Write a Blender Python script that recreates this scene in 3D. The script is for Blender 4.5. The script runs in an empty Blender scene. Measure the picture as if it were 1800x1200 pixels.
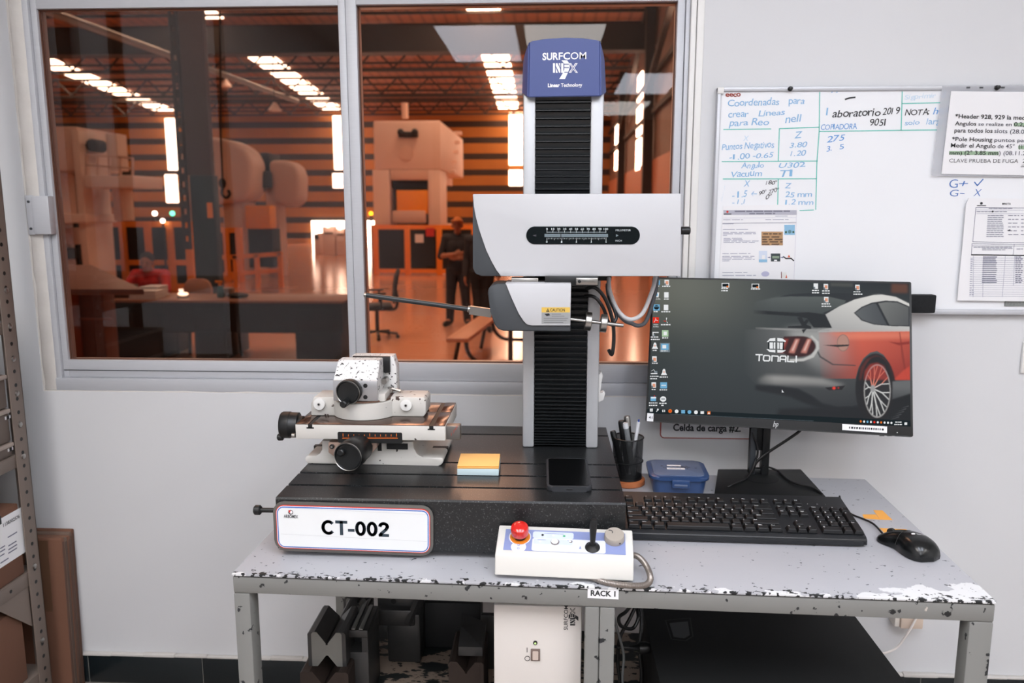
import bpy, bmesh, math, random
import numpy as np
from mathutils import Vector, Matrix, Euler
random.seed(7)
SC = bpy.context.scene
COL = SC.collection
R = math.radians

# ---------------------------------------------------------------- camera
CAM_Z = 1.205
FPX = 1400.0
PITCH, YAW = R(9.3), R(2.66)
cam_d = bpy.data.cameras.new('camera')
cam_d.sensor_width = 36.0
cam_d.lens = 36.0 * FPX / 1800.0
cam_d.clip_start, cam_d.clip_end = 0.05, 300
cam_d.dof.use_dof = True
cam_d.dof.focus_distance = 1.45
cam_d.dof.aperture_fstop = 5.0
cam = bpy.data.objects.new('camera', cam_d)
cam.location = (0, 0, CAM_Z)
cam.rotation_euler = (R(90) - PITCH, 0, YAW)
COL.objects.link(cam)
SC.camera = cam

# ---------------------------------------------------------------- world, exposure
w = bpy.data.worlds.new('world'); SC.world = w
w.use_nodes = True
w.node_tree.nodes['Background'].inputs[0].default_value = (.5, .55, .62, 1)
w.node_tree.nodes['Background'].inputs[1].default_value = 0.25
vs = SC.view_settings
vs.view_transform = 'Standard'; vs.look = 'None'; vs.gamma = 1.0; vs.use_curve_mapping = False
vs.exposure = 0.0
cy = SC.cycles
cy.max_bounces = 8; cy.diffuse_bounces = 4; cy.glossy_bounces = 3
cy.transmission_bounces = 4; cy.transparent_max_bounces = 10
cy.caustics_reflective = False; cy.caustics_refractive = False
cy.sample_clamp_indirect = 4.0
LAB_LIGHT = 12.0         # radiance of the lab's ceiling panels
SKYLIGHT = 16.0         # radiance of the hall's translucent roof strips

# ---------------------------------------------------------------- where a picture ray meets a plane
_fw = Vector((-math.sin(YAW)*math.cos(PITCH), math.cos(YAW)*math.cos(PITCH), -math.sin(PITCH)))
_rt = Vector((math.cos(YAW), math.sin(YAW), 0))
_up = _rt.cross(_fw)
_o = Vector((0, 0, CAM_Z))
def ray(x, y): return _fw + _rt*((x-900)/FPX) + _up*((600-y)/FPX)
def PZ(x, y, z): r = ray(x, y); return _o + r*((z-CAM_Z)/r.z)
def PY(x, y, Y): r = ray(x, y); return _o + r*(Y/r.y)
def PX(x, y, X): r = ray(x, y); return _o + r*(X/r.x)

# ---------------------------------------------------------------- materials
def lin(c):
    c = c/255.0
    return c/12.92 if c <= .04045 else ((c+.055)/1.055)**2.4
def C(r, g, b): return (lin(r), lin(g), lin(b), 1)
MATS = {}
def N(nt, t, **kw):
    n = nt.nodes.new(t)
    for k, v in kw.items():
        if k[0] == 'i' and k[1:].isdigit(): n.inputs[int(k[1:])].default_value = v
        else: setattr(n, k, v)
    return n
def mk(name, rgb, rough=.5, metal=0.0, spec=.5, var=0.0, vscale=8.0, bump=0.0, bscale=60.0, stretch=None, coat=0.0):
    """principled paint, plastic or metal with a slight procedural unevenness"""
    if name in MATS: return MATS[name]
    m = bpy.data.materials.new(name); m.use_nodes = True; nt = m.node_tree
    b = nt.nodes['Principled BSDF']
    c = C(*rgb)
    b.inputs['Roughness'].default_value = rough; b.inputs['Metallic'].default_value = metal
    b.inputs['Specular IOR Level'].default_value = spec
    b.inputs['Coat Weight'].default_value = coat
    tc = N(nt, 'ShaderNodeTexCoord')
    src = tc.outputs['Object']
    if stretch:
        mp = N(nt, 'ShaderNodeMapping'); mp.inputs['Scale'].default_value = stretch
        nt.links.new(src, mp.inputs[0]); src = mp.outputs[0]
    no = N(nt, 'ShaderNodeTexNoise'); no.inputs['Scale'].default_value = vscale; no.inputs['Detail'].default_value = 5
    nt.links.new(src, no.inputs['Vector'])
    mx = N(nt, 'ShaderNodeMix', data_type='RGBA')
    mx.inputs[6].default_value = tuple(x*(1-var) for x in c[:3]) + (1,)
    mx.inputs[7].default_value = tuple(min(1, x*(1+var)) for x in c[:3]) + (1,)
    nt.links.new(no.outputs['Fac'], mx.inputs[0]); nt.links.new(mx.outputs[2], b.inputs['Base Color'])
    if bump:
        n2 = N(nt, 'ShaderNodeTexNoise'); n2.inputs['Scale'].default_value = bscale; n2.inputs['Detail'].default_value = 4
        nt.links.new(src, n2.inputs['Vector'])
        bp = N(nt, 'ShaderNodeBump'); bp.inputs['Strength'].default_value = bump; bp.inputs['Distance'].default_value = .002
        nt.links.new(n2.outputs['Fac'], bp.inputs['Height']); nt.links.new(bp.outputs[0], b.inputs['Normal'])
    MATS[name] = m
    return m
def emit(name, rgb, strength):
    if name in MATS: return MATS[name]
    m = bpy.data.materials.new(name); m.use_nodes = True; nt = m.node_tree
    nt.nodes.remove(nt.nodes['Principled BSDF'])
    e = N(nt, 'ShaderNodeEmission'); e.inputs[0].default_value = C(*rgb); e.inputs[1].default_value = strength
    nt.links.new(e.outputs[0], nt.nodes['Material Output'].inputs[0])
    MATS[name] = m
    return m
def worn(name, top, under, dark, scale=14.0, cut=.62, dscale=50.0, dcut=.70, rough=.5, front=None, corner=None, stretch=(1, 1, 1)):
    """paint worn through in patches to an undercoat, chipped to dark metal; wear gathers at a front edge (object y = 0) or a corner"""
    m = bpy.data.materials.new(name); m.use_nodes = True; nt = m.node_tree; L = nt.links
    b = nt.nodes['Principled BSDF']; b.inputs['Roughness'].default_value = rough
    tc = N(nt, 'ShaderNodeTexCoord')
    mp = N(nt, 'ShaderNodeMapping'); mp.inputs['Scale'].default_value = stretch; L.new(tc.outputs['Object'], mp.inputs[0])
    n1 = N(nt, 'ShaderNodeTexNoise'); n1.inputs['Scale'].default_value = scale; n1.inputs['Detail'].default_value = 8
    n2 = N(nt, 'ShaderNodeTexNoise'); n2.inputs['Scale'].default_value = dscale; n2.inputs['Detail'].default_value = 6
    n3 = N(nt, 'ShaderNodeTexNoise'); n3.inputs['Scale'].default_value = 3.0; n3.inputs['Detail'].default_value = 6
    for n in (n1, n2, n3): L.new(mp.outputs[0], n.inputs['Vector'])
    f1, f2 = n1.outputs['Fac'], n2.outputs['Fac']
    def addto(f, g, k):
        a = N(nt, 'ShaderNodeMath', operation='MULTIPLY_ADD'); a.inputs[1].default_value = k
        L.new(g, a.inputs[0]); L.new(f, a.inputs[2]); return a.outputs[0]
    if front:
        sp = N(nt, 'ShaderNodeSeparateXYZ'); L.new(tc.outputs['Object'], sp.inputs[0])
        r1 = N(nt, 'ShaderNodeMapRange'); r1.inputs[1].default_value = 0; r1.inputs[2].default_value = front[0]
        r1.inputs[3].default_value = 1; r1.inputs[4].default_value = 0
        L.new(sp.outputs['Y'], r1.inputs[0])
        f1 = addto(f1, r1.outputs[0], front[1])
        r2 = N(nt, 'ShaderNodeMapRange'); r2.inputs[1].default_value = 0; r2.inputs[2].default_value = front[2]
        r2.inputs[3].default_value = 1; r2.inputs[4].default_value = 0
        L.new(sp.outputs['Y'], r2.inputs[0])
        f2 = addto(f2, r2.outputs[0], front[3])
    if corner:
        ds = N(nt, 'ShaderNodeVectorMath', operation='DISTANCE'); ds.inputs[1].default_value = corner[0]
        L.new(tc.outputs['Object'], ds.inputs[0])
        r3 = N(nt, 'ShaderNodeMapRange'); r3.inputs[1].default_value = 0; r3.inputs[2].default_value = corner[1]
        r3.inputs[3].default_value = 1; r3.inputs[4].default_value = 0
        L.new(ds.outputs['Value'], r3.inputs[0])
        f1 = addto(f1, r3.outputs[0], corner[2]); f2 = addto(f2, r3.outputs[0], corner[3])
    def step(f, c, wd):
        r = N(nt, 'ShaderNodeMapRange'); r.inputs[1].default_value = c-wd; r.inputs[2].default_value = c+wd
        L.new(f, r.inputs[0]); return r.outputs[0]
    tone = N(nt, 'ShaderNodeMix', data_type='RGBA')
    c = C(*top)
    tone.inputs[6].default_value = tuple(x*.9 for x in c[:3])+(1,); tone.inputs[7].default_value = tuple(min(1, x*1.1) for x in c[:3])+(1,)
    L.new(n3.outputs['Fac'], tone.inputs[0])
    a = N(nt, 'ShaderNodeMix', data_type='RGBA'); a.inputs[7].default_value = C(*under)
    L.new(tone.outputs[2], a.inputs[6]); L.new(step(f1, cut, .008), a.inputs[0])
    d = N(nt, 'ShaderNodeMix', data_type='RGBA'); d.inputs[7].default_value = C(*dark)
    L.new(a.outputs[2], d.inputs[6]); L.new(step(f2, dcut, .006), d.inputs[0])
    L.new(d.outputs[2], b.inputs['Base Color'])
    MATS[name] = m
    return m
def speckle(name, base, fleck, scale, cut, rough):
    m = bpy.data.materials.new(name); m.use_nodes = True; nt = m.node_tree; L = nt.links
    b = nt.nodes['Principled BSDF']; b.inputs['Roughness'].default_value = rough
    tc = N(nt, 'ShaderNodeTexCoord')
    n1 = N(nt, 'ShaderNodeTexNoise'); n1.inputs['Scale'].default_value = scale; n1.inputs['Detail'].default_value = 3
    L.new(tc.outputs['Object'], n1.inputs['Vector'])
    r = N(nt, 'ShaderNodeMapRange'); r.inputs[1].default_value = cut; r.inputs[2].default_value = cut+.1; L.new(n1.outputs['Fac'], r.inputs[0])
    a = N(nt, 'ShaderNodeMix', data_type='RGBA'); a.inputs[6].default_value = C(*base); a.inputs[7].default_value = C(*fleck)
    L.new(r.outputs[0], a.inputs[0]); L.new(a.outputs[2], b.inputs['Base Color'])
    MATS[name] = m
    return m
def pane_glass(name, tint, refl):
    """thin window glass: lets light through with a tint, mirrors a little more towards grazing angles"""
    m = bpy.data.materials.new(name); m.use_nodes = True; nt = m.node_tree; L = nt.links
    nt.nodes.remove(nt.nodes['Principled BSDF'])
    t = N(nt, 'ShaderNodeBsdfTransparent'); t.inputs[0].default_value = tint
    g = N(nt, 'ShaderNodeBsdfGlossy'); g.inputs[0].default_value = (1, 1, 1, 1); g.inputs['Roughness'].default_value = 0.0
    lw = N(nt, 'ShaderNodeLayerWeight'); lw.inputs[0].default_value = .12
    ge = N(nt, 'ShaderNodeNewGeometry')
    mr = N(nt, 'ShaderNodeMapRange'); mr.inputs[3].default_value = refl; mr.inputs[4].default_value = .30
    L.new(lw.outputs['Facing'], mr.inputs[0])
    iv = N(nt, 'ShaderNodeMath', operation='SUBTRACT'); iv.inputs[0].default_value = 1; L.new(ge.outputs['Backfacing'], iv.inputs[1])
    mu = N(nt, 'ShaderNodeMath', operation='MULTIPLY'); L.new(mr.outputs[0], mu.inputs[0]); L.new(iv.outputs[0], mu.inputs[1])
    mx = N(nt, 'ShaderNodeMixShader'); L.new(mu.outputs[0], mx.inputs[0]); L.new(t.outputs[0], mx.inputs[1]); L.new(g.outputs[0], mx.inputs[2])
    L.new(mx.outputs[0], nt.nodes['Material Output'].inputs[0])
    MATS[name] = m
    return m
def banded(name, c1, c2, axis, period, duty, rough=.6, c3=None):
    """sheet cladding: two colours in regular bands along an object axis"""
    m = bpy.data.materials.new(name); m.use_nodes = True; nt = m.node_tree; L = nt.links
    b = nt.nodes['Principled BSDF']; b.inputs['Roughness'].default_value = rough
    tc = N(nt, 'ShaderNodeTexCoord'); sp = N(nt, 'ShaderNodeSeparateXYZ'); L.new(tc.outputs['Object'], sp.inputs[0])
    dv = N(nt, 'ShaderNodeMath', operation='DIVIDE'); dv.inputs[1].default_value = period; L.new(sp.outputs[axis], dv.inputs[0])
    fr = N(nt, 'ShaderNodeMath', operation='FRACT'); L.new(dv.outputs[0], fr.inputs[0])
    lt = N(nt, 'ShaderNodeMath', operation='GREATER_THAN'); lt.inputs[1].default_value = duty; L.new(fr.outputs[0], lt.inputs[0])
    no = N(nt, 'ShaderNodeTexNoise'); no.inputs['Scale'].default_value = .6; no.inputs['Detail'].default_value = 4; L.new(tc.outputs['Object'], no.inputs['Vector'])
    tn = N(nt, 'ShaderNodeMix', data_type='RGBA'); tn.inputs[6].default_value = C(*c1); tn.inputs[7].default_value = C(*(c3 or c1)); L.new(no.outputs['Fac'], tn.inputs[0])
    a = N(nt, 'ShaderNodeMix', data_type='RGBA'); L.new(tn.outputs[2], a.inputs[6]); a.inputs[7].default_value = C(*c2); L.new(lt.outputs[0], a.inputs[0])
    L.new(a.outputs[2], b.inputs['Base Color'])
    MATS[name] = m
    return m

# ---------------------------------------------------------------- lettering
_TX = {}
def tmesh(s, off=0.0, shear=0.0, sp=1.0):
    k = (s, off, shear, sp)
    if k not in _TX:
        cu = bpy.data.curves.new('t', 'FONT'); cu.body = s; cu.size = 1; cu.offset = off; cu.shear = shear; cu.space_character = sp
        cu.resolution_u = 3
        o = bpy.data.objects.new('t', cu)
        me = o.to_mesh()
        V = [(v.co.x, v.co.y) for v in me.vertices]; F = [tuple(p.vertices) for p in me.polygons]
        o.to_mesh_clear()
        bpy.data.objects.remove(o); bpy.data.curves.remove(cu)
        if not V: V = [(0, 0), (.1, 0), (0, .1)]; F = []
        x0 = min(v[0] for v in V); x1 = max(v[0] for v in V)
        _TX[k] = ([(a-x0, b) for a, b in V], F, x1-x0)
    return _TX[k]

# ---------------------------------------------------------------- mesh collector
def xf(V, X): return [X @ Vector(v) for v in V]
class MB:
    def __init__(s): s.V, s.F, s.M, s.mats = [], [], [], []
    def add(s, V, F, mat, X=None):
        if X is not None: V = xf(V, X)
        n = len(s.V); s.V += [tuple(v) for v in V]
        if mat not in s.mats: s.mats.append(mat)
        k = s.mats.index(mat)
        s.F += [tuple(i+n for i in f) for f in F]; s.M += [k]*len(F)
        return s
    def bm(s, bm, mat, X=None):
        bm.verts.index_update()
        V = [v.co.copy() for v in bm.verts]; F = [tuple(v.index for v in f.verts) for f in bm.faces]; bm.free()
        return s.add(V, F, mat, X)
    def box(s, x0, x1, y0, y1, z0, z1, mat, bev=0.0, seg=2, X=None):
        b = bmesh.new(); bmesh.ops.create_cube(b, size=1)
        for v in b.verts:
            v.co = Vector((x0+(v.co.x+.5)*(x1-x0), y0+(v.co.y+.5)*(y1-y0), z0+(v.co.z+.5)*(z1-z0)))
        if bev: bmesh.ops.bevel(b, geom=b.edges[:], offset=min(bev, .49*min(abs(x1-x0), abs(y1-y0), abs(z1-z0))), segments=seg, affect='EDGES', profile=.5)
        return s.bm(b, mat, X)
    def prism(s, poly, o, u, v, wv, mat, bev=0.0, seg=2):
        """polygon in the u,v plane at o, extruded by wv"""
        o, u, v, wv = Vector(o), Vector(u), Vector(v), Vector(wv)
        if u.cross(v).dot(wv) < 0: poly = poly[::-1]
        b = bmesh.new()
        lo = [b.verts.new(o+u*a+v*c) for a, c in poly]; hi = [b.verts.new(o+u*a+v*c+wv) for a, c in poly]
        b.faces.new(lo[::-1]); b.faces.new(hi); n = len(poly)
        for i in range(n): b.faces.new((lo[i], lo[(i+1) % n], hi[(i+1) % n], hi[i]))
        if bev: bmesh.ops.bevel(b, geom=b.edges[:], offset=bev, segments=seg, affect='EDGES', profile=.5)
        return s.bm(b, mat)
    def tube(s, pts, r, mat, n=10, caps=True, smooth=1):
        P = [Vector(p) for p in pts]
        if smooth > 1: P = spline(P, smooth)
        m = len(P); rr = r if isinstance(r, (list, tuple)) else [r]*m
        if len(rr) != m: rr = list(np.interp(np.linspace(0, 1, m), np.linspace(0, 1, len(rr)), rr))
        V, F = [], []; ref = None
        for i, p in enumerate(P):
            t = (P[min(i+1, m-1)]-P[max(i-1, 0)]).normalized()
            if ref is None: ref = Vector((0, 0, 1)) if abs(t.z) < .9 else Vector((1, 0, 0))
            a = (ref-t*ref.dot(t)).normalized(); ref = a; b = t.cross(a)
            for k in range(n):
                an = 2*math.pi*k/n; V.append(p+(a*math.cos(an)+b*math.sin(an))*rr[i])
        for i in range(m-1):
            for k in range(n): F.append((i*n+k, i*n+(k+1) % n, (i+1)*n+(k+1) % n, (i+1)*n+k))
        if caps: F.append(tuple(range(n))[::-1]); F.append(tuple(range((m-1)*n, m*n)))
        return s.add(V, F, mat)
    def lathe(s, prof, o, ax, mat, n=32, X=None, caps=True):
        """profile of (radius, distance along ax) turned about the axis through o"""
        o = Vector(o); ax = Vector(ax).normalized()
        ref = Vector((0, 0, 1)) if abs(ax.z) < .9 else Vector((1, 0, 0))
        a = (ref-ax*ref.dot(ax)).normalized(); b = ax.cross(a); V, F = [], []
        for r_, d in prof:
            for k in range(n):
                an = 2*math.pi*k/n; V.append(o+ax*d+(a*math.cos(an)+b*math.sin(an))*r_)
        for i in range(len(prof)-1):
            for k in range(n): F.append((i*n+k, i*n+(k+1) % n, (i+1)*n+(k+1) % n, (i+1)*n+k))
        if caps: F.append(tuple(range(n))[::-1]); F.append(tuple(range((len(prof)-1)*n, len(prof)*n)))
        return s.add(V, F, mat, X)
    def cyl(s, p0, p1, r, mat, n=24, ch=0.0):
        p0, p1 = Vector(p0), Vector(p1); L = (p1-p0).length
        pr = [(r-ch, 0), (r, ch), (r, L-ch), (r-ch, L)] if ch else [(r, 0), (r, L)]
        return s.lathe(pr, p0, p1-p0, mat, n)
    def bar(s, p0, p1, wd, ht, mat, up=(0, 0, 1)):
        """rectangular bar from p0 to p1"""
        p0, p1 = Vector(p0), Vector(p1); t = (p1-p0).normalized(); up = Vector(up)
        if abs(t.dot(up)) > .95: up = Vector((1, 0, 0))
        a = t.cross(up).normalized(); b = a.cross(t)
        pl = [(-wd/2, -ht/2), (wd/2, -ht/2), (wd/2, ht/2), (-wd/2, ht/2)]
        return s.prism(pl, p0, a, b, p1-p0, mat)
    def ball(s, c, r, mat, n=16, m=10, X=None):
        c = Vector(c); r = Vector(r) if not isinstance(r, (int, float)) else Vector((r, r, r))
        V = [c+Vector((0, 0, -r.z))]; F = []
        for i in range(1, m):
            th = -math.pi/2+math.pi*i/m
            for k in range(n):
                an = 2*math.pi*k/n; V.append(c+Vector((r.x*math.cos(th)*math.cos(an), r.y*math.cos(th)*math.sin(an), r.z*math.sin(th))))
        V.append(c+Vector((0, 0, r.z))); T = len(V)-1
        for k in range(n): F.append((0, 1+(k+1) % n, 1+k)); F.append((T, T-n+k, T-n+(k+1) % n))
        for i in range(m-2):
            for k in range(n): F.append((1+i*n+k, 1+i*n+(k+1) % n, 1+(i+1)*n+(k+1) % n, 1+(i+1)*n+k))
        return s.add(V, F, mat, X)
    def capsule(s, p0, p1, r0, r1, mat, n=14):
        """rounded cone between two joints"""
        p0, p1 = Vector(p0), Vector(p1); L = (p1-p0).length
        pr = [(max(r0*math.sin(a), 1e-4), -r0*math.cos(a)) for a in np.linspace(0, math.pi/2, 5)]
        pr += [(max(r1*math.cos(a), 1e-4), L+r1*math.sin(a)) for a in np.linspace(0, math.pi/2, 5)]
        return s.lathe(pr, p0, p1-p0, mat, n)
    def quad(s, a, b, c, d, mat): return s.add([a, b, c, d], [(0, 1, 2, 3)], mat)
    def flat(s, poly, o, u, v, mat, X=None):
        o, u, v = Vector(o), Vector(u), Vector(v)
        return s.add([o+u*a+v*c for a, c in poly], [tuple(range(len(poly)))], mat, X)
    def line(s, pts, o, u, v, wd, mat, closed=False):
        """a drawn line of width wd on the u,v plane"""
        o, u, v = Vector(o), Vector(u), Vector(v)
        q = list(pts)+([pts[0]] if closed else [])
        for (a, b), (c, d) in zip(q[:-1], q[1:]):
            L = math.hypot(c-a, d-b)
            if L < 1e-9: continue
            nx, ny = -(d-b)/L*wd/2, (c-a)/L*wd/2; ex, ey = (c-a)/L*wd*.3, (d-b)/L*wd*.3
            s.flat([(a+nx-ex, b+ny-ey), (a-nx-ex, b-ny-ey), (c-nx+ex, d-ny+ey), (c+nx+ex, d+ny+ey)], o, u, v, mat)
        return s
    def text(s, t, o, u, v, cap, mat, width=None, align='L', off=0.0, shear=0.0, sp=1.0):
        """lettering with its baseline at o; cap = capital height"""
        V, F, W = tmesh(t, off, shear, sp)
        o, u, v = Vector(o), Vector(u).normalized(), Vector(v).normalized()
        k = cap/.682; kx = width/W if width else k
        dx = {'L': 0, 'C': -W*kx/2, 'R': -W*kx}[align]
        return s.add([o+u*(a*kx+dx)+v*(b*k) for a, b in V], F, mat)
    def build(s, name, parent=None, loc=None, smooth=True, angle=35, world=False):
        """world=True: the points are in room coordinates; else in the parent's own frame"""
        me = bpy.data.meshes.new(name)
        V = s.V
        if world and parent is not None:
            inv = parent_matrix(parent).inverted(); V = [tuple(inv @ Vector(v)) for v in V]
        if loc is not None: V = [tuple(Vector(v)-Vector(loc)) for v in V]
        me.from_pydata(V, [], s.F)
        for m in s.mats: me.materials.append(m)
        me.polygons.foreach_set('material_index', s.M)
        if smooth:
            me.polygons.foreach_set('use_smooth', [True]*len(s.F))
            me.update(); me.set_sharp_from_angle(angle=R(angle))
        me.update()
        o = bpy.data.objects.new(name, me); COL.objects.link(o)
        if parent is not None: o.parent = parent
        if loc is not None: o.location = loc
        return o
def parent_matrix(o):
    m = Matrix.LocRotScale(o.location, o.rotation_euler, o.scale)
    return parent_matrix(o.parent) @ m if o.parent else m
def spline(P, k):
    P = [Vector(p) for p in P]; out = []
    for i in range(len(P)-1):
        a, b, c, d = P[max(i-1, 0)], P[i], P[i+1], P[min(i+2, len(P)-1)]
        for j in range(k):
            t = j/k
            out.append(.5*((2*b)+(c-a)*t+(2*a-5*b+4*c-d)*t*t+(3*b-a-3*c+d)*t**3))
    out.append(P[-1]); return out
def rrect(x0, x1, y0, y1, r, n=6):
    out = []
    for cx, cy_, a0 in ((x1-r, y1-r, 0), (x0+r, y1-r, 90), (x0+r, y0+r, 180), (x1-r, y0+r, 270)):
        for i in range(n+1):
            a = R(a0+90*i/n); out.append((cx+r*math.cos(a), cy_+r*math.sin(a)))
    return out
def circle(cx, cy_, r, n=24): return [(cx+r*math.cos(2*math.pi*i/n), cy_+r*math.sin(2*math.pi*i/n)) for i in range(n)]
def tag(o, label, cat, group=None, kind=None):
    o['label'] = label; o['category'] = cat
    if group: o['group'] = group
    if kind: o['kind'] = kind
    return o
def thing(name, label, cat, loc=(0, 0, 0), rotz=0.0, group=None, rot=None):
    o = bpy.data.objects.new(name, None); COL.objects.link(o)
    o.empty_display_size = .05
    o.location = loc; o.rotation_euler = rot if rot else (0, 0, rotz)
    return tag(o, label, cat, group)
def struct(o): o['kind'] = 'structure'; return o
def dup(root, loc=None, rotz=None, label=None, group=None):
    r = root.copy(); COL.objects.link(r)
    if loc is not None: r.location = loc
    if rotz is not None: r.rotation_euler = (0, 0, rotz)
    if label: r['label'] = label
    if group: r['group'] = group
    for ch in list(root.children):
        c = ch.copy(); COL.objects.link(c); c.parent = r
        for g in list(ch.children):
            d = g.copy(); COL.objects.link(d); d.parent = c
    return r
UX, UY, UZ = Vector((1, 0, 0)), Vector((0, 1, 0)), Vector((0, 0, 1))

# ---------------------------------------------------------------- shared materials
M_wall = mk('lab_wall_paint', (211, 212, 214), .75, var=.035, vscale=3, bump=.15, bscale=25)
M_floor = mk('lab_floor_tile', (150, 138, 130), .4, var=.1, vscale=5)
M_ceil = mk('ceiling_tile', (235, 235, 232), .9, var=.02)
M_alu = mk('aluminium', (196, 198, 203), .42, .25, var=.05, vscale=30, stretch=(1, 1, 30))
M_black = mk('black_plastic', (15, 17, 18), .42, var=.1)
M_dark = mk('charcoal_plastic', (50, 54, 58), .5, var=.05, bump=.1, bscale=900)
M_steel = mk('bright_steel', (170, 168, 164), .28, 1.0, var=.08, vscale=20)
M_white = mk('white_plastic', (226, 225, 222), .45, var=.02)
M_paper = mk('white_paper', (232, 232, 234), .8, var=.02)
M_ink = mk('black_ink', (24, 26, 30), .6)
M_red = mk('red_print', (205, 52, 44), .5)
M_blue = mk('blue_print', (70, 110, 180), .5)
M_card = mk('brown_cardboard', (112, 76, 58), .85, var=.12, vscale=6, bump=.1, bscale=80)

# ================================================================ THE LAB ROOM (setting)
WY = 1.85                        # face of the window wall
XL, XR, YB, ZC = -1.78, 3.2, -8.6, 2.55
def slab(name, *a, mat=None, bev=0):
    return struct(MB().box(*a, mat or M_wall, bev).build(name, smooth=False))
slab('floor', XL-.1, XR+.1, YB-.1, 1.95, -.08, 0, mat=M_floor)
slab('ceiling', XL-.1, XR+.1, YB-.1, 1.95, ZC, ZC+.1, mat=M_ceil)
slab('wall_left', XL-.1, XL, YB, 1.95, 0, ZC)
slab('wall_right', XR, XR+.1, YB, 1.95, 0, ZC)
slab('wall_front', XL, XR, YB-.1, YB, 0, ZC, mat=mk('rear_wall_grey', (84, 86, 88), .8))
WX0, WX1, WZ0, WZ1 = -1.235, .333, .770, 1.735
m = MB()
m.box(XL, WX0, WY, WY+.1, 0, ZC, M_wall); m.box(WX1, XR, WY, WY+.1, 0, ZC, M_wall)
m.box(WX0, WX1, WY, WY+.1, 0, WZ0, M_wall); m.box(WX0, WX1, WY, WY+.1, WZ1, ZC, M_wall)
struct(m.build('wall_back', smooth=False))
# rough plaster bead around the window
M_plaster = mk('rough_plaster', (206, 202, 197), .9, var=.12, vscale=18, bump=.6, bscale=45)
m = MB()
for a, b in (((WX0, WZ0), (WX0, WZ1)), ((WX0, WZ0), (WX1, WZ0))):
    n = 40; pts = []
    for i in range(n+1):
        t = i/n
        pts.append((a[0]+(b[0]-a[0])*t+random.uniform(-.0012, .0012), WY+.004, a[1]+(b[1]-a[1])*t+random.uniform(-.0015, .0015)))
    m.tube(pts, [random.uniform(.0022, .0042) for _ in range(n+1)], M_plaster, 8)
m.box(WX0, WX0+.034, WY+.004, WY+.09, WZ0, WZ1, M_plaster, .006)
struct(m.build('trim_1'))
m = MB(); m.box(.306, .318, WY-.002, WY+.09, WZ0, WZ1, M_white, .002); m.box(.3195, WX1+.002, WY-.004, WY+.09, WZ0-.003, WZ1, M_white, .002)
struct(m.build('trim_2'))
M_tile = mk('black_skirting_tile', (22, 30, 33), .25, var=.1)
m = MB(); x = XL
while x < XR:
    m.box(x+.001, min(x+.30, XR)-.001, WY-.010, WY, .002, .078, M_tile, .0015); x += .30
m.box(XL, XR, WY-.008, WY, 0, .076, mk('grout', (120, 118, 112), .9))
for i in range(60):
    x0 = XL+(XR-XL)*i/60; m.box(x0, x0+(XR-XL)/60, WY-.011-random.uniform(0, .003), WY, .077, .081+random.uniform(0, .006), M_plaster, .002)
struct(m.build('baseboard_back'))

# ---- sliding window
win = bpy.data.objects.new('window_1', None); COL.objects.link(win); win.location = (WX0, WY, WZ0); struct(win)
GX = (-1.174, -.478, -.436, .278); GZ = (.846, 1.660)
M_alu2 = mk('window_aluminium', (190, 192, 197), .45, .1, var=.06, vscale=25, stretch=(1, 1, 25))
m = MB()
fr = (WY+.006, WY+.075)
m.box(-1.203, -1.189, *fr, .772, 1.735, M_alu2, .0015); m.box(.296, .3055, *fr, .772, 1.735, M_alu2, .0015)
m.box(-1.203, .3055, WY+.002, WY+.075, .772, .8025, M_alu2, .0015)
m.box(-1.203, .3055, *fr, 1.70, 1.735, M_alu2, .0015)
m.build('frame', win, world=True)
m = MB()
sy = (WY+.014, WY+.05)
m.box(-1.188, GX[0], *sy, .803, 1.699, M_alu2, .001); m.box(GX[1], -.4615, *sy, .803, 1.699, M_alu2, .001)
m.box(GX[0], GX[1], *sy, .803, GZ[0], M_alu2, .001); m.box(GX[0], GX[1], *sy, GZ[1], 1.699, M_alu2, .001)
m.box(-1.186, -.463, WY+.0125, WY+.02, .820, .8215, M_dark)
m.build('sash', win, world=True)
m = MB()
sy = (WY+.010, WY+.058)
m.box(-.460, GX[2], *sy, .803, 1.699, M_alu2, .001); m.box(GX[3], .295, *sy, .803, 1.699, M_alu2, .002)
m.box(GX[2], GX[3], *sy, .803, GZ[0], M_alu2, .001); m.box(GX[2], GX[3], *sy, GZ[1], 1.699, M_alu2, .001)
m.build('sash', win, world=True)
M_glass = pane_glass('bronze_window_glass', (.975, .80, .71, 1), .026)
M_glassL = pane_glass('bronze_window_glass_darker', (.72, .61, .56, 1), .026)  # left pane, tinted darker than the right one
MB().box(GX[0]-.004, GX[1]+.004, WY+.028, WY+.032, GZ[0]-.004, GZ[1]+.004, M_glassL).build('glass_pane', win, world=True, smooth=False)
MB().box(GX[2]-.004, GX[3]+.004, WY+.028, WY+.032, GZ[0]-.004, GZ[1]+.004, M_glass).build('glass_pane', win, world=True, smooth=False)
m = MB(); M_gask = mk('glazing_rubber', (95, 62, 48), .7)
for i in (0, 2):
    for z in (GZ[0]+.0012, GZ[1]-.0012): m.box(GX[i], GX[i+1], WY+.022, WY+.027, z-.0012, z+.0012, M_gask)
    for x in (GX[i]+.0012, GX[i+1]-.0012): m.box(x-.0012, x+.0012, WY+.022, WY+.027, GZ[0], GZ[1], M_gask)
m.build('gasket', win, world=True, smooth=False)
a, b = PY(52, 413, WY), PY(88, 343, WY)
m = MB(); m.box(a.x, a.x+.017, WY-.004, WY+.012, a.z, b.z, M_alu2, .002); m.box(a.x+.018, b.x, WY-.010, WY+.013, a.z+.002, b.z-.002, M_alu, .002)
for z in (a.z+.015, b.z-.015): m.cyl((a.x+.008, WY-.006, z), (a.x+.008, WY-.003, z), .003, M_dark, 12)
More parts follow.
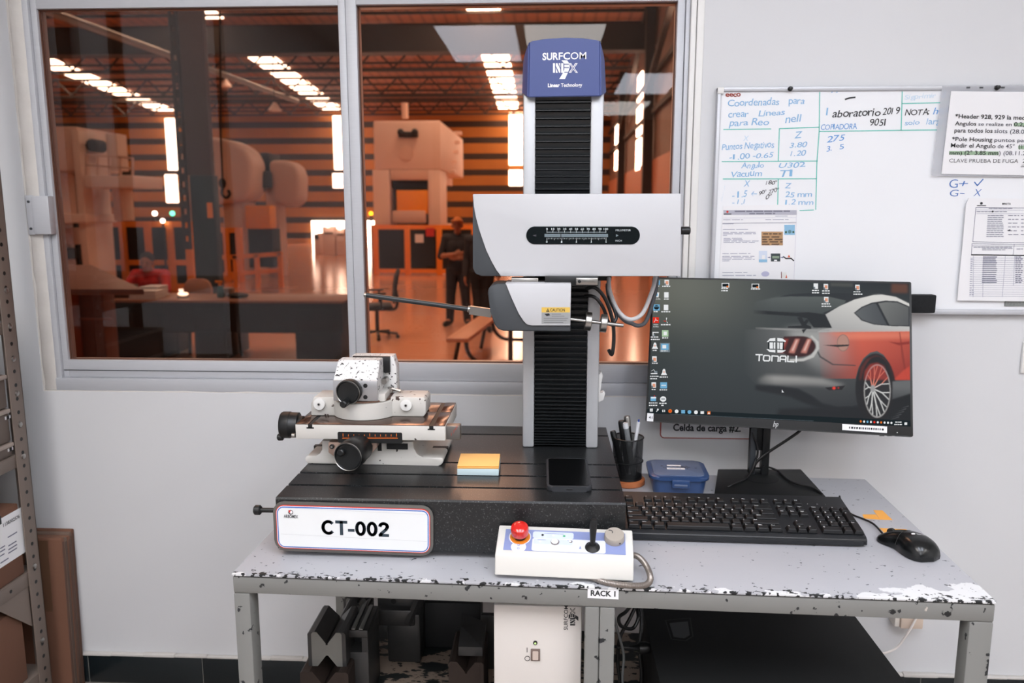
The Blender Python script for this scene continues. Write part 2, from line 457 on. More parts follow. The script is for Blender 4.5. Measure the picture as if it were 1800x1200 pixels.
m.build('latch', win, world=True)

# ---- lab ceiling lights: three mirrored in the panes, others added to light the room
M_panelW = emit('lit_diffuser_neutral', (255, 250, 246), LAB_LIGHT)
M_panelB = emit('lit_diffuser_cool', (238, 243, 255), LAB_LIGHT)
spots = [(-.545, -2.85, 'B'), (.10, -2.85, 'W'), (.92, -6.9, 'W'), (-.85, -.25, 'W'), (.05, -.25, 'B'), (1.0, -.35, 'B'), (2.2, -.9, 'W'), (1.9, -2.85, 'W'), (1.0, -4.9, 'B'), (-.2, -4.9, 'B')]
names = ('mirrored bluish in the window glass left of the blue column cap', 'mirrored cream in the window glass behind the blue column cap', 'far down the room, mirrored small and greenish right of the column', 'added out of view nearest the shelving, above the left of the bench',
         'added out of view above the camera and the measuring machine', 'added out of view above the right half of the work table', 'added out of view farthest right, beside the whiteboard end', 'added out of view on the right in the row behind the camera', 'added out of view in the second row behind the camera, right', 'added out of view in the second row behind the camera, left')
for i, (x, y, k) in enumerate(spots):
    t = thing('ceiling_light', 'ceiling light panel '+names[i], 'ceiling light', (x, y, ZC), group='ceiling light panels of the lab')
    hw, hl = .29, .70
    m = MB()
    for q in ((-hw-.02, -hw, -hl-.02, hl+.02), (hw, hw+.02, -hl-.02, hl+.02), (-hw, hw, -hl-.02, -hl), (-hw, hw, hl, hl+.02)): m.box(*q, -.05, 0, M_white)
    m.build('frame', t, smooth=False)
    MB().box(-hw, hw, -hl, hl, -.045, -.01, M_panelB if k == 'B' else M_panelW).build('diffuser', t, smooth=False)

# ================================================================ THE FACTORY HALL BEYOND THE GLASS (setting)
HF = CAM_Z-1.83                  # hall floor level
HX0, HX1, HY1 = -34.0, 3.3, 45.0
def roof_z(Y): return CAM_Z+5.5+.07*(HY1-Y)
M_hfloor = mk('hall_concrete', (206, 150, 122), .16, var=.12, vscale=.8, spec=.6)
M_clad = banded('hall_cladding', (186, 128, 56), (46, 38, 34), 'Z', .87, .62, .55, (150, 94, 38))
M_cladR = banded('hall_side_cladding', (120, 88, 70), (78, 60, 50), 'Y', .5, .7, .6, (96, 68, 54))
M_roof = banded('hall_roof_sheet', (168, 112, 76), (128, 86, 60), 'X', .4, .7, .6, (146, 96, 64))
M_sky = emit('translucent_roof_sheet', (255, 236, 214), SKYLIGHT)
M_day = emit('translucent_wall_sheet', (255, 240, 224), SKYLIGHT*.8)
M_hsteel = mk('dark_roof_steel', (44, 38, 35), .7, .0, var=.15)
slab('floor', HX0, HX1, 1.95, HY1, HF-.1, HF, mat=M_hfloor)
slab('wall_hall_far', HX0, HX1, HY1, HY1+.2, HF, roof_z(HY1), mat=M_clad)
slab('wall_hall_left', HX0-.2, HX0, 1.95, HY1, HF, roof_z(2), mat=M_cladR)
o = MB(); o.box(HX1, HX1+.2, 1.95, HY1, CAM_Z+1.6, roof_z(2), M_cladR); o.box(HX1-.05, HX1+.2, 1.95, HY1, HF, CAM_Z+1.6, mk('brown_dado_sheet', (170, 108, 74), .5, var=.1, vscale=.7))
struct(o.build('wall_hall_right', smooth=False))
y0 = 3.0
m = MB(); m.add([(HX0, y0, roof_z(y0)), (HX1, y0, roof_z(y0)), (HX1, HY1, roof_z(HY1)), (HX0, HY1, roof_z(HY1))] +
                [(HX0, y0, roof_z(y0)+.15), (HX1, y0, roof_z(y0)+.15), (HX1, HY1, roof_z(HY1)+.15), (HX0, HY1, roof_z(HY1)+.15)],
                [(0, 1, 2, 3), (7, 6, 5, 4), (0, 4, 5, 1), (1, 5, 6, 2), (2, 6, 7, 3), (3, 7, 4, 0)], M_roof)
struct(m.build('ceiling', smooth=False))
slope = Vector((0, 1, -.07))
for i, (x, wd, ya, yb) in enumerate(((-21.3, 1.1, 31, 44.6), (-11.9, 1.1, 31.8, 44.6), (-11.9, 1.1, 22, 28.6), (-2.25, 1.1, 30, 44.6), (-2.25, 1.1, 19, 28.2), (-21.3, 1.1, 14, 26), (-30, 1.1, 14, 44), (-1.2, 1.1, 6, 14), (-5.5, 1.1, 5, 13))):
    a = Vector((x-wd/2, ya, roof_z(ya)-.06)); b = Vector((x+wd/2, ya, roof_z(ya)-.06)); c = Vector((x+wd/2, yb, roof_z(yb)-.06)); d = Vector((x-wd/2, yb, roof_z(yb)-.06))
    up = Vector((0, 0, .05))
    mm = MB(); mm.add([a, b, c, d, a+up, b+up, c+up, d+up], [(3, 2, 1, 0), (4, 5, 6, 7), (0, 1, 5, 4), (1, 2, 6, 5), (2, 3, 7, 6), (3, 0, 4, 7)], M_sky if yb > 15 else emit('added_roof_fill', (255, 236, 214), SKYLIGHT*.95))  # the two nearest strips are added out of view to light the near hall
    struct(mm.build('roof_skylight', smooth=False))
m = MB(); y = 15.0
while y < 44.5:
    m.box(HX0, HX1, y, y+.09, roof_z(y)-.16, roof_z(y)-.07, M_hsteel); y += 1.3
struct(m.build('roof_purlins', smooth=False))
for y in (20.0, 24.0, 31.5, 36.0, 40.5):
    m = MB(); zt, zb = roof_z(y)-.32, roof_z(y)-1.05
    m.box(HX0, HX1, y-.06, y+.06, zt-.1, zt, M_hsteel); m.box(HX0, HX1, y-.06, y+.06, zb-.08, zb, M_hsteel)
    x = HX0; k = 0
    while x < HX1-.7:
        m.bar((x, y, zt-.05 if k % 2 else zb), (x+.7, y, zb if k % 2 else zt-.05), .06, .06, M_hsteel); x += .7; k += 1
    struct(m.build('roof_joist', smooth=False))
m = MB(); m.box(HX0, HX1, 27.0, 27.3, CAM_Z+5.15, CAM_Z+5.95, M_hsteel); m.box(HX0, HX1, 26.85, 27.45, CAM_Z+5.1, CAM_Z+5.18, M_hsteel)
struct(m.build('roof_girder', smooth=False))
for px, y0_, y1_, y2_, y3_ in ((302, 208, 299, 307, 356), (597, 203, 298, 305, 330), (907, 198, 290, 299, 326)):
    m = MB()
    for ya, yb in ((y0_, y1_), (y2_, y3_)):
        a, b = PY(px-12, ya, HY1-.02), PY(px+12, yb, HY1-.02)
        m.box(a.x, b.x, HY1-.06, HY1-.01, b.z, a.z, M_day)
    struct(m.build('window_hall', smooth=False))
for Y, zs in ((21.0, ((1.75, 2.75), (2.95, 3.75), (4.4, 5.2))), (30.5, ((1.5, 2.6), (2.75, 3.75), (4.0, 4.9))), (40.5, ((2.0, 2.9), (3.1, 4.2)))):
    m = MB()
    for a, b in zs: m.box(HX1-.06, HX1-.01, Y-.9, Y+.5, CAM_Z+a, CAM_Z+b, M_day)
    struct(m.build('window_hall', smooth=False))
m = MB()
for y in (16.5, 26, 35.5): m.box(HX1-.35, HX1-.06, y, y+.3, HF, roof_z(y)-.3, M_hsteel)
for z in (3.0, 4.1): m.box(HX1-.14, HX1-.06, 2, HY1, CAM_Z+z, CAM_Z+z+.14, M_hsteel)
m.bar((HX1-.3, 16, CAM_Z+6.6), (HX1-.3, 26, CAM_Z+3.6), .15, .15, M_hsteel); m.bar((HX1-.3, 26, CAM_Z+6.3), (HX1-.3, 35, CAM_Z+3.4), .15, .15, M_hsteel)
struct(m.build('hall_wall_framing', smooth=False))
# glowing panel added for the white glare at the hall's far end
a, b = PY(548, 388, HY1-.05), PY(668, 430, HY1-.05)
struct(MB().box(a.x, b.x, HY1-.12, HY1-.05, HF, a.z, emit('far_glare_glow', (255, 246, 236), SKYLIGHT*1.1)).build('hall_glare_panel', smooth=False))

# ================================================================ THINGS IN THE HALL
M_beige = mk('beige_machine_paint', (222, 190, 172), .5, var=.07, vscale=1.2)
M_beige2 = mk('pale_machine_paint', (232, 208, 194), .5, var=.06, vscale=1.2)
M_orange = mk('safety_orange_paint', (250, 150, 46), .5, var=.08)
M_yel = mk('yellow_orange_panel', (246, 156, 26), .5, var=.05)
M_hdark = mk('dark_machine_gap', (26, 26, 27), .6, var=.2)
M_smoke = mk('smoked_panel', (20, 20, 20), .6, var=.2, vscale=2)
def pbox(mb, px0, px1, py0, py1, Y, d, mat, bev=0.0):
    """box whose front face fills that part of the picture at distance Y, d deep"""
    a = PY(px0, (py0+py1)/2, Y); b = PY(px1, (py0+py1)/2, Y); t = PY((px0+px1)/2, py0, Y); l = PY((px0+px1)/2, py1, Y)
    return mb.box(a.x, b.x, Y, Y+d, l.z, t.z, mat, bev)
def onfloor(px, Y): return Vector((PY(px, 500, Y).x, Y, HF))

# -- big press in the middle
L0 = onfloor(716, 24)
t = thing('stamping_press', 'tall pale stamping press tower with orange die guard, left of the column', 'machine', L0)
Y = 24.0
m = MB()
pbox(m, 657, 775, 212, 298, Y, 6.2, M_beige2, .05); pbox(m, 657, 686, 298, 477, Y, 6.2, M_beige2, .03); pbox(m, 753, 775, 298, 477, Y, 1.5, M_beige2, .03)
pbox(m, 753, 775, 298, 477, Y+4.6, 1.6, M_beige2, .03); pbox(m, 686, 753, 398, 477, Y+.1, 5.9, M_beige, .03); pbox(m, 686, 753, 298, 316, Y, 6.0, M_beige, .02)
m.build('press_frame', t, world=True)
m = MB(); pbox(m, 686, 753, 316, 398, Y+.9, .1, M_hdark); pbox(m, 690, 752, 318, 330, Y+.3, .5, M_hdark); m.build('recess', t, world=True)
m = MB(); pbox(m, 697, 752, 334, 376, Y-.02, .2, M_yel, .02); m.build('die_guard', t, world=True)
m = MB(); pbox(m, 690, 747, 370, 392, Y-.15, .5, M_beige, .03); m.build('bolster', t, world=True)
m = MB(); c = PY(714, 270, Y); m.lathe([(.22, 0), (.22, .03), (.18, .04)], c, (0, -1, 0), M_beige, 24); pbox(m, 700, 734, 231, 241, Y-.15, .15, M_hsteel, .02)
for px in (704, 729): m.ball(PY(px, 232, Y-.2), .1, M_hdark, 10, 8)
m.build('vent_cover', t, world=True)
m = MB(); c = PY(712, 208, Y+.5); m.cyl(c, c+Vector((0, 0, .45)), .1, M_beige, 12); m.build('exhaust', t, world=True)
for i in range(5): MB().box(-3.3, -3.05, Y+2.0+i*.5, Y+2.3+i*.5, CAM_Z+1.2+i*.35, CAM_Z+1.3+i*.35, M_beige2).build('side_step', t, world=True)

def fence(name, label, Y, px, py_top, py_mid, slope_px=0, group='orange safety fences in the hall', d=.1, dark=True, post_w=.17):
    """orange framed guard with dark panels between posts standing at the picture columns px"""
    t = thing(name, label, 'safety fence', onfloor(px[0], Y), group=group)
    top = PY(px[0], py_top, Y).z; xs = [PY(p, 440, Y).x for p in px]; mid = PY(px[0], py_mid, Y).z if py_mid else None
    for x in xs: MB().box(x-post_w/2, x+post_w/2, Y, Y+d, HF, top, M_orange, .01).build('post', t, world=True)
    for ra, rb_ in ((top-.13, top), (HF+.05, HF+.17))+(((mid-.06, mid+.06),) if mid else ()): MB().box(xs[0], xs[-1], Y+.01, Y+d-.01, ra, rb_, M_orange).build('rail', t, world=True)
    if dark:
        for a, b in zip(xs[:-1], xs[1:]): MB().box(a+post_w/2, b-post_w/2, Y+.04, Y+.06, HF+.17, top-.13, M_smoke).build('panel', t, world=True)
    return t
t = fence('safety_fence', 'orange safety fence with dark panels in front of the stamping press', 23.0, (660, 716, 772, 834), 395, None)
m = MB(); a = PY(737, 419, 22.97); m.box(a.x-.12, a.x+.12, 22.96, 23.0, a.z-.12, a.z+.12, M_paper); m.build('notice', t, world=True)
m = MB(); a = PY(756, 408, 22.97); m.box(a.x-.12, a.x+.12, 22.96, 23.0, a.z-.12, a.z+.12, M_red); m.build('warning_sign', t, world=True)
fence('safety_fence', 'orange safety fence with dark panels behind the person in red', 18.0, (166, 217, 261, 300, 332), 389, 461)
fence('safety_fence', 'short orange fence section beside the dark steel hall post', 20.5, (378, 398, 420), 400, 452)
# guard rails
t = thing('guard_rail', 'low orange guard rail around the floor right of the hall post', 'guard rail', onfloor(374, 19))
for px in (374, 413, 451, 492):
    x = PY(px, 470, 19).x; MB().box(x-.05, x+.05, 19, 19.1, HF, PY(px, 452-(px-374)*.07, 19).z, M_orange).build('post', t, world=True)
for ya, yb in ((454, 446), (484, 475)): MB().bar(PY(372, ya, 19.05), PY(494, yb, 19.05), .1, .1, M_orange).build('rail', t, world=True)

# -- left press with a maintenance platform
t = thing('service_press', 'beige press with railed service platform at the left edge of the window', 'machine', onfloor(110, 16))
Y = 16.0; m = MB()
pbox(m, 40, 138, 222, 300, Y, 1.6, M_beige, .05); pbox(m, 136, 150, 228, 520, Y-.1, 1.0, M_beige2, .03); pbox(m, 40, 90, 300, 520, Y+.2, 1.4, M_beige, .03)
pbox(m, 40, 150, 376, 392, Y-.2, 1.2, M_beige2, .02); m.build('press_frame', t, world=True)
m = MB(); pbox(m, 88, 136, 300, 376, Y+1.2, .2, M_hdark); pbox(m, 88, 136, 392, 470, Y+1.0, .2, M_hdark); m.build('recess', t, world=True)
m = MB(); pbox(m, 148, 236, 308, 330, Y-.3, 1.2, M_beige2, .02); m.build('platform', t, world=True)
m = MB()
for z in (272, 290): m.bar(PY(150, z, Y-.25), PY(234, z+6, Y-.25), .04, .04, M_beige)
for px in (152, 172, 192, 212, 233): m.bar(PY(px, 272+(px-150)*.07, Y-.25), PY(px, 308, Y-.25), .04, .04, M_beige)
m.build('railing', t, world=True)
m = MB(); pbox(m, 187, 207, 234, 300, Y+.3, .4, M_beige2, .02); m.build('control_cabinet', t, world=True)
m = MB(); c = PY(160, 255, Y); m.cyl(c+Vector((0, 0, 0)), c+Vector((0, .4, 0)), .13, M_hsteel, 16, .03); m.build('motor', t, world=True)
m = MB(); pbox(m, 100, 130, 400, 430, Y+.6, .3, M_beige2, .02); pbox(m, 108, 122, 436, 456, Y+.6, .3, M_hsteel, .02); m.build('die', t, world=True)
m = MB(); pbox(m, 198, 214, 330, 388, Y+.4, .5, M_beige2, .02); m.build('leg', t, world=True)

# -- rounded press behind the steel post
t = thing('rounded_press', 'beige press with rounded swept hood behind the steel hall post', 'machine', onfloor(420, 21))
Y = 21.0; m = MB()
def ppoly(mb, pts, Y, d, mat, bev):
    q = [PY(x, y, Y) for x, y in pts]; return mb.prism([(v.x, v.z) for v in q], (0, Y, 0), UX, UZ, (0, d, 0), mat, bev, 3)
ppoly(m, [(316, 262), (330, 246), (372, 240), (405, 246), (432, 262), (443, 285), (442, 335), (432, 352), (378, 360), (325, 352), (314, 335)], Y, 1.1, M_beige, .14)
m.build('hood', t, world=True)
m = MB(); ppoly(m, [(470, 282), (500, 280), (520, 290), (527, 310), (526, 350), (515, 364), (490, 362), (478, 350)], Y+1, .9, M_beige, .14); m.build('rear_hood', t, world=True)
m = MB(); pbox(m, 442, 472, 268, 300, Y+1.2, 1, M_hdark, .03); pbox(m, 444, 474, 300, 330, Y+.8, .8, M_hsteel, .1); m.build('drive_unit', t, world=True)
m = MB(); pbox(m, 396, 430, 355, 520, Y+.3, 1.0, M_beige, .03); pbox(m, 470, 492, 330, 500, Y+1.2, .6, M_beige, .03); pbox(m, 325, 345, 352, 480, Y+.6, .8, M_beige, .03); m.build('column', t, world=True)
m = MB(); pbox(m, 431, 475, 361, 402, Y-.05, .5, M_yel, .03); m.build('guard', t, world=True)
m = MB(); pbox(m, 426, 480, 402, 470, Y+.6, 1.0, M_hdark, .03); m.build('bed', t, world=True)

# -- steel post of the hall
t = thing('steel_post', 'dark steel hall post with lattice flange and teal foot, in the left pane', 'post', onfloor(347, 13))
Y = 13.0; xa, xb = PY(330, 300, Y).x, PY(372, 300, Y).x; zt = roof_z(13)-.2; zs = PY(350, 308, Y).z
M_rust = mk('rusty_post_paint', (70, 50, 40), .7, var=.2, vscale=2); M_teal = mk('dark_teal_paint', (22, 40, 46), .5, var=.12, vscale=2)
m = MB(); m.box(xa, xb, Y, Y+.12, zs, zt, M_rust); m.box(xa+.15, xa+.25, Y+.12, Y+.3, zs, zt, M_rust); m.build('web', t, world=True, smooth=False)
m = MB(); m.box(xa+.02, xb+.02, Y-.02, Y+.2, HF, zs, M_teal, .02); m.build('foot', t, world=True)
m = MB(); x = xa-.14; z = zs
m.box(x, x+.03, Y-.05, Y+.02, zs-1.2, zt, M_hsteel); m.box(x+.1, x+.13, Y-.05, Y+.02, zs-1.2, zt, M_hsteel)
z = zs-1.2
while z < zt-.3: m.box(x+.03, x+.1, Y-.04, Y+.01, z, z+.13, M_hsteel); z += .22
m.build('lattice', t, world=True, smooth=False)
m = MB(); pbox(m, 364, 373, 356, 383, Y-.04, .02, M_orange); m.build('tag', t, world=True)

# -- overhead runway tube, chain with hook, lamp drops
t = tag(MB().tube([(-11.8, 18.0, CAM_Z+4.6), (-11.8, 38, CAM_Z+5.05)], .11, mk('galvanised_tube', (128, 122, 116), .5, .4), 10).build('runway_tube'), 'long grey overhead tube running away under the hall roof', 'pipe')
t = thing('chain_hook', 'black chain with hook hanging before the rounded press', 'hook', PY(390, 330, 15))
m = MB(); m.tube([Vector((PY(387, 40, 15).x, 15, roof_z(15)-.01)), PY(387, 40, 15), PY(388, 240, 15), PY(391, 315, 15)], .02, M_hdark, 6); m.build('chain', t, world=True)
m = MB(); c = PY(391, 322, 15); m.ball(c, (.07, .05, .1), M_hdark); m.tube([c-Vector((0, 0, .08)), c+Vector((-.02, 0, -.2)), c+Vector((.06, 0, -.27)), c+Vector((.13, 0, -.2)), c+Vector((.1, 0, -.13))], .03, M_hdark, 8, smooth=4); m.build('hook', t, world=True)
for i, (px, py, Yl, lab) in enumerate(((483, 192, 30, 'small hanging lamp under the roof left of the mullion'), (397, 150, 34, 'thin hanging lamp drop behind the steel post'))):
    t = thing('hanging_lamp', lab, 'lamp', PY(px, py, Yl))
    c = PY(px, py, Yl); m = MB(); m.lathe([(.05, .25), (.08, .2), (.26, -.05), (.24, -.06)], c, UZ, M_beige2, 16); m.build('shade', t, world=True)
    MB().cyl(c+Vector((0, 0, .25)), Vector((c.x, c.y, roof_z(c.y)+.02)), .02, M_hsteel, 6).build('cord', t, world=True)
# -- signal lamps on the fence
for px, py, Yl, mat, nm in ((272, 375, 18.2, emit('white_signal', (255, 250, 240), 18), 'white signal lamp above the left fence, nearer the frame'), (286, 388, 17.9, emit('white_signal', (255, 250, 240), 18), 'low white signal lamp on the rail of the left fence'),
                            (303, 375, 18.2, emit('green_signal', (90, 255, 205), 9), 'green signal lamp above the left fence'), (652, 375, 23.4, emit('amber_signal', (255, 190, 40), 7), 'amber signal lamp beside the stamping press')):
    c = PY(px, py, Yl); t = thing('signal_lamp', nm, 'signal lamp', (c.x, c.y, HF))
    MB().cyl((c.x, c.y, HF), (c.x, c.y, c.z-.05), .025, M_hsteel, 8).build('pole', t, world=True)
    MB().ball(c, .055 if px != 286 else .05, mat, 12, 8).build('lens', t, world=True)
# -- pale cabinets in the glare before the glowing panel
for i, (px0, px1, py0, Yl, nm) in enumerate(((551, 561, 410, 34, 'slim pale machine cabinet in the glare, left of the pair'), (566, 588, 398, 33, 'pale glazed machine cabinet in the glare beside the mullion'), (590, 606, 402, 33, 'pale machine cabinet half behind the mullion'))):
    t = thing('machine_cabinet', nm, 'cabinet', onfloor(px0, Yl)); a = PY(px0, py0, Yl); b = PY(px1, py0, Yl)
    m = MB(); m.box(a.x, b.x, Yl, Yl+1, HF, a.z, M_beige2, .03); m.build('body', t, world=True)
    m = MB(); wd = b.x-a.x; m.box(a.x+wd*.15, b.x-wd*.15, Yl-.03, Yl, HF+.9, a.z-.25, M_smoke); m.build('window', t, world=True)
    c = Vector(((a.x+b.x)/2, Yl-.1, a.z+.1)); MB().ball(c, .13, emit('cabinet_glare_glow', (255, 240, 225), 14), 10, 8).build('lamp', t, world=True)  # glowing ball added for the white glare on the cabinet

# ---------------------------------------------------------------- people in the hall
M_skin = mk('skin', (172, 118, 92), .55, var=.05); M_hair = mk('dark_hair', (30, 24, 22), .7)
M_jean = mk('dark_trousers', (44, 50, 60), .85, var=.1); M_shirt = mk('dark_work_shirt', (46, 48, 54), .85, var=.1)
M_redsh = mk('red_shirt', (196, 36, 30), .8, var=.06); M_shoe = mk('black_shoe', (20, 20, 21), .5)
M_capor = mk('orange_cap', (190, 110, 40), .7)
def remesh(o, vox):
    md = o.modifiers.new('remesh', 'REMESH'); md.mode = 'VOXEL'; md.voxel_size = vox; md.use_smooth_shade = True
    s_ = o.modifiers.new('smooth', 'SMOOTH'); s_.factor = .5; s_.iterations = 3
    return o
def hand(m, wr, d, pn, side, r=1.0):
    """palm, four fingers and a thumb at wrist wr, pointing along d; pn = palm normal"""
    wr, d, pn = Vector(wr), Vector(d).normalized(), Vector(pn).normalized()
    s_ = d.cross(pn).normalized()*side
    for k in (-1, 0, 1): m.capsule(wr, wr+d*.085+s_*k*.026, .024, .018, M_skin, 10)
    for k, L in ((-1.5, .062), (-.5, .075), (.5, .08), (1.5, .07)):
        a = wr+d*.085+s_*k*.019; b = a+d*L*.5+pn*.008; c = b+d*L*.45+pn*.028
        m.capsule(a, b, .0105, .0095, M_skin, 8); m.capsule(b, c, .0095, .0085, M_skin, 8)
    a = wr+d*.025+s_*.03; b = a+d*.035+s_*.025; m.capsule(a, b, .013, .012, M_skin, 8); m.capsule(b, b+d*.035+s_*.006+pn*.01, .012, .009, M_skin, 8)
def figure(name, label, loc, J, shirt, trousers, cap=None, shoes=True, rotz=0.0, sleeve=1.0, vox=.012):
    t = thing(name, label, 'person', loc, rotz)
    V3 = lambda k: Vector(J[k])
    m = MB()
    hc = V3('head'); fd = Vector(J.get('face', (0, -1, 0))).normalized()
    m.ball(hc+Vector((0, 0, .025)), (.078, .095, .10), M_skin, 18, 14); m.capsule(hc+fd*.022+Vector((0, 0, -.01)), hc+fd*.045+Vector((0, 0, -.085)), .062, .042, M_skin)
    m.capsule(hc+fd*.088+Vector((0, 0, .03)), hc+fd*.112+Vector((0, 0, -.01)), .010, .017, M_skin, 8)
    sd = fd.cross(UZ)
    for k in (-1, 1): m.ball(hc+sd*.08*k, (.018, .022, .032), M_skin, 8, 6)
    m.capsule(V3('neck'), hc+Vector((0, 0, -.06)), .058, .054, M_skin)
    torso = (('pelvis', 'waist', .135, .125), ('waist', 'chest', .125, .15), ('chest', 'neck', .135, .06))
    def trunk(mm, g, mat):
        for a, b, r0, r1 in torso:
            for k in (-1, 1): mm.capsule(V3(a)+sd*k*.045, V3(b)+sd*k*(.05 if b != 'neck' else .01), r0*.82+g, r1*.82+g, mat)
        for k in ('L', 'R'): mm.capsule(V3('chest')+Vector((0, 0, .09)), V3('sh'+k), .085+g, .062+g, mat)
    def arm(mm, k, g, mat, part=1.0):
        mm.capsule(V3('sh'+k), V3('el'+k), .056+g, .043+g, mat)
        if part > .5: mm.capsule(V3('el'+k), V3('el'+k).lerp(V3('wr'+k), min(1, (part-.5)*2)), .043+g, .032+g, mat)
    def leg(mm, k, g, mat):
        mm.capsule(V3('hip'+k), V3('kn'+k), .088+g, .058+g, mat); mm.capsule(V3('kn'+k), V3('an'+k), .058+g, .042+g, mat)
    trunk(m, 0, M_skin)
    for k in ('L', 'R'):
        arm(m, k, 0, M_skin); leg(m, k, 0, M_skin)
        d = V3('wr'+k)-V3('el'+k); hand(m, V3('wr'+k), J.get('hd'+k, d), J.get('pn'+k, (0, 1, 0)), 1 if k == 'L' else -1)
        m.capsule(V3('an'+k), V3('to'+k), .042, .036, M_skin)
    remesh(m.build('body', t), vox*.8)
    m = MB(); trunk(m, .014, shirt)
    for k in ('L', 'R'): arm(m, k, .013, shirt, sleeve)
    remesh(m.build('shirt', t), vox)
    m = MB()
    for k in ('L', 'R'): leg(m, k, .022, trousers); m.capsule(V3('pelvis'), V3('hip'+k), .13, .108, trousers)
    m.capsule(V3('pelvis'), V3('pelvis')+Vector((0, 0, .08)), .145, .14, trousers)
    remesh(m.build('trousers', t), vox)
    if shoes:
        for k in ('L', 'R'):
            m = MB(); a, b = V3('an'+k), V3('to'+k); m.capsule(a-Vector((0, 0, .02)), a+Vector((0, 0, .04)), .055, .052, M_shoe); m.capsule(a-Vector((0, 0, .03)), b, .05, .046, M_shoe)
            m.box(a.x-.001, a.x+.001, a.y-.001, a.y+.001, a.z-.001, a.z+.001, M_shoe)
            remesh(m.build('shoe', t), vox)
    m = MB(); m.ball(hc+Vector((0, 0, .045))-fd*.018, (.088, .102, .098), M_hair if not cap else cap, 18, 12)
    if cap: m.lathe([(.09, 0), (.10, .006), (.085, .014)], hc+Vector((0, 0, .075))+fd*.075, UZ, cap, 20)
    m.build('cap' if cap else 'hair', t)
    m = MB()
    for k in (-1, 1): m.ball(hc+fd*.084+sd*.032*k+Vector((0, 0, .02)), (.014, .010, .008), M_hdark, 8, 6)
    m.ball(hc+fd*.088+Vector((0, 0, -.055)), (.026, .008, .006), M_redsh, 8, 6)
    m.build('face_features', t)
    return t
def standing(sep=.15, cross=True):
    J = dict(pelvis=(0, 0, .93), waist=(0, 0, 1.05), chest=(0, .01, 1.28), neck=(0, .02, 1.45), head=(0, -.01, 1.60),
             hipL=(-.09, 0, .90), hipR=(.09, 0, .90), knL=(-sep*.85, -.02, .49), knR=(sep*.85, -.02, .49), anL=(-sep, .02, .09), anR=(sep, .05, .09),
             toL=(-sep-.06, -.14, .045), toR=(sep+.05, -.12, .045), shL=(-.19, .01, 1.40), shR=(.19, .01, 1.40))
    if cross:
        J.update(elL=(-.27, -.04, 1.12), elR=(.27, -.04, 1.12), wrL=(-.03, -.235, 1.16), wrR=(.04, -.225, 1.10), hdL=(1, .12, .1), hdR=(-1, .12, .05), pnL=(0, 1, 0), pnR=(0, 1, 0))
    else:
        J.update(elL=(-.24, .03, 1.11), elR=(.24, .03, 1.11), wrL=(-.25, -.05, .86), wrR=(.25, -.05, .86), pnL=(1, 0, 0), pnR=(-1, 0, 0))
    return J
p = PY(806, 572, 12.7)
figure('person', 'person in orange cap, dark shirt and jeans standing with folded arms beyond the window', (p.x, 12.7, HF), standing(.14), M_shirt, M_jean, M_capor, sleeve=.5)
p = PY(848, 585, 12.1)
figure('person', 'person in black trousers standing half hidden behind the measuring head', (p.x, 12.1, HF), standing(.08, False), M_shirt, mk('black_trousers', (24, 24, 26), .85))

# ---------------------------------------------------------------- desk with clutter, left pane
DY = 9.55; DT = HF+.75
M_desk = mk('dark_desk_front', (20, 23, 25), .5, var=.15, vscale=2); M_desktop = mk('brown_desk_top', (150, 108, 84), .45, var=.1, vscale=2)
xa, xb = PY(186, 530, DY).x, PY(601, 530, DY).x
desk = thing('office_desk', 'long dark desk with drawer fronts across the left window pane', 'desk', (xa, DY, HF))
MB().box(xa-.02, xb+.02, DY-.03, DY+.8, DT-.03, DT, M_desktop, .005).build('desktop', desk, world=True)
m = MB(); a, b = PY(186, 590, DY).z, PY(590, 586, DY).z
m.box(xa, xb, DY, DY+.03, b, DT-.03, M_desk); m.build('front_panel', desk, world=True)
for px0, px1 in ((186, 286), (343, 399), (520, 600)):
    x0, x1 = PY(px0, 600, DY).x, PY(px1, 600, DY).x
    c = MB().box(x0, x1, DY-.01, DY+.72, HF+.02, DT-.03, M_desk, .005).build('pedestal', desk, world=True)
    for k in range(2):
        z = HF+.12+k*.28
        m = MB(); m.box(x0+.02, x1-.02, DY-.022, DY-.010, z, z+.24, M_desk, .004); m.box((x0+x1)/2-.06, (x0+x1)/2+.06, DY-.032, DY-.022, z+.17, z+.18, M_hsteel); m.build('drawer', c, world=True)
for px in (312, 333): 
    x = PY(px, 600, DY+.4).x; MB().bar((x, DY+.4, HF), (x+(.04 if px == 333 else -.02), DY+.4, DT-.03), .03, .03, M_hdark).build('leg', desk, world=True)
x = PY(424, 600, DY+.3).x; MB().bar((x, DY+.3, HF), (x-.05, DY+.3, DT-.03), .03, .03, M_hdark).build('leg', desk, world=True)
xh = PY(268, 500, 10.45).x
J = dict(pelvis=(0, .05, .52), waist=(0, .04, .66), chest=(0, -.03, .88), neck=(0, -.05, 1.03), head=(.0, -.10, 1.155), face=(.1, -1, -.25),
         hipL=(-.1, .02, .52), hipR=(.1, .02, .52), knL=(-.14, -.40, .52), knR=(.14, -.40, .52), anL=(-.14, -.36, .10), anR=(.14, -.36, .10), toL=(-.15, -.5, .05), toR=(.15, -.5, .05),
         shL=(-.20, -.04, .99), shR=(.20, -.04, .99), elL=(-.28, -.20, .80), elR=(.30, -.22, .80), wrL=(-.12, -.42, .79), wrR=(.16, -.44, .79), pnL=(0, 0, -1), pnR=(0, 0, -1))
figure('person', 'person in a red T-shirt sitting behind the dark desk, head bent', (xh, 10.45, HF), J, M_redsh, M_jean, None, sleeve=.5)
M_chairb = mk('dark_chair_fabric', (36, 36, 38), .8, var=.1)
t = thing('desk_stool', 'dark stool under the person in red, behind the desk', 'stool', (xh, 10.5, HF))
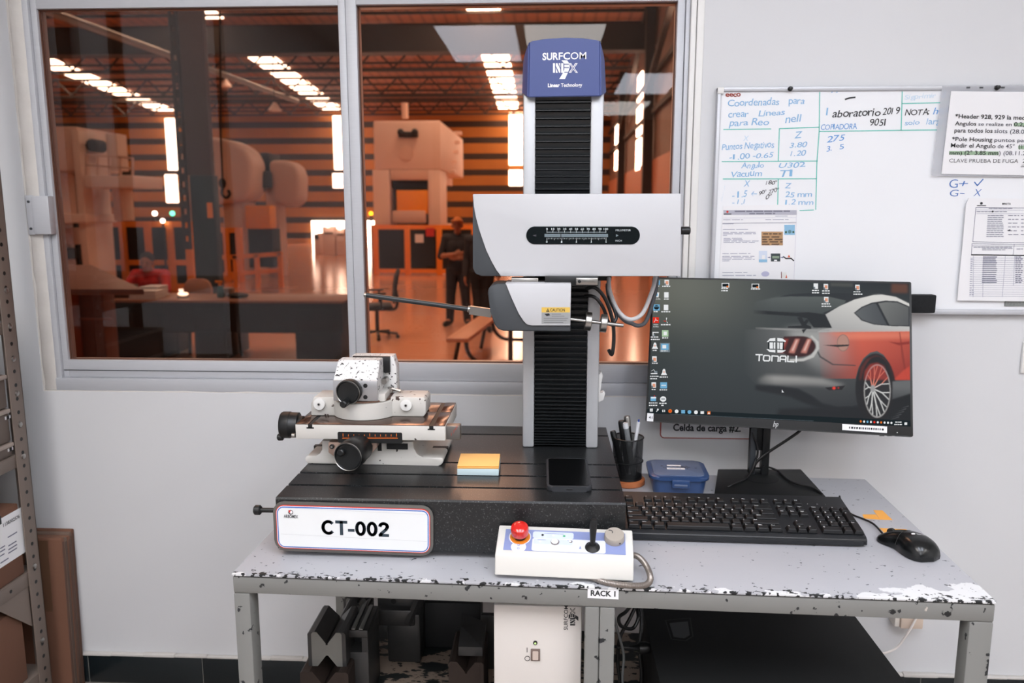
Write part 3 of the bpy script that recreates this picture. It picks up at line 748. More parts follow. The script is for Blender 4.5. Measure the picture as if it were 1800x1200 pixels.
MB().box(-.22, .22, -.2, .24, .30, .37, M_chairb, .03).build('seat', t); MB().cyl((0, 0, .05), (0, 0, .33), .03, M_hsteel, 12).build('stem', t)
MB().lathe([(.25, 0), (.25, .02), (.05, .06)], (0, 0, 0), UZ, M_hdark, 24).build('base', t)
def on_desk(px, py): return PZ(px, py, DT)
for i, (px0, px1, n, y, lab) in enumerate(((235, 281, 4, 9.72, 'white folder stack lying at the front of the desk by the person in red'), (254, 286, 5, 10.03, 'white folder stack behind the front stack on the dark desk'))):
    x0, x1 = PY(px0, 520, y).x, PY(px1, 520, y).x
    t = thing('folder_stack', lab, 'papers', ((x0+x1)/2, y, DT))
    for k in range(n):
        d = random.uniform(-.012, .012); MB().box(x0+d, x1+d, y-.1, y+.18, DT+k*.026, DT+k*.026+.022, M_paper if k % 2 == 0 else M_white, .003).build('folder', t, world=True)
x = PY(388, 520, 9.85).x; t = thing('spray_bottle', 'clear bottle with teal liquid standing on the dark desk', 'bottle', (x, 9.85, DT))
MB().lathe([(.04, 0), (.045, .01), (.045, .10), (.03, .13), (.016, .15)], (0, 0, 0), UZ, mk('teal_liquid', (60, 110, 115), .2)).build('bottle_body', t)
m = MB(); m.cyl((0, 0, .15), (0, 0, .19), .02, M_orange, 12); m.box(-.06, .03, -.015, .015, .185, .215, M_orange, .005); m.build('nozzle', t)
x = PY(402, 520, 10.0).x; t = tag(MB().lathe([(.06, 0), (.075, .05), (.07, .11), (.05, .115)], (x, 10.0, DT), UZ, mk('wrapped_bundle', (170, 150, 140), .6, var=.3, vscale=20), 12).build('cloth_bundle'), 'pale crumpled bundle beside the bottle on the dark desk', 'bundle')
x = PY(418, 520, 9.8).x; tag(MB().ball((x, 9.8, DT+.036), (.14, .09, .035), M_hdark).build('work_glove'), 'dark glove lying on the desk right of the bottle', 'glove')
x = PY(322, 520, 9.8).x; t = thing('desk_lamp', 'small bright lamp glowing low on the desk', 'lamp', (x, 9.8, DT))
MB().lathe([(.07, 0), (.07, .015), (.03, .02)], (0, 0, 0), UZ, M_hdark).build('base', t); MB().ball((0, 0, .05), (.07, .04, .022), emit('desk_lamp_glow', (255, 226, 200), 6), 12, 8).build('bulb', t)
x = PY(212, 520, 9.75).x; tag(MB().box(x-.14, x+.14, 9.72, 9.95, DT, DT+.16, mk('brown_carton', (96, 68, 54), .8, var=.1), .01).build('carton'), 'brown carton on the left end of the dark desk', 'box')
# visitor chair behind the desk
t = thing('visitor_chair', 'chair with pale rounded backrest behind the desk, right of the person in red', 'chair', (PY(346, 500, 10.6).x, 10.6, HF))
m = MB(); m.prism(rrect(-.19, .19, .55, .92, .12), (0, 0, 0), UX, UZ, (0, .06, 0), mk('pale_chair_back', (200, 150, 124), .6), .02); m.build('backrest', t)
MB().box(-.21, .21, -.4, .02, .42, .47, M_teal, .02).build('seat', t)
for sx in (-.18, .18):
    for sy in (-.36, 0): MB().cyl((sx, sy, 0), (sx, sy, .43), .014, M_hdark, 8).build('leg', t)
# brown counter at the left edge
cz = CAM_Z-.68
M_cnt = mk('brown_counter', (148, 92, 74), .55, var=.1, vscale=1.5); M_cnt2 = mk('brown_counter_top', (120, 84, 72), .4, var=.1, vscale=1.5)
P4 = [PZ(96, 466, cz), PZ(160, 465, cz), PZ(253, 508, cz), PZ(90, 508, cz)]
t = thing('reception_counter', 'brown counter with a slanting top edge at the left end of the window', 'counter', (P4[3].x, P4[3].y, HF))
m = MB(); m.prism([(q.x, q.y) for q in P4], (0, 0, cz-.05), UX, UY, (0, 0, .05), M_cnt2, .008); m.build('countertop', t, world=True)
a, b = PY(104, 560, 7.6), PY(182, 560, 7.6)
m = MB(); m.box(a.x-.8, a.x+.12, 7.6, 7.98, HF, cz-.05, M_cnt, .01); m.build('end_panel', t, world=True)
m = MB(); m.box(a.x+.12, b.x-.08, 7.75, 7.98, HF, cz-.05, mk('brown_counter_side', (112, 72, 60), .5, var=.1), .01)
for z in (.35, .75): m.box(a.x+.12, b.x, 7.735, 7.75, HF+z, HF+z+.02, M_cnt)
m.build('cupboard', t, world=True)

# ---------------------------------------------------------------- office chair, bench and table
p = PY(664, 597, 11.4)
t = thing('office_chair', 'black mesh office chair seen from the side, just right of the mullion', 'chair', (p.x, 11.4, HF), rotz=R(-75))
m = MB(); m.box(-.23, .23, -.24, .22, .42, .50, M_chairb, .035, 3); m.build('seat', t)
q = [(-.22+.44*i/8, .22+.05*math.cos(math.pi*(i/8-.5))) for i in range(9)]
m = MB()
pr = [(.22, .52), (.25, .62), (.245, .75), (.27, .90), (.32, 1.0), (.34, 1.0), (.30, .90), (.275, .75), (.28, .62), (.25, .52)]
m.prism(pr, (-.21, 0, 0), UY, UZ, (.42, 0, 0), M_chairb, .01); m.build('backrest', t)
m = MB(); m.tube([(0, .1, .42), (0, .26, .42), (0, .30, .55), (0, .28, .68)], .022, M_hdark, 8, smooth=4); m.build('back_support', t)
for s_ in (-1, 1):
    m = MB(); m.tube([(s_*.23, .05, .46), (s_*.29, .05, .46), (s_*.29, .05, .66)], .015, M_hdark, 8); m.box(s_*.29-.03, s_*.29+.03, -.14, .12, .66, .69, M_hdark, .01); m.build('armrest', t)
MB().cyl((0, 0, .08), (0, 0, .42), .028, M_hsteel, 12).build('gas_column', t)
for k in range(5):
    a = 2*math.pi*k/5; d = Vector((math.cos(a), math.sin(a), 0))
    l_ = MB().bar((0, 0, .10), d*.3+Vector((0, 0, .07)), .04, .03, M_hdark).build('base_leg', t); MB().ball(d*.3+Vector((0, 0, .03)), .03, M_hdark, 10, 8).build('caster', l_)
bz = HF+.45
A, B, C3, D3 = PZ(784, 594, bz), PZ(822, 592, bz), PZ(852, 556, bz), PZ(841, 555, bz)
M_plank = mk('tan_plank', (196, 140, 106), .5, var=.1, vscale=3); M_pipe = mk('dark_pipe', (46, 36, 32), .45, .3)
t = thing('picnic_table', 'picnic table with tan bench plank and dark pipe legs, half hidden by the column', 'table', (A.x, A.y, HF))
dirv = (D3-A).normalized(); wdv = Vector((dirv.y, -dirv.x, 0)); Lb = 2.0
m = MB(); m.prism([(0, 0), (Lb, 0), (Lb, .25), (0, .25)], (A.x, A.y, bz-.045), dirv, wdv, (0, 0, .045), M_plank, .006); m.build('bench_seat', t, world=True)
m = MB(); o2 = A+wdv*.50; m.prism([(-.1, 0), (Lb, 0), (Lb, .85), (-.1, .85)], (o2.x, o2.y, HF+.70), dirv, wdv, (0, 0, .045), M_plank, .006); m.build('tabletop', t, world=True)
for k, s_ in enumerate((.12, Lb-.15)):
    b0 = A+dirv*s_
    f = lambda w_, z: b0+wdv*w_+Vector((0, 0, z-bz+HF-HF)) if False else Vector((b0.x+wdv.x*w_, b0.y+wdv.y*w_, z))
    m = MB(); m.tube([f(.12, bz-.04), f(.04, HF+.02)], .024, M_pipe, 8); m.tube([f(.20, bz-.04), f(.22, HF+.28), f(.32, HF+.17), f(.5, HF+.15), f(.95, HF+.15)], .024, M_pipe, 8, smooth=5)
    m.tube([f(.70, HF), f(.70, HF+.70)], .028, M_pipe, 8); m.tube([f(.95, HF), f(.95, HF+.70)], .02, M_pipe, 8); m.build('pipe_leg', t, world=True)

# ================================================================ WORK TABLE
TZ = .615
M_ttop = worn('grey_table_enamel', (172, 173, 178), (216, 217, 218), (26, 30, 32), 16.0, .86, 95.0, .695, .42, front=(.05, .33, .022, .16), corner=((1.23, -.04, .6), .25, .55, .06), stretch=(1, 1.6, 1))
M_tfr = worn('grey_frame_enamel', (122, 122, 119), (186, 176, 166), (26, 28, 30), 34.0, .74, 60.0, .645, .5)
TW, TD = 1.21, .567
tbl = thing('work_table', 'grey painted steel work table with chipped edges carrying the measuring machine', 'table', (-.52, 1.213, 0), R(-1.9))
m = MB(); m.box(0, TW, 0, TD, TZ-.005, TZ, M_ttop, .0015); m.build('tabletop', tbl)
m = MB(); rz = (TZ-.036, TZ-.0068)
m.box(.0, TW, .002, .030, *rz, M_tfr, .003); m.box(0, TW, TD-.03, TD, *rz, M_tfr, .003); m.box(0, .03, .03, TD-.03, *rz, M_tfr, .003); m.box(TW-.03, TW, .03, TD-.03, *rz, M_tfr, .003)
m.build('rail', tbl)
MB().box(.002, TW-.002, .0035, TD-.004, TZ-.0069, TZ-.0049, mk('dirty_seam', (30, 30, 30), .8)).build('seam', tbl)
for x0, x1, y0_, y1_ in ((0, .028, .002, .038), (TW-.036, TW-.0, .002, .034), (0, .03, TD-.03, TD), (TW-.16, TW-.13, TD-.03, TD)):
    MB().box(x0, x1, y0_, y1_, 0, rz[0], M_tfr, .003).build('leg', tbl)
m = MB(); m.box(.582, .605, .002, .030, 0, rz[0], M_tfr, .003); m.box(.6055, .630, .0025, .030, 0, rz[0], M_tfr, .003); m.build('leg', tbl)
M_shelf = worn('worn_shelf_paint', (40, 44, 44), (172, 154, 138), (30, 32, 32), 15.0, .49, 60.0, .60, .6, stretch=(.7, 1.3, 1))
MB().box(.031, TW-.037, .031, TD-.03, .225, .24, M_shelf, .002).build('lower_shelf', tbl)
# label on the rail
m = MB(); a, b = PY(1033, 1053, 1.19), PY(1088, 1036, 1.19)
ang = R(-1.9); u = Vector((math.cos(ang), math.sin(ang), 0)); ln = Vector((math.sin(ang), -math.cos(ang), 0))
o2 = Vector((a.x, 1.213+math.tan(ang)*(a.x+.52)+.002, a.z))+ln*.0006
wl = b.x-a.x; hl = b.z-a.z
s_ = MB().prism([(0, 0), (wl, -.0006), (wl, hl), (0, hl)], o2, u, UZ, ln*.0005, M_paper).build('sticker', tbl, world=True, smooth=False)
s_['label'] = 'white RACK 1 sticker'
MB().text('RACK 1', o2+ln*.0007+u*wl*.5+UZ*hl*.25, u, UZ, hl*.5, M_ink, width=wl*.8, align='C', off=.035).build('lettering', s_, world=True, smooth=False)

# ================================================================ MEASURING MACHINE
GT = .72
GX0, GX1, GY0, GY1 = -.466, .132, 1.285, 1.762
M_gran = speckle('black_granite', (27, 29, 30), (92, 92, 94), 420, .60, .30)
mac = thing('measuring_machine', 'surface measuring machine with black granite base, tall column and blue cap', 'machine', (-.167, 1.52, TZ))
gy = [PZ(1093, 861, GT).y, PZ(1089, 839, GT).y, PZ(1085, 817, GT).y, PZ(1068, 766, GT).y]
pr = [(GY0, .628), (GY0, GT-.003), (GY0+.003, GT)]
for y in gy: pr += [(y-.004, GT), (y-.004, GT-.006), (y-.009, GT-.006), (y-.009, GT-.014), (y+.009, GT-.014), (y+.009, GT-.006), (y+.004, GT-.006), (y+.004, GT)]
pr += [(GY1, GT), (GY1, .628)]
MB().prism(pr, (GX0, 0, 0), UY, UZ, (GX1-GX0, 0, 0), M_gran).build('granite_base', mac, world=True, smooth=False)
m = MB()
for x in (GX0+.06, GX1-.06):
    for y in (GY0+.06, GY1-.06): m.cyl((x, y, TZ), (x, y, .628), .025, M_dark)
m.build('foot', mac, world=True)
k = PX(450, 896, -.503)
m = MB(); m.cyl((-.50, k.y, k.z), (GX0, k.y, k.z), .0042, M_black, 16); m.cyl((-.506, k.y, k.z), (-.494, k.y, k.z), .0085, M_black, 20, .002); m.build('side_bolt', mac, world=True)
# column
CYF = 1.60
M_rail = mk('silver_column_rail', (184, 186, 189), .38, .2, var=.04, vscale=40)
for nm, x0, x1 in (('column_rail', -.0525, -.0285), ('column_rail', .0785, .1035)):
    m = MB(); m.box(x0, x1, CYF, CYF+.145, GT, 1.45, M_rail, .004); m.build(nm, mac, world=True)
M_bel = mk('bellows_rubber', (26, 29, 31), .32)
pr = [(CYF+.05, GT+.002)]; z = GT+.002; k = 0
pit = .0044
while z < 1.448:
    p_ = .0050+.0075*min(1, (z-GT)/.21) if z < 1.08 else .0088+.0075*(z-1.08)/.36
    pr += [(CYF+.010, z), (CYF+.0075, z+p_*.62), (CYF+.0005, z+p_*.74), (CYF+.0005, z+p_*.86), (CYF+.006, z+p_*.99)]
    z += p_
pr = [q for q in pr if q[1] < 1.4475]+[(CYF+.05, 1.448)]
MB().prism(pr, (-.0285, 0, 0), UY, UZ, (.107, 0, 0), M_bel).build('bellows', mac, world=True, smooth=False)
MB().box(-.045, .097, CYF+.05, CYF+.143, GT, 1.45, M_dark).build('column_core', mac, world=True)
# cap
M_cap = mk('blue_cap_plastic', (64, 78, 134), .42, bump=.06, bscale=700, var=.02)
FC = CYF-.016
def cpt(px, py, Y=FC): v = PY(px, py, Y); return (v.x, v.z)
fr_ = [cpt(*q) for q in ((928, 172), (1056, 170), (1055.5, 71), (1052, 69), (1020, 66.2), (992, 65.6), (960, 67.5), (933, 71), (929.5, 74))]
ou_ = [cpt(*q) for q in ((917, 163), (1067, 161), (1064, 100), (1060, 82), (1020, 68.5), (992, 68), (960, 70), (924, 84), (919, 102))]
m = MB(); V = [(a, FC, b) for a, b in fr_]+[(a, FC+.020, b) for a, b in ou_]+[(a, FC+.165, b) for a, b in ou_]; n = len(fr_)
F = [tuple(range(n))]
for k in range(2):
    for i in range(n): F.append((k*n+i, (k+1)*n+i, (k+1)*n+(i+1) % n, k*n+(i+1) % n))
F.append(tuple(range(2*n, 3*n))[::-1])
b = bmesh.new(); vv = [b.verts.new(v) for v in V]
for f in F: b.faces.new([vv[i] for i in f])
bmesh.ops.recalc_face_normals(b, faces=b.faces[:]); bmesh.ops.bevel(b, geom=b.edges[:], offset=.0025, segments=3, affect='EDGES')
m.bm(b, M_cap); cap = m.build('column_cap', mac, world=True)
M_wprint = mk('white_print', (238, 238, 240), .6)
TYc = FC-.0006
def seg_text(mb, s, x0, y0, x1, y1, cap_, mat, Y, off=0.0, shear=0.0, sp=1.0):
    """lettering between two picture points on the vertical plane at Y, capitals cap_ picture pixels high"""
    o_, e_ = PY(x0, y0, Y), PY(x1, y1, Y); u_ = e_-o_
    h_ = PY(x0, y0-cap_, Y).z-o_.z
    mb.text(s, o_, u_, UZ, h_, mat, width=u_.length, off=off, shear=shear, sp=sp)
def poly_px(mb, pts, Y, mat):
    v = [PY(a, b, Y) for a, b in pts]; q = [(p.x, p.z) for p in v]
    A_ = sum(q[i][0]*q[(i+1) % len(q)][1]-q[(i+1) % len(q)][0]*q[i][1] for i in range(len(q)))
    if A_ < 0: q = q[::-1]
    mb.flat(q, (0, Y, 0), UX, UZ, mat)
def line_px(mb, pts, Y, wpx, mat):
    v = [PY(a, b, Y) for a, b in pts]; mb.line([(p.x, p.z) for p in v], (0, Y, 0), UX, UZ, wpx*Y/FPX, mat)
m = MB()
for s, x0, x1, off in (('SUR', 953.5, 981.5, .03), ('FC', 982, 1002, .02), ('OM', 1003, 1030.5, .004)): seg_text(m, s, x0, 105.5-(x0-953)*.026, x1, 105.5-(x1-953)*.026, 12, M_wprint, TYc, off)
def nex(mb, T, mat, back, Y):
    """the N-E-X mark with the slanting stroke through it; T maps its own 0..44 x 0..34 box to the picture"""
    P_ = lambda pts: [T(a, b) for a, b in pts]
    for q in ([(0, 5), (3.6, 5), (3.6, 22), (0, 22)], [(5, 5), (8, 5), (13, 16), (13, 22), (11, 22), (5, 9.5)], [(5, 13), (8.6, 22), (5, 22)], [(10, 5), (13, 5), (13, 13)],
              [(14.5, 5), (18.4, 5), (18.4, 22), (14.5, 22)], [(15, 0), (25, 0), (29, 6), (29.5, 12), (27, 20), (21, 33), (11, 33), (17.5, 22), (20, 16), (20, 6)]):
        poly_px(mb, P_(q), Y, mat)
    for q in (20, 11): pass
    for y_ in (6.2, 12, 20.2): poly_px(mb, P_([(20, y_), (28, y_), (28, y_+1.5), (20, y_+1.5)]), Y-.0003, back)
    for q in ([(28.5, 5), (32, 5), (35.5, 11), (39, 5), (43.5, 5), (37.5, 13.5), (44, 22), (40, 22), (35.5, 16), (32, 22), (27.5, 22), (33.5, 13.5)],): poly_px(mb, P_(q), Y-.0004, mat)
    poly_px(mb, P_([(30.5, 6.4), (31.6, 6.4), (35.5, 13), (39.7, 6.4), (41, 6.4), (36.3, 13.5), (41.2, 20.6), (40.2, 20.6), (35.5, 14.5), (31.6, 20.6), (30.4, 20.6), (34.7, 13.5)]), Y-.0006, back)
nex(m, lambda a, b: (972+a*1.0, 106+b*1.0), M_wprint, M_cap, TYc-.0002)
seg_text(m, 'Linear', 963, 153, 984, 152.6, 6, M_wprint, TYc, .045); seg_text(m, 'Technology', 986, 152.6, 1023.5, 152, 6, M_wprint, TYc, .02)
m.build('lettering', cap, world=True, smooth=False)['label'] = 'white SURFCOM NEX lettering'
# drive unit housing
DYF = 1.48
M_sil = mk('silver_white_cover', (190, 191, 194), .42, .0, var=.015, bump=.03, bscale=900)
M_char = mk('charcoal_housing', (62, 66, 70), .5, bump=.12, bscale=1200)
def pxpoly(pts, Y): v = [PY(a, b, Y) for a, b in pts]; return [(p.x, p.z) for p in v][::-1]
cur = [(830.5, 341), (833, 362), (836.5, 381), (842, 402), (848, 420), (855, 440), (864, 459), (873, 475), (880, 485.5)]
drv = MB().prism(pxpoly(cur+[(1197, 485.5), (1197.5, 340)], DYF), (0, DYF, 0), UX, UZ, (0, .10, 0), M_sil, .0022).build('drive_cover', mac, world=True)
m = MB(); m.prism(pxpoly([(831, 343), (834, 364), (838, 383), (843, 404), (849, 422), (856, 442), (865, 461), (874, 477), (881, 485), (846, 485), (836, 481), (831, 471)], DYF+.004), (0, DYF+.004, 0), UX, UZ, (0, .092, 0), M_char, .0015)
m.build('drive_end_cover', mac, world=True)
m = MB(); k = PY(1198, 405, DYF+.05); m.cyl(k-Vector((.002, 0, 0)), k+Vector((.016, 0, 0)), .0075, M_black, 20, .0015); m.build('end_knob', mac, world=True)
m = MB(); a, b = PY(925, 429, DYF), PY(1125, 398, DYF)
m.prism(rrect(a.x, b.x, a.z, b.z, (b.z-a.z)*.49, 10), (0, DYF-.0012, 0), UX, UZ, (0, .002, 0), mk('scale_window_black', (16, 22, 24), .15)); scw = m.build('scale_window', mac, world=True)
m = MB(); SY = DYF-.0018; M_sc = mk('scale_print', (196, 204, 206), .6); M_scg = mk('scale_slot_grey', (104, 118, 124), .4)
zx = lambda X: 910+X*230/1800; zy = lambda Y_: 385+Y_*230/1800
poly_px(m, [(zx(368), zy(203)), (zx(1243), zy(203)), (zx(1243), zy(248)), (zx(368), zy(248))], SY, M_scg)
poly_px(m, [(zx(588), zy(205)), (zx(600), zy(205)), (zx(600), zy(248)), (zx(588), zy(248))], SY-.0003, M_ink)
for i in range(11):
    X = 403+81*i; line_px(m, [(zx(X), zy(155)), (zx(X), zy(188))], SY, .7, M_sc); n_ = str(i*10); hw = {1: 11, 2: 22, 3: 31}[len(n_)]
    seg_text(m, n_, zx(X-hw), zy(150), zx(X+hw), zy(150), 3.4, M_sc, SY, .01)
line_px(m, [(zx(400), zy(180)), (zx(1214), zy(180))], SY, 1.1, mk('scale_ruling', (120, 132, 136), .6))
for i in range(41):
    X = 403+20.3*i; line_px(m, [(zx(X), zy(258)), (zx(X), zy(320 if i % 10 == 0 else 285 if i % 5 == 0 else 275))], SY, .65 if i % 10 == 0 else .45, M_sc)
    if i % 10 == 0: seg_text(m, str(i//10), zx(X-12 if i else X-14), zy(326), zx(X+8), zy(326), 3.0, M_sc, SY-.0002)
seg_text(m, 'MILLIMETER', zx(1348), zy(165), zx(1555), zy(165), 3.2, M_sc, SY); seg_text(m, 'INCH', zx(1345), zy(308), zx(1432), zy(308), 3.0, M_sc, SY)
poly_px(m, [(zx(1352), zy(206)), (zx(1390), zy(225)), (zx(1352), zy(244))], SY, M_scg); poly_px(m, [(zx(255), zy(210)), (zx(205), zy(225)), (zx(255), zy(242))], SY, mk('scale_arrow_dim', (50, 50, 58), .5))
m.build('scale_markings', scw, world=True, smooth=False)
# carriage between column and drive, bracket under it
m = MB(); m.box(-.03, .08, DYF+.099, CYF+.004, 1.10, 1.21, M_dark, .002); m.build('carriage', mac, world=True)
HYF = 1.455
m = MB(); a, b = PY(958, 500, HYF+.05), PY(1050, 485, HYF+.05); m.box(a.x, b.x, HYF+.02, HYF+.12, a.z, b.z+.002, M_black, .001)
a, b = PY(1012, 499, HYF+.03), PY(1050, 487, HYF+.03); m.box(a.x, b.x, HYF+.012, HYF+.04, a.z, b.z, M_steel, .001); m.cyl((a.x+.006, HYF+.009, (a.z+b.z)/2), (a.x+.006, HYF+.013, (a.z+b.z)/2), .003, M_black, 12)
a, b = PY(872, 500, HYF+.05), PY(965, 487, HYF+.05); m.box(a.x+.03, b.x-.02, HYF+.03, HYF+.06, a.z, b.z, M_steel, .001); m.build('head_bracket', mac, world=True)
m = MB(); a = PY(1030, 485, CYF); m.box(a.x-.06, a.x+.09-.04, CYF-.012, CYF+.002, a.z-.008, a.z+.006, M_black); m.build('cable_guide', mac, world=True)
# detector head
m = MB(); m.prism(pxpoly([(857, 515), (859, 506), (865, 500.5), (874, 499), (1003, 499), (1003, 583), (884, 581.5), (875, 578), (869, 570), (862, 548)], HYF+.004), (0, HYF+.004, 0), UX, UZ, (0, .08, 0), M_char, .003, 3)
m.build('detector_body', mac, world=True)
det = MB().prism(pxpoly([(888, 498), (900, 525), (912, 551), (920, 564), (926, 570), (935, 572), (1002.5, 572), (1004, 498)], HYF), (0, HYF, 0), UX, UZ, (0, .078, 0), M_sil, .0012).build('detector_cover', mac, world=True)
LY = HYF-.0005
m = MB(); M_cy = mk('caution_yellow', (214, 178, 80), .5); M_cg = mk('caution_grey', (150, 152, 152), .5)
poly_px(m, [(952, 540), (1002, 540), (1002, 549), (952, 549)], LY, M_cy); poly_px(m, [(952, 549), (1002, 549), (1002, 569), (952, 569)], LY, M_cg)
seg_text(m, 'CAUTION', 967, 547.3, 993, 547.3, 5.0, M_ink, LY-.0003, .012)
poly_px(m, [(960, 547.8), (966, 547.8), (963, 541.6)], LY-.0003, M_ink); poly_px(m, [(962.6, 546.8), (963.4, 546.8), (963.4, 543.5), (962.6, 543.5)], LY-.0005, M_cy)
poly_px(m, [(957, 551.5), (965, 550.5), (967, 554), (961, 555.5)], LY-.0003, M_ink)
for i, (x0, x1) in enumerate(((970, 986), (970, 992), (956, 998), (956, 996), (956, 990))):
    y_ = 552+i*3.6; line_px(m, [(x0, y_), (x1, y_)], LY-.0003, .8, mk('caution_text_grey', (92, 94, 96), .6))
cl = m.build('caution_label', det, world=True, smooth=False); cl['label'] = 'yellow and grey CAUTION label'
# stylus
SYp = HYF+.035
def pp(x, y, Y=SYp): return PY(x, y, Y)
m = MB(); m.tube([pp(644, 518.5), pp(826, 543.5)], .0047, mk('carbon_rod', (40, 44, 47), .35), 14); st = m.build('stylus_arm', mac, world=True)
m = MB(); m.cyl(pp(639.5, 517.8), pp(647, 519), .0036, M_steel, 12, .0006); m.tube([pp(641, 520), pp(641.5, 526)], [.0016, .0003], M_steel, 8); m.build('stylus_tip', st, world=True)
m = MB(); m.bar(pp(826, 544.5), pp(864, 550), .014, .0155, M_steel); m.cyl(pp(822, 543), pp(827, 543.6), .0062, M_steel, 16, .001); m.build('stylus_holder', mac, world=True)
# counterweight
m = MB(); m.cyl(pp(1000, 560.5), pp(1096, 572), .0035, M_steel, 14, .0006); rod = m.build('counterweight_rod', mac, world=True)
dr = (pp(1096, 572)-pp(1000, 560.5)).normalized()
for px, r_ in ((1034, .0175), (1061, .0172)):
    c = pp(px, 560.5+(px-1000)*.12); m = MB(); m.lathe([(r_-.001, -.006), (r_, -.005), (r_, .005), (r_-.001, .006)], c, dr, M_steel, 32); m.build('counterweight', rod, world=True)
# cables on the column
m = MB(); M_cab = mk('black_cable', (18, 18, 19), .4); M_cabw = mk('grey_cable', (196, 196, 198), .45)
y1, y2 = 1.56, 1.60
def cb(*q): return [PY(a, b_, Y) for a, b_, Y in q]
MB().tube(cb((1030, 508, 1.54), (1045, 505, 1.53), (1062, 522, 1.53), (1075, 555, 1.535), (1079, 590, 1.54), (1076, 622, 1.54), (1070, 615, 1.55)), .0036, M_cab, 10, smooth=6).build('cable', mac, world=True)
MB().tube(cb((1028, 520, 1.55), (1045, 522, 1.54), (1060, 540, 1.54), (1072, 570, 1.545), (1083, 560, 1.55), (1080, 545, 1.56), (1070, 520, 1.57)), .0034, M_cab, 10, smooth=6).build('cable', mac, world=True)
c1 = MB().tube(cb((1070, 488, 1.58), (1072, 512, 1.57), (1086, 545, 1.56), (1106, 561, 1.555), (1128, 552, 1.555), (1143, 520, 1.56), (1152, 487, 1.57), (1152, 440, 1.59)), .0042, M_cabw, 12, smooth=6).build('cable', mac, world=True)
c1['label'] = 'pale grey looped cable'
MB().tube(cb((1068, 498, 1.60), (1070, 520, 1.60), (1082, 545, 1.60), (1098, 563, 1.60), (1110, 568, 1.60), (1122, 572, 1.60), (1135, 565, 1.60), (1146, 535, 1.605), (1154, 500, 1.61), (1156, 450, 1.61)), .0042, mk('dark_grey_cable', (82, 86, 92), .45), 12, smooth=6).build('cable', mac, world=True)
m = MB(); a = PY(1052, 660, 1.63); b = PY(1060, 708, 1.63)
m.prism([(0, 0), (.012, .006), (.016, .02), (.012, .024), (.003, .018), (.006, .045), (.011, .056), (.006, .066), (0, .058)], (.1035, 1.63, b.z), UX, UZ, (0, .02, 0), M_white, .0015); m.build('cable_hook', mac, world=True)

# ---- sign plate on the granite front
sg = thing('sign_plate', 'white CT-002 sign plate with red and blue rim on the granite front', 'sign', (-.30, GY0-.004, .66))
PYs = GY0-.002
q = [PY(a, b, PYs) for a, b in ((480, 880), (762, 888), (762, 976), (484, 966))]
def quadpt(u_, v_): return q[3].lerp(q[2], u_).lerp(q[0].lerp(q[1], u_), v_)
def sub_rr(inset, n=6):
    W_, H_ = 1.0, 1.0; ax, az = inset/.287, inset/.09; r_ = max(.02-inset, .004); out = []
    for (cx, cz_, a0) in ((1, 1, 0), (0, 1, 90), (0, 0, 180), (1, 0, 270)):
        for i in range(n+1):
            a_ = R(a0+90*i/n); rx, rz_ = r_/.287, r_/.09
            ux = (1-ax-rx if cx else ax+rx)+rx*math.cos(a_); uz = (1-az-rz_ if cz_ else az+rz_)+rz_*math.sin(a_)
            v = quadpt(ux, uz); out.append((v.x, v.z))
    return out
MB().prism(sub_rr(0), (0, PYs-.003, 0), UX, UZ, (0, .0035, 0), mk('sign_backing', (92, 90, 86), .5, var=.1), .001).build('backing', sg, world=True)
m = MB(); m.prism(sub_rr(.0055), (0, PYs-.0042, 0), UX, UZ, (0, .0015, 0), M_red); m.prism(sub_rr(.0078), (0, PYs-.0048, 0), UX, UZ, (0, .001, 0), M_blue)
m.prism(sub_rr(.0068), (0, PYs-.0045, 0), UX, UZ, (0, .001, 0), M_paper); m.prism(sub_rr(.0098), (0, PYs-.0052, 0), UX, UZ, (0, .001, 0), mk('sign_white', (226, 228, 228), .35)); m.build('face', sg, world=True, smooth=False)
m = MB(); SYs = PYs-.0056
M_num = mk('sign_slate_print', (42, 56, 66), .6)
def bold_glyphs(mb, s, x0, y0_, x1, y1_, cap_, mat, Y):
    """plain bold sans capitals and figures drawn as thick strokes"""
    ar = lambda cx, cy_, rx, ry, a0, a1, n=18: [(cx+rx*math.cos(R(a0+(a1-a0)*i/n)), cy_+ry*math.sin(R(a0+(a1-a0)*i/n))) for i in range(n+1)]
    w_ = .195; h_ = w_/2
    G = {'C': (.78, [ar(.40, .5, .32, .5-h_, 48, 312)]), 'T': (.66, [[(.03, 1-h_), (.63, 1-h_)], [(.33, 1-h_), (.33, h_*.6)]]), '-': (.36, [[(.04, .36), (.32, .36)]]),
         '0': (.62, [ar(.31, .5, .225, .5-h_, 0, 360)]), '2': (.62, [ar(.31, .70, .215, .30-h_, 170, -20)+[(.44, .50), (.16, .21), (.10, h_)], [(.06, h_), (.56, h_)]])}
    tot = sum(G[c][0] for c in s)+.07*(len(s)-1); o_, e_ = PY(x0, y0_, Y), PY(x1, y1_, Y); u_ = (e_-o_)/tot; v_ = UZ*(PY(x0, y0_-cap_, Y).z-o_.z); x = 0
    for c in s:
        for st_ in G[c][1]: mb.line(st_, o_+u_*x, u_, v_, w_, mat)
        x += G[c][0]+.07
bold_glyphs(m, 'CT-002', 566, 939, 684, 943.5, 25.5, M_num, SYs)
seg_text(m, 'ARBOMEX', 499, 909.5, 524, 910.5, 5.2, M_ink, SYs, .02)
v = PY(511, 900, SYs); m.flat(circle(v.x, v.z, .0042, 20), (0, SYs-.0002, 0), UX, UZ, M_ink); m.flat(circle(v.x+.0006, v.z+.0002, .0026, 20), (0, SYs-.0004, 0), UX, UZ, M_paper); poly_px(m, [(506.5, 896), (511, 897), (509, 902)], SYs-.0006, M_red)
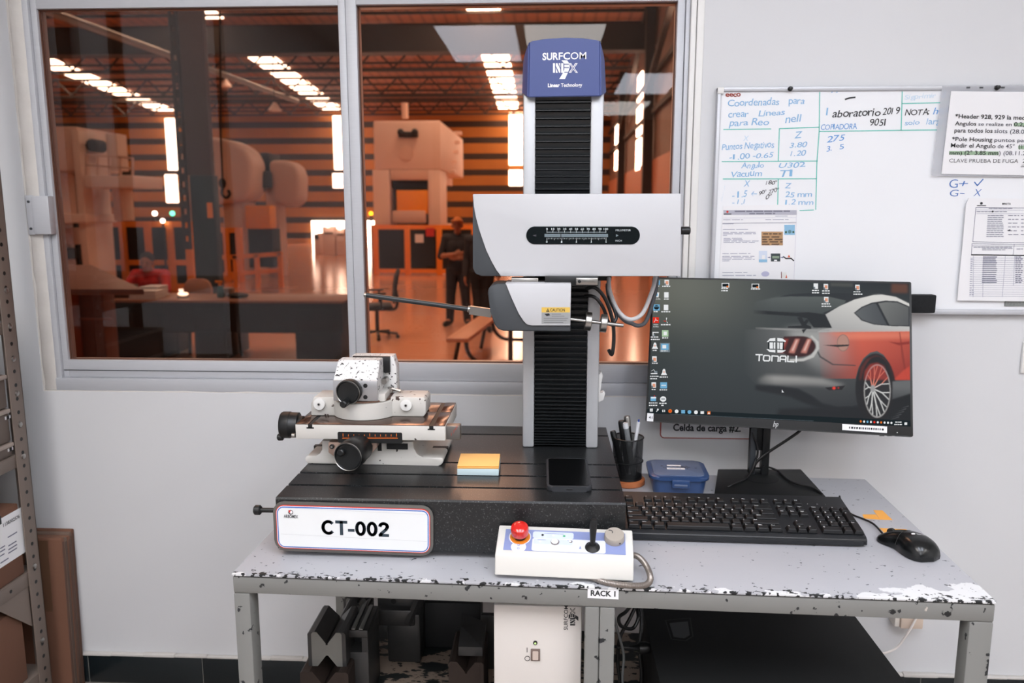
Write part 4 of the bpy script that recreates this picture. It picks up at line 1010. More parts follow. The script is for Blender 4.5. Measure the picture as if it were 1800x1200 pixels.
M_crease = mk('sign_crease', (196, 198, 198), .5)
line_px(m, [(494, 892), (750, 904)], SYs, .5, M_crease); line_px(m, [(494, 938), (750, 951.5)], SYs, .5, M_crease)
m.build('lettering', sg, world=True, smooth=False)['label'] = 'CT-002 lettering'

# ================================================================ CROSS SLIDE VISE ON THE GRANITE
M_cream = worn('cream_machine_enamel', (206, 203, 197), (190, 184, 176), (58, 52, 48), 30.0, .72, 90.0, .72, .42)
M_ground = mk('ground_steel_top', (104, 84, 74), .22, .85, var=.12, vscale=14)
M_slot = mk('slot_dark', (14, 16, 17), .5)
vz = thing('cross_slide_vise', 'cream cross-slide table with swivel vise and black handwheels on the granite', 'vise', (-.33, 1.50, GT))
YB_ = 1.47       # front of the base casting
def V2(px, py, Y): v = PY(px, py, Y); return (v.x, v.z)
# base casting: foot flanges left and right of a body
zt = V2(650, 775, YB_)[1]
b0 = V2(536, 822, YB_); b1 = V2(779, 826, YB_)
flt = V2(540, 800, YB_)[1]; xl, xr = V2(536, 800, YB_)[0], V2(779, 800, YB_)[0]
bl, br_ = V2(566, 790, YB_)[0], V2(727, 790, YB_)[0]
def arc(cx, cz_, r, a0, a1, n=8): return [(cx+r*math.cos(R(a0+(a1-a0)*i/n)), cz_+r*math.sin(R(a0+(a1-a0)*i/n))) for i in range(n+1)]
fh = .016
pr = [(xl+.006, GT)]+[(xr-.012, GT)]+arc(xr-.010, GT+.010, .010, -90, 0, 5)+[(xr, GT+fh-.003), (xr-.004, GT+fh)]+arc(br_+.018, GT+fh+.0175, .0175, 270, 180, 8)+[(br_, zt), (bl, zt)]+arc(bl-.012, GT+fh+.0125, .0125, 0, -90, 6)+[(xl+.004, GT+fh), (xl, GT+fh-.005), (xl, GT+.006)]
m = MB(); m.prism(pr, (0, YB_, 0), UX, UZ, (0, .15, 0), M_cream, .002)
m.build('base_casting', vz, world=True)
for x, y in ((xr-.016, YB_+.065), (xl+.012, YB_+.065)): MB().box(x-.014, x+.0165, y, y+.012, GT+.010, GT+fh+.0004, M_slot).build('slot', vz, world=True)
m = MB()
m.box(*[V2(680, 785, YB_)[0], V2(717, 785, YB_)[0]], YB_-.002, YB_, V2(700, 789, YB_)[1], V2(700, 779, YB_)[1], M_slot)
m.box(*[V2(664, 785, YB_)[0], V2(671, 785, YB_)[0]], YB_-.001, YB_, V2(664, 792, YB_)[1], V2(664, 777, YB_)[1], M_slot)
m.build('gib_recess', vz, world=True)
# saddle and top table
YT = 1.44
tz1 = V2(650, 746, YT)[1]; tz0 = V2(650, 773, YT)[1]; tx0, tx1 = V2(519, 755, YT)[0], V2(783, 755, YT)[0]
yb = PZ(805, 707, tz1).y
MB().box(V2(566, 780, YB_)[0]+.002, br_-.002, YB_+.01, YB_+.13, zt-.001, tz0+.001, M_cream, .001).build('saddle', vz, world=True)
m = MB(); m.box(tx0, tx1, YT, yb, tz0, tz1-.0015, M_cream, .002)
tbx = m.build('slide_table', vz, world=True)
m = MB(); xs0, xs1 = V2(545, 742, YT)[0], V2(758, 742, YT)[0]; ym = [PZ(790, 724, tz1).y]
cuts = [tx0+.0012, xs0-.004, xs0+.004, xs1-.004, xs1+.004, tx1-.0012]
for a, b in ((0, 1), (2, 3), (4, 5)):
    m.box(cuts[a], cuts[b], YT+.0012, ym[0]-.0025, tz1-.0025, tz1, M_ground, .0006); m.box(cuts[a], cuts[b], ym[0]+.0025, yb-.0012, tz1-.0025, tz1, M_ground, .0006)
m.build('ground_top', tbx, world=True)
m = MB()
for x in (xs0, xs1): m.box(x-.004, x+.004, YT-.0006, yb, tz1-.008, tz1-.0012, M_slot); m.box(x-.007, x+.007, YT-.0006, YT+.002, tz1-.009, tz1-.0065, M_slot)
m.build('t_slot', tbx, world=True)
# scale window in the table front
m = MB(); a, b = V2(594, 774, YT), V2(707, 760, YT); M_or = mk('scale_orange', (226, 116, 40), .5)
m.prism(rrect(a[0], b[0], a[1]-.004, b[1], .003), (0, YT-.0008, 0), UX, UZ, (0, .002, 0), M_slot); sw = m.build('scale_strip', vz, world=True)
m = MB()
for i in range(11): line_px(m, [(603+i*9.4, 766.5), (603+i*9.4, 763.5 if i % 5 else 762)], YT-.0012, 1.1, M_or)
line_px(m, [(602, 770), (699, 770)], YT-.0012, 1.3, M_or)
for i in range(49): line_px(m, [(603+i*1.96, 770), (603+i*1.96, 768)], YT-.0012, .35, M_or)
m.build('scale_markings', sw, world=True, smooth=False)
# end plate on the right, locking plate on the left
m = MB(); a, b = V2(782, 772, YT+.01), V2(809, 748, YT+.01); m.box(a[0], b[0], YT+.008, YT+.03, a[1], b[1], mk('grey_end_plate', (120, 116, 112), .35, .6), .002); ep = m.build('end_plate', vz, world=True); ep['label'] = 'grey end plate with red print'
m = MB(); seg_text(m, '120', 793, 766, 804, 752, 5, mk('faded_red_print', (170, 70, 56), .6), YT+.0074); ep2 = m.build('lettering', ep, world=True, smooth=False)
def handwheel(name, c, ax, r, depth, crank, label=None, hub=.6, parent=None, rim=True):
    """knurled drum with a dished face, a rim and a crank pin"""
    c, ax = Vector(c), Vector(ax).normalized(); m = MB()
    m.lathe([(r*hub, depth), (r*.93, depth*.96), (r*.95, depth*.55), (r, depth*.5), (r, .004), (r-.002, .0005), (r-.003, 0.0), (r-.0045, .0022), (r*.25, .0035), (.001, .0035)][::-1], c, ax, M_black, 48)
    h_ = m.build(name, vz, world=True)
    m = MB(); m.lathe([(r-.0022, .0006), (r-.0012, -.0004), (r-.0004, .0008), (r-.0016, .0018)], c, ax, M_steel, 48, caps=False) if rim else None
    if rim: m.build('rim', h_, world=True)
    m = MB(); ref = UZ if abs(ax.z) < .9 else UX
    a_ = (ref-ax*ref.dot(ax)).normalized(); b_ = ax.cross(a_)
    p = c+a_*crank[1]*r+b_*crank[0]*r
    m.cyl(p+ax*.006, p-ax*crank[2], .0068, M_black, 18, .002); m.cyl(p-ax*crank[2]*.2, p-ax*crank[2]*.25, .0074, M_black, 18); m.build('crank_pin', h_, world=True)
    return h_
# front wheel
c = PY(611, 803, 1.385)
handwheel('handwheel', c, (.16, 1, .02), .0275, .060, (-.45, .3, .005))
m = MB(); a = c+Vector((.42, 1, .22)).normalized()*.045; 
lead = MB().prism([V2(*p, 1.448) for p in ((577, 777), (662, 777), (663, 786), (640, 812), (600, 812), (577, 795))][::-1], (0, 1.448, 0), UX, UZ, (0, .023, 0), mk('bare_cast_bracket', (176, 150, 136), .4, .5, var=.1), .0015).build('screw_bracket', vz, world=True)
m = MB()
for px in (584, 651): v = PY(px, 784, 1.448); m.cyl((v.x, 1.443, v.z), (v.x, 1.449, v.z), .0045, M_black, 18, .001); m.cyl((v.x, 1.4425, v.z), (v.x, 1.4435, v.z), .0022, M_steel, 6)
m.build('socket_screw', lead, world=True)
m = MB(); v = PY(645, 783, 1.43); m.cyl((v.x, 1.425, v.z), (v.x, 1.449, v.z), .003, M_steel, 12, .001); m.build('lock_pin', vz, world=True)
# left wheel
c = PX(490, 750, V2(490, 750, YT+.03)[0])
handwheel('handwheel', (c.x, YT+.045, c.z), (1, .05, 0), .026, .036, (.35, -.85, .006), rim=False)
m = MB(); m.cyl((tx0-.012, YT+.045, c.z), (tx0+.002, YT+.045, c.z), .018, M_black, 24); v = V2(514, 766, YT); m.cyl((v[0]-.002, YT+.004, v[1]), (v[0]+.004, YT+.004, v[1]), .0045, M_steel, 12); m.build('bearing', vz, world=True)
# swivel base with two lugs
sz0 = tz1; YD = PZ(640, 739.5, tz1).y; rD = .0635; YS = PZ(560, 730, tz1).y
cxm = PY(641.5, 715, YD+rD*.8).x; szr = PY(640, 711, YD).z
m = MB(); m.lathe([(rD-.001, 0), (rD, .001), (rD, szr-sz0-.001), (rD-.001, szr-sz0)], (cxm, YD+rD, sz0), UZ, M_cream, 72)
for s_, pxa, pxb in ((-1, 546, 590), (1, 694, 749)):
    x0, x1 = PY(pxa, 715, YS).x, PY(pxb, 715, YS).x; zl = PY(560, 697.5, YS).z if s_ < 0 else PY(725, 698, YS).z
    if s_ < 0: pl = [(x0, sz0), (x1+.008, sz0), (x1+.008, zl), (x0+.007, zl), (x0+.001, zl-.014)]
    else: pl = [(x0-.008, sz0), (x1-.006, sz0), (x1-.001, sz0+.006), (x1, zl-.006), (x1-.004, zl), (x0-.008, zl)]
    m.prism(pl, (0, YS, 0), UX, UZ, (0, .062, 0), MATS['chipped_lug_enamel'] if 'chipped_lug_enamel' in MATS else worn('chipped_lug_enamel', (206, 203, 197), (188, 180, 172), (66, 50, 42), 30.0, .74, 70.0, .64, .42), .002)
m.build('swivel_base', vz, world=True)
for px, py in ((561.5, 709.5), (714, 711.5)):
    m = MB(); v = PY(px, py, YS-.004); m.lathe([(.0055, -.001), (.0112, 0), (.0115, .001), (.0115, .006), (.006, .008)], (v.x, YS-.0075, v.z), UY, M_white, 32); m.cyl((v.x, YS-.010, v.z), (v.x, YS-.007, v.z), .003, M_steel, 6); m.cyl((v.x, YS-.0105, v.z), (v.x, YS-.008, v.z), .0018, M_black, 12)
    m.build('clamp_nut', vz, world=True)
m = MB(); m.lathe([(.054, 0), (.055, .001), (.055, .004), (.002, .004)], (cxm, YD+rD, szr-.0005), UZ, mk('swivel_ring', (132, 104, 90), .3, .8), 64); m.build('swivel_ring', vz, world=True)
# vise body: front block with sloping face, fixed rear jaw
YV = PZ(625, 705.5, szr+.003).y
def vz_(px, py, Y=YV): return PY(px, py, Y)
bx0, bx1 = vz_(587, 700).x, vz_(664, 700).x
zb0, zb1, zb2 = szr+.004, vz_(620, 668).z, None
dpt = .030
ztop = PY(640, 633, YV+dpt).z
x0t, x1t = PY(600, 633, YV+dpt).x, PY(673, 633, YV+dpt).x
M_chrom = mk('bare_vise_face', (178, 178, 180), .35, .7, var=.05)
m = MB(); ye = YV+.062
V = [(bx0, YV, zb0), (bx1, YV, zb0), (bx1, YV, zb1), (bx0, YV, zb1), (bx0+.003, YV+dpt, ztop), (bx1-.001, YV+dpt, ztop), (bx0, ye, zb0), (bx1, ye, zb0), (bx0+.003, ye, ztop), (bx1-.001, ye, ztop)]
b = bmesh.new(); vv = [b.verts.new(p) for p in V]
for f in ((0, 1, 2, 3), (3, 2, 5, 4), (4, 5, 9, 8), (6, 8, 9, 7), (0, 6, 7, 1), (1, 7, 9, 5, 2), (0, 3, 4, 8, 6)): b.faces.new([vv[i] for i in f])
bmesh.ops.recalc_face_normals(b, faces=b.faces[:]); bmesh.ops.bevel(b, geom=b.edges[:], offset=.0012, segments=2, affect='EDGES'); m.bm(b, worn('chipped_vise_enamel', (222, 221, 219), (200, 196, 190), (34, 32, 31), 40.0, .74, 170.0, .615, .4))
m.build('sliding_jaw', vz, world=True)
m = MB(); m.box(bx0, bx1+.0005, YV-.0035, YV-.0003, zb0+.001, zb1, M_chrom, .0008)
for py in (677, 697): v = vz_(643, py); m.cyl((v.x, YV-.0045, v.z), (v.x, YV-.003, v.z), .0042, M_black, 20, .0005); m.cyl((v.x, YV-.0048, v.z), (v.x, YV-.0044, v.z), .0022, M_slot, 6)
m.build('face_plate', vz, world=True)
m = MB(); za = PY(650, 622, YV+.085).z; xa_, xb_ = PY(622, 625, YV+.085).x, PY(692, 625, YV+.085).x
m.box(xa_+.002, xb_-.004, YV+.064, YV+.072, za-.034, za-.001, M_black, .0012); m.build('jaw_plate', vz, world=True)
m = MB(); xj0, xj1 = PY(622, 650, YV+.085).x, PY(699, 650, YV+.085).x
m.prism([(xj0, zb0), (xj1, zb0), (xj1, za-.024), (xj1-.006, za-.001), (xj0, za-.001)], (0, YV+.0725, 0), UX, UZ, (0, .03, 0), MATS['chipped_vise_enamel'], .0015); m.build('fixed_jaw', vz, world=True)
m = MB(); m.box(bx0+.012, bx1+.012, YV+.01, YV+.10, zb0-.003, zb0+.012, M_cream, .001); m.cyl((bx1+.004, YV+.066, zb0+.03), (bx1+.004, YV+.040, zb0+.03), .006, M_steel, 16); m.build('vise_bed', vz, world=True)
m = MB(); v = PY(686, 690, YV+.06); m.cyl(v, v+Vector((0, 0, .012)), .005, M_steel, 14, .001); m.tube([v+Vector((0, 0, .009)), v+Vector((.022, -.004, .004))], .003, M_steel, 10); m.build('lock_lever', vz, world=True)
c = PY(611, 690, YV-.024)
handwheel('handwheel', c, (.10, 1, .05), .0242, .020, (-.10, -.72, .022))

# ================================================================ ON THE GRANITE: PADS, PHONE
x0, x1 = -.169, -.092
t = thing('sticky_note_pad', 'pale blue sticky note pad under the orange pad on the granite', 'notepad', (-.13, 1.455, GT), R(1))
MB().box(-.0385, .0385, -.038, .038, 0, .0128, mk('pale_blue_paper', (196, 216, 220), .85, var=.04, vscale=300, stretch=(.02, .02, 1)), .0004).build('sheets', t)
t = thing('sticky_note_pad', 'orange sticky note pad lying on top of the blue pad', 'notepad', (-.13, 1.455, GT+.0128), R(1.4))
m = MB(); M_op = mk('orange_paper', (248, 198, 120), .85, var=.03); M_op2 = mk('deep_orange_paper', (240, 166, 60), .85)
m.box(-.0385, .0385, -.038, .038, 0, .0014, M_op2, .0003); m.box(-.0385, .0385, -.0385, .038, .0016, .0030, M_op, .0003); m.box(-.038, .0385, -.038, .038, .0032, .0046, M_op2, .0003); m.box(-.0385, .0383, -.0385, .038, .0048, .0056, M_op, .0002)
m.build('sheets', t)
t = thing('smartphone', 'black smartphone in a dark case lying on the granite base', 'phone', (.0385, 1.336, GT), R(.6))
MB().prism(rrect(-.0395, .0395, 0, .165, .011), (0, 0, 0), UX, UY, (0, 0, .0095), mk('phone_case_rubber', (46, 48, 52), .55), .0025, 3).build('case', t)
m = MB(); m.prism(rrect(-.0355, .0355, .006, .160, .007), (0, 0, .0093), UX, UY, (0, 0, .0006), mk('phone_glass', (6, 7, 8), .22, spec=.25)); m.build('screen', t)
m = MB(); m.prism(rrect(-.006, .006, -.0014, .0004, .0006), (0, -.0002, .003), UX, UZ, (0, .003, .0), M_slot) if False else m.box(-.0055, .0055, -.0006, .001, .0032, .0058, M_slot, .0005); m.build('charging_port', t)

# ================================================================ CONTROL BOX WITH JOYSTICK
pd = thing('control_box', 'white joystick control box with red emergency stop on the table edge', 'controller', (-.084, 1.2205, TZ), R(-3.1))
PW = .223; A0, A1 = (-.003, .041), (.058, .066)
MB().prism([(-.010, .0075), A0, A1, (.061, .0075)], (0, 0, 0), UY, UZ, (PW, 0, 0), mk('warm_white_case', (216, 214, 208), .42, var=.015), .0022, 3).build('case', pd)
for fx_ in (.012, PW-.032): MB().box(fx_, fx_+.02, .006, .056, 0, .0082, M_dark, .001).build('foot_pad', pd)
sl = Vector((0, A1[0]-A0[0], A1[1]-A0[1])); SL = sl.length; sd_ = sl.normalized(); sn = Vector((0, -sd_.z, sd_.y))
def PT(s, t, h=0.0): return Vector((s*PW, A0[0], A0[1]))+sl*(1-t)+sn*h
def face_poly(mb, pts, mat, h):
    q = [PT(a, b, h) for a, b in pts]
    A_ = sum(pts[i][0]*pts[(i+1) % len(pts)][1]-pts[(i+1) % len(pts)][0]*pts[i][1] for i in range(len(pts)))
    if A_ > 0: q = q[::-1]
    mb.add(q, [tuple(range(len(q)))], mat)
def rr2(s0, s1, t0, t1, r):
    rs, rt_ = r/PW, r/SL
    return [(s, t) for s, t in [(s1-rs+rs*math.cos(a), t1-rt_+rt_*math.sin(a)) for a in np.linspace(0, math.pi/2, 6)]+[(s0+rs-rs*math.sin(a), t1-rt_+rt_*math.cos(a)) for a in np.linspace(0, math.pi/2, 6)]
            +[(s0+rs-rs*math.cos(a), t0+rt_-rt_*math.sin(a)) for a in np.linspace(0, math.pi/2, 6)]+[(s1-rs+rs*math.sin(a), t0+rt_-rt_*math.cos(a)) for a in np.linspace(0, math.pi/2, 6)]]
def disc(cs, ct, r, n=28): return [(cs+r/PW*math.cos(a), ct+r/SL*math.sin(a)) for a in np.linspace(0, 2*math.pi, n, endpoint=False)]
m = MB(); M_lil = mk('lilac_overlay', (136, 148, 194), .35, var=.04, vscale=60); M_pal = mk('pale_overlay', (206, 216, 230), .4, var=.08, vscale=90); M_ovw = mk('white_overlay', (226, 230, 238), .4, var=.05, vscale=90); M_worn = mk('rubbed_overlay', (120, 112, 112), .6, var=.4, vscale=300); M_bor = mk('orange_ring', (228, 134, 40), .45)
face_poly(m, rr2(.055, .945, .14, .86, .001), M_lil, .0003)
face_poly(m, rr2(.262, .565, .19, .42, .004), M_pal, .0005); face_poly(m, rr2(.262, .80, .42, .85, .004), M_ovw, .0006); face_poly(m, rr2(.27, .56, .44, .62, .002), M_pal, .0007)
face_poly(m, disc(.168, .40, .0185), M_ovw, .0005); face_poly(m, disc(.168, .40, .0168), M_bor, .0007); face_poly(m, disc(.165, .74, .0125), M_ovw, .0005)
for t_ in (.68, .79): face_poly(m, disc(.165, t_, .0022, 14), M_lil, .0008); face_poly(m, disc(.165, t_, .0012, 12), M_ovw, .0009)
for s_, t_, mt in ((.335, .31, M_ink), (.415, .31, M_ovw), (.495, .32, mk('green_led', (70, 170, 120), .4)), (.32, .53, M_ovw), (.32, .74, M_ovw), (.52, .74, M_ovw)): face_poly(m, disc(s_, t_, .0022, 14), mt, .0009)
m.line
for s0, s1, t0, t1 in ((.345, .49, .245, .26), (.30, .36, .47, .485), (.52, .56, .47, .485)): face_poly(m, [(s0, t0), (s1, t0), (s1, t1), (s0, t1)], M_lil, .0009)
face_poly(m, disc(.43, .53, .0072), M_worn, .0008); face_poly(m, disc(.428, .51, .0058), M_ovw, .001); face_poly(m, disc(.545, .50, .003), M_worn, .0009); face_poly(m, disc(.54, .49, .002), M_ovw, .001)
tri = [(.607, .73), (.625, .73), (.616, .62)]; face_poly(m, tri, M_lil, .0008)
m.build('overlay', pd, smooth=False)['label'] = 'lilac printed overlay with rubbed patches'
c = PT(.168, .40)
M_es = mk('red_stop_plastic', (206, 30, 22), .22, coat=.6)
m = MB(); m.lathe([(.010, 0), (.010, .010)], c, sn, M_black, 32); m.build('stop_collar', pd)
m = MB(); m.lathe([(.0085, .008), (.0142, .009), (.0150, .012), (.0150, .019), (.0138, .0235), (.0105, .0262), (.005, .0275), (.0005, .028)], c, sn, M_es, 40); eb = m.build('emergency_stop', pd); eb['label'] = 'red emergency stop mushroom button'
m = MB(); ctr = c+sn*.0283
for k in range(3):
    a0 = k*2.094+.4; pts = [(.0068*math.cos(a0+q_), .0068*math.sin(a0+q_)) for q_ in np.linspace(0, 1.1, 7)]
    V = [c+sn*(.0262)+UX*a+sd_*b_ for a, b_ in pts]; m.tube(V, .0005, M_wprint, 6)
m.build('arrow_marks', eb)
c = PT(.705, .66)
m = MB(); m.lathe([(.0125, 0), (.012, .002), (.007, .006), (.0055, .008)], c, sn, M_black, 28); m.lathe([(.0042, .006), (.0045, .014), (.0058, .03), (.0060, .044), (.0052, .0475), (.001, .048)], c, (.02, .05, 1), M_black, 24); m.build('joystick', pd)
c = PT(.865, .34)
m = MB(); M_kn = mk('warm_grey_knob', (168, 160, 150), .5); m.lathe([(.0165, 0), (.0168, .001), (.0163, .0098), (.0152, .0115), (.0005, .0118)], c, sn, M_kn, 40); kn = m.build('dial_knob', pd)
m = MB(); m.tube([c+sn*.0119+UX*a+sd_*b_ for a, b_ in [(-.008+.005*math.cos(q_), .004+.004*math.sin(q_)) for q_ in np.linspace(-.6, 1.9, 8)]], .0007, M_dark, 6); m.cyl(c+UX*.0085-sd_*.0142+sn*.005, c+UX*.0089-sd_*.0149+sn*.005, .0013, M_black, 10); m.build('pointer', kn)
m = MB(); hs = [(PW-.002, .045, .028), (PW+.010, .040, .027), (PW+.022, .022, .020), (PW+.027, -.004, .012), (PW+.020, -.016, .0065), (PW+.004, -.020, .0056), (PW-.02, -.019, .0054), (PW-.045, -.012, .0052), (PW-.07, .006, .0052), (PW-.09, .03, .0052)]
P_ = spline(hs, 22); m.tube(P_, [.0046+.0005*(i % 2) for i in range(len(P_))], mk('steel_conduit', (150, 142, 136), .32, .8), 14); m.build('conduit', pd)

# ================================================================ MONITOR
MW, MH = .54, .327
mon = thing('computer_monitor', 'thin-framed black monitor showing a silver and red car, on the table right of the column', 'monitor', (.48, 1.70, TZ))
MX = Matrix.Translation((.4889, 1.7126, CAM_Z-.3008)) @ Matrix.Rotation(-.1859, 4, 'Z') @ Matrix.Rotation(-.3588, 4, 'X')
MXi = MX.inverted()
def scr(zx_, zy_):
    """point of the 1800 x 1200 close-up of the monitor -> the panel's own x, z"""
    r = ray(1100+.3*zx_, 460+.3*zy_); a = MXi @ _o; d = MXi.to_3x3() @ r
    t_ = -a.y/d.y; q = a+d*t_; return (q.x, q.z)
m = MB(); m.prism(rrect(-MW/2, MW/2, -MH/2, MH/2, .003), (0, 0, 0), UX, UZ, (0, .012, 0), M_black, .001)
m.prism(rrect(-MW/2+.05, MW/2-.05, -MH/2+.03, MH/2-.04, .02), (0, .0118, 0), UX, UZ, (0, .022, 0), M_black, .004)
m.V = [tuple(MX @ Vector(v)) for v in m.V]; bez = m.build('panel_housing', mon, world=True)
SX0, SX1, SZ0, SZ1 = -MW/2+.0045, MW/2-.0045, -MH/2+.0205, MH/2-.004
# -- the desktop picture, painted shape by shape into the vertices of a fine grid
GW, GH, SS = 600, 334, 2
Wp, Hp = GW*SS, GH*SS
img = np.zeros((Hp, Wp, 3), np.float32)
def to_pix(pts): return [((x-SX0)/(SX1-SX0)*Wp, (SZ1-z)/(SZ1-SZ0)*Hp) for x, z in (scr(*p) for p in pts)]
def lin_np(c): c = np.asarray(c, np.float32)/255; return np.where(c <= .04045, c/12.92, ((c+.055)/1.055)**2.4)
def blur(a, k):
    for _ in range(2):
        for ax in (0, 1):
            p_ = np.pad(a, [(k+1, k) if i == ax else (0, 0) for i in (0, 1)], mode='edge'); c_ = np.cumsum(p_, axis=ax)
            a = (np.take(c_, range(2*k+1, c_.shape[ax]), axis=ax)-np.take(c_, range(0, c_.shape[ax]-2*k-1), axis=ax))/(2*k+1)
    return a
def mask_of(pts, soft=0):
    P_ = to_pix(pts); xs = [p[0] for p in P_]; ys = [p[1] for p in P_]; pad = soft*3+2
    x0, x1 = max(0, int(min(xs))-pad), min(Wp, int(max(xs))+pad+1); y0_, y1_ = max(0, int(min(ys))-pad), min(Hp, int(max(ys))+pad+1)
    if x1 <= x0 or y1_ <= y0_: return None
    X, Y_ = np.meshgrid(np.arange(x0, x1)+.5, np.arange(y0_, y1_)+.5); ins = np.zeros(X.shape, bool)
    for i in range(len(P_)):
        (ax, ay), (bx, by) = P_[i], P_[(i+1) % len(P_)]
        if ay == by: continue
        ins ^= ((ay > Y_) != (by > Y_)) & (X < (bx-ax)*(Y_-ay)/(by-ay)+ax)
    a = ins.astype(np.float32)
    if soft: a = blur(a, soft)
    return a, x0, x1, y0_, y1_
# picture coordinates of each pixel in close-up units (for gradients)
_c = np.array([to_pix([q])[0] for q in ((200, 200), (1600, 200), (200, 850))])
_A = np.array([[(_c[1]-_c[0])[0]/1400, (_c[2]-_c[0])[0]/650], [(_c[1]-_c[0])[1]/1400, (_c[2]-_c[0])[1]/650]]); _Ai = np.linalg.inv(_A)
_X, _Y = np.meshgrid(np.arange(Wp)+.5, np.arange(Hp)+.5)
CU = 200+_Ai[0, 0]*(_X-_c[0][0])+_Ai[0, 1]*(_Y-_c[0][1]); CV = 200+_Ai[1, 0]*(_X-_c[0][0])+_Ai[1, 1]*(_Y-_c[0][1])
def fill(pts, col, soft=0, alpha=1.0, col2=None, ax=None, fade=None, crv=0):
    """shape in one colour, or blended to col2 along ax = (u0, v0, u1, v1); fade = the same for its opacity"""
    if crv: pts = [tuple(v)[:2] for v in spline([(p[0], p[1], 0) for p in list(pts)+[pts[0]]], crv)][:-1]
    r = mask_of(pts, soft)
    if r is None: return
    a, x0, x1, y0_, y1_ = r; a = a*alpha; cu_, cv_ = CU[y0_:y1_, x0:x1], CV[y0_:y1_, x0:x1]
    def ramp(q): 
        d = np.array([q[2]-q[0], q[3]-q[1]]); return np.clip(((cu_-q[0])*d[0]+(cv_-q[1])*d[1])/(d@d), 0, 1)
    if fade: a = a*ramp(fade)
    c_ = lin_np(col)[None, None, :]
    if col2 is not None: t_ = ramp(ax)[..., None]; c_ = c_*(1-t_)+lin_np(col2)[None, None, :]*t_
    s_ = img[y0_:y1_, x0:x1]; s_ += (c_-s_)*a[..., None]
def ell(cx, cy_, rx, ry, n=40, tilt=0.0): return [(cx+rx*math.cos(a)*math.cos(tilt)-ry*math.sin(a)*math.sin(tilt), cy_+rx*math.cos(a)*math.sin(tilt)+ry*math.sin(a)*math.cos(tilt)) for a in np.linspace(0, 2*math.pi, n, endpoint=False)]
img[:] = lin_np((50, 57, 58))
g = np.exp(-(((CU-330)/420)**2+((CV-150)/260)**2))[..., None]; img += (lin_np((112, 114, 104))-img)*g*.75
g = np.clip((CV-560)/420, 0, 1)[..., None]; img += (lin_np((30, 37, 40))-img)*g*.9
g = np.clip((CU-900)/700, 0, 1)[..., None]*np.clip((330-CV)/200, 0, 1)[..., None]; img += (lin_np((26, 32, 36))-img)*g
fill([(1200, 125), (1330, 128), (1330, 148), (1200, 144)], (74, 76, 72), 3, .8); fill([(1555, 130), (1650, 132), (1650, 185), (1555, 182)], (92, 58, 44), 5)
fill([(900, 860), (1300, 845), (1668, 790), (1668, 975), (860, 935)], (18, 22, 25), 8)
car = [(700, 400), (820, 392), (1000, 398), (1120, 398), (1180, 330), (1260, 262), (1360, 205), (1480, 188), (1580, 206), (1668, 246), (1668, 800), (1560, 800), (1310, 845), (1240, 848), (1150, 826), (1090, 782), (1010, 742), (900, 726), (760, 716), (690, 640)]
fill(car, (92, 94, 94), 2, col2=(44, 48, 50), ax=(1000, 400, 1050, 830), fade=(700, 600, 900, 600))
fill([(940, 400), (1200, 398), (1300, 470), (1330, 640), (1150, 660), (1080, 600)], (168, 168, 166), 22, .85, col2=(92, 94, 95), ax=(1100, 420, 1150, 660))
fill([(760, 235), (900, 203), (1190, 205), (1290, 226), (1280, 250), (1165, 305), (1000, 292), (740, 290)], (86, 92, 90), 2, col2=(62, 68, 68), ax=(1000, 200, 1000, 300), fade=(720, 240, 880, 240))
fill([(860, 212), (960, 192), (1100, 182), (1300, 186), (1450, 195), (1340, 222), (1250, 262), (1172, 308), (1150, 302), (1280, 250), (1290, 228), (1190, 205), (960, 203)], (36, 41, 44), 1, fade=(850, 200, 960, 200))
fill([(1165, 312), (1250, 262), (1340, 222), (1450, 196), (1500, 193), (1580, 207), (1662, 248), (1668, 412), (1120, 412), (1150, 396), (1205, 388)], (214, 212, 208), 1, col2=(168, 167, 166), ax=(1400, 200, 1350, 410))
fill([(1335, 300), (1380, 265), (1440, 240), (1520, 228), (1590, 232), (1660, 262), (1662, 380), (1560, 378), (1450, 368), (1380, 345)], (34, 38, 42), 1); fill([(1343, 301), (1385, 270), (1445, 246), (1465, 246), (1530, 372), (1450, 362), (1385, 340)], (92, 96, 98), 1, col2=(66, 70, 74), ax=(1350, 300, 1520, 300))
fill([(1478, 244), (1525, 236), (1590, 240), (1656, 268), (1656, 374), (1560, 372), (1543, 370)], (112, 114, 112), 1, col2=(76, 78, 80), ax=(1500, 240, 1650, 370))
red = [(1130, 414), (1668, 408), (1668, 694), (1556, 692), (1545, 600), (1510, 545), (1470, 522), (1430, 532), (1390, 566), (1362, 620), (1345, 684), (1140, 684)]
fill(red, (216, 98, 74), 1, .95, col2=(156, 52, 40), ax=(1300, 420, 1450, 690), fade=(1120, 560, 1390, 520))
fill([(1180, 414), (1668, 410), (1668, 450), (1300, 455)], (236, 138, 110), 8, .5)
fill([(1600, 412), (1606, 412), (1650, 690), (1640, 690), (1615, 560)], (130, 44, 34), 1, .7); fill([(1535, 468), (1600, 474), (1662, 466), (1662, 482), (1600, 490)], (140, 44, 34), 2); fill([(1570, 690), (1620, 640), (1662, 610), (1662, 690)], (206, 70, 50), 3, .7)
fill(ell(1272, 475, 36, 50), (110, 92, 86), 0, .9); fill(ell(1272, 475, 33, 47), (176, 132, 118), 2); fill([(1155, 488), (1310, 485), (1300, 494), (1240, 499)], (40, 38, 38), 1)
fill([(1110, 510), (1135, 560), (1210, 605), (1345, 610), (1350, 604), (1216, 598), (1142, 552), (1118, 505)], (56, 56, 58), 1, .8)
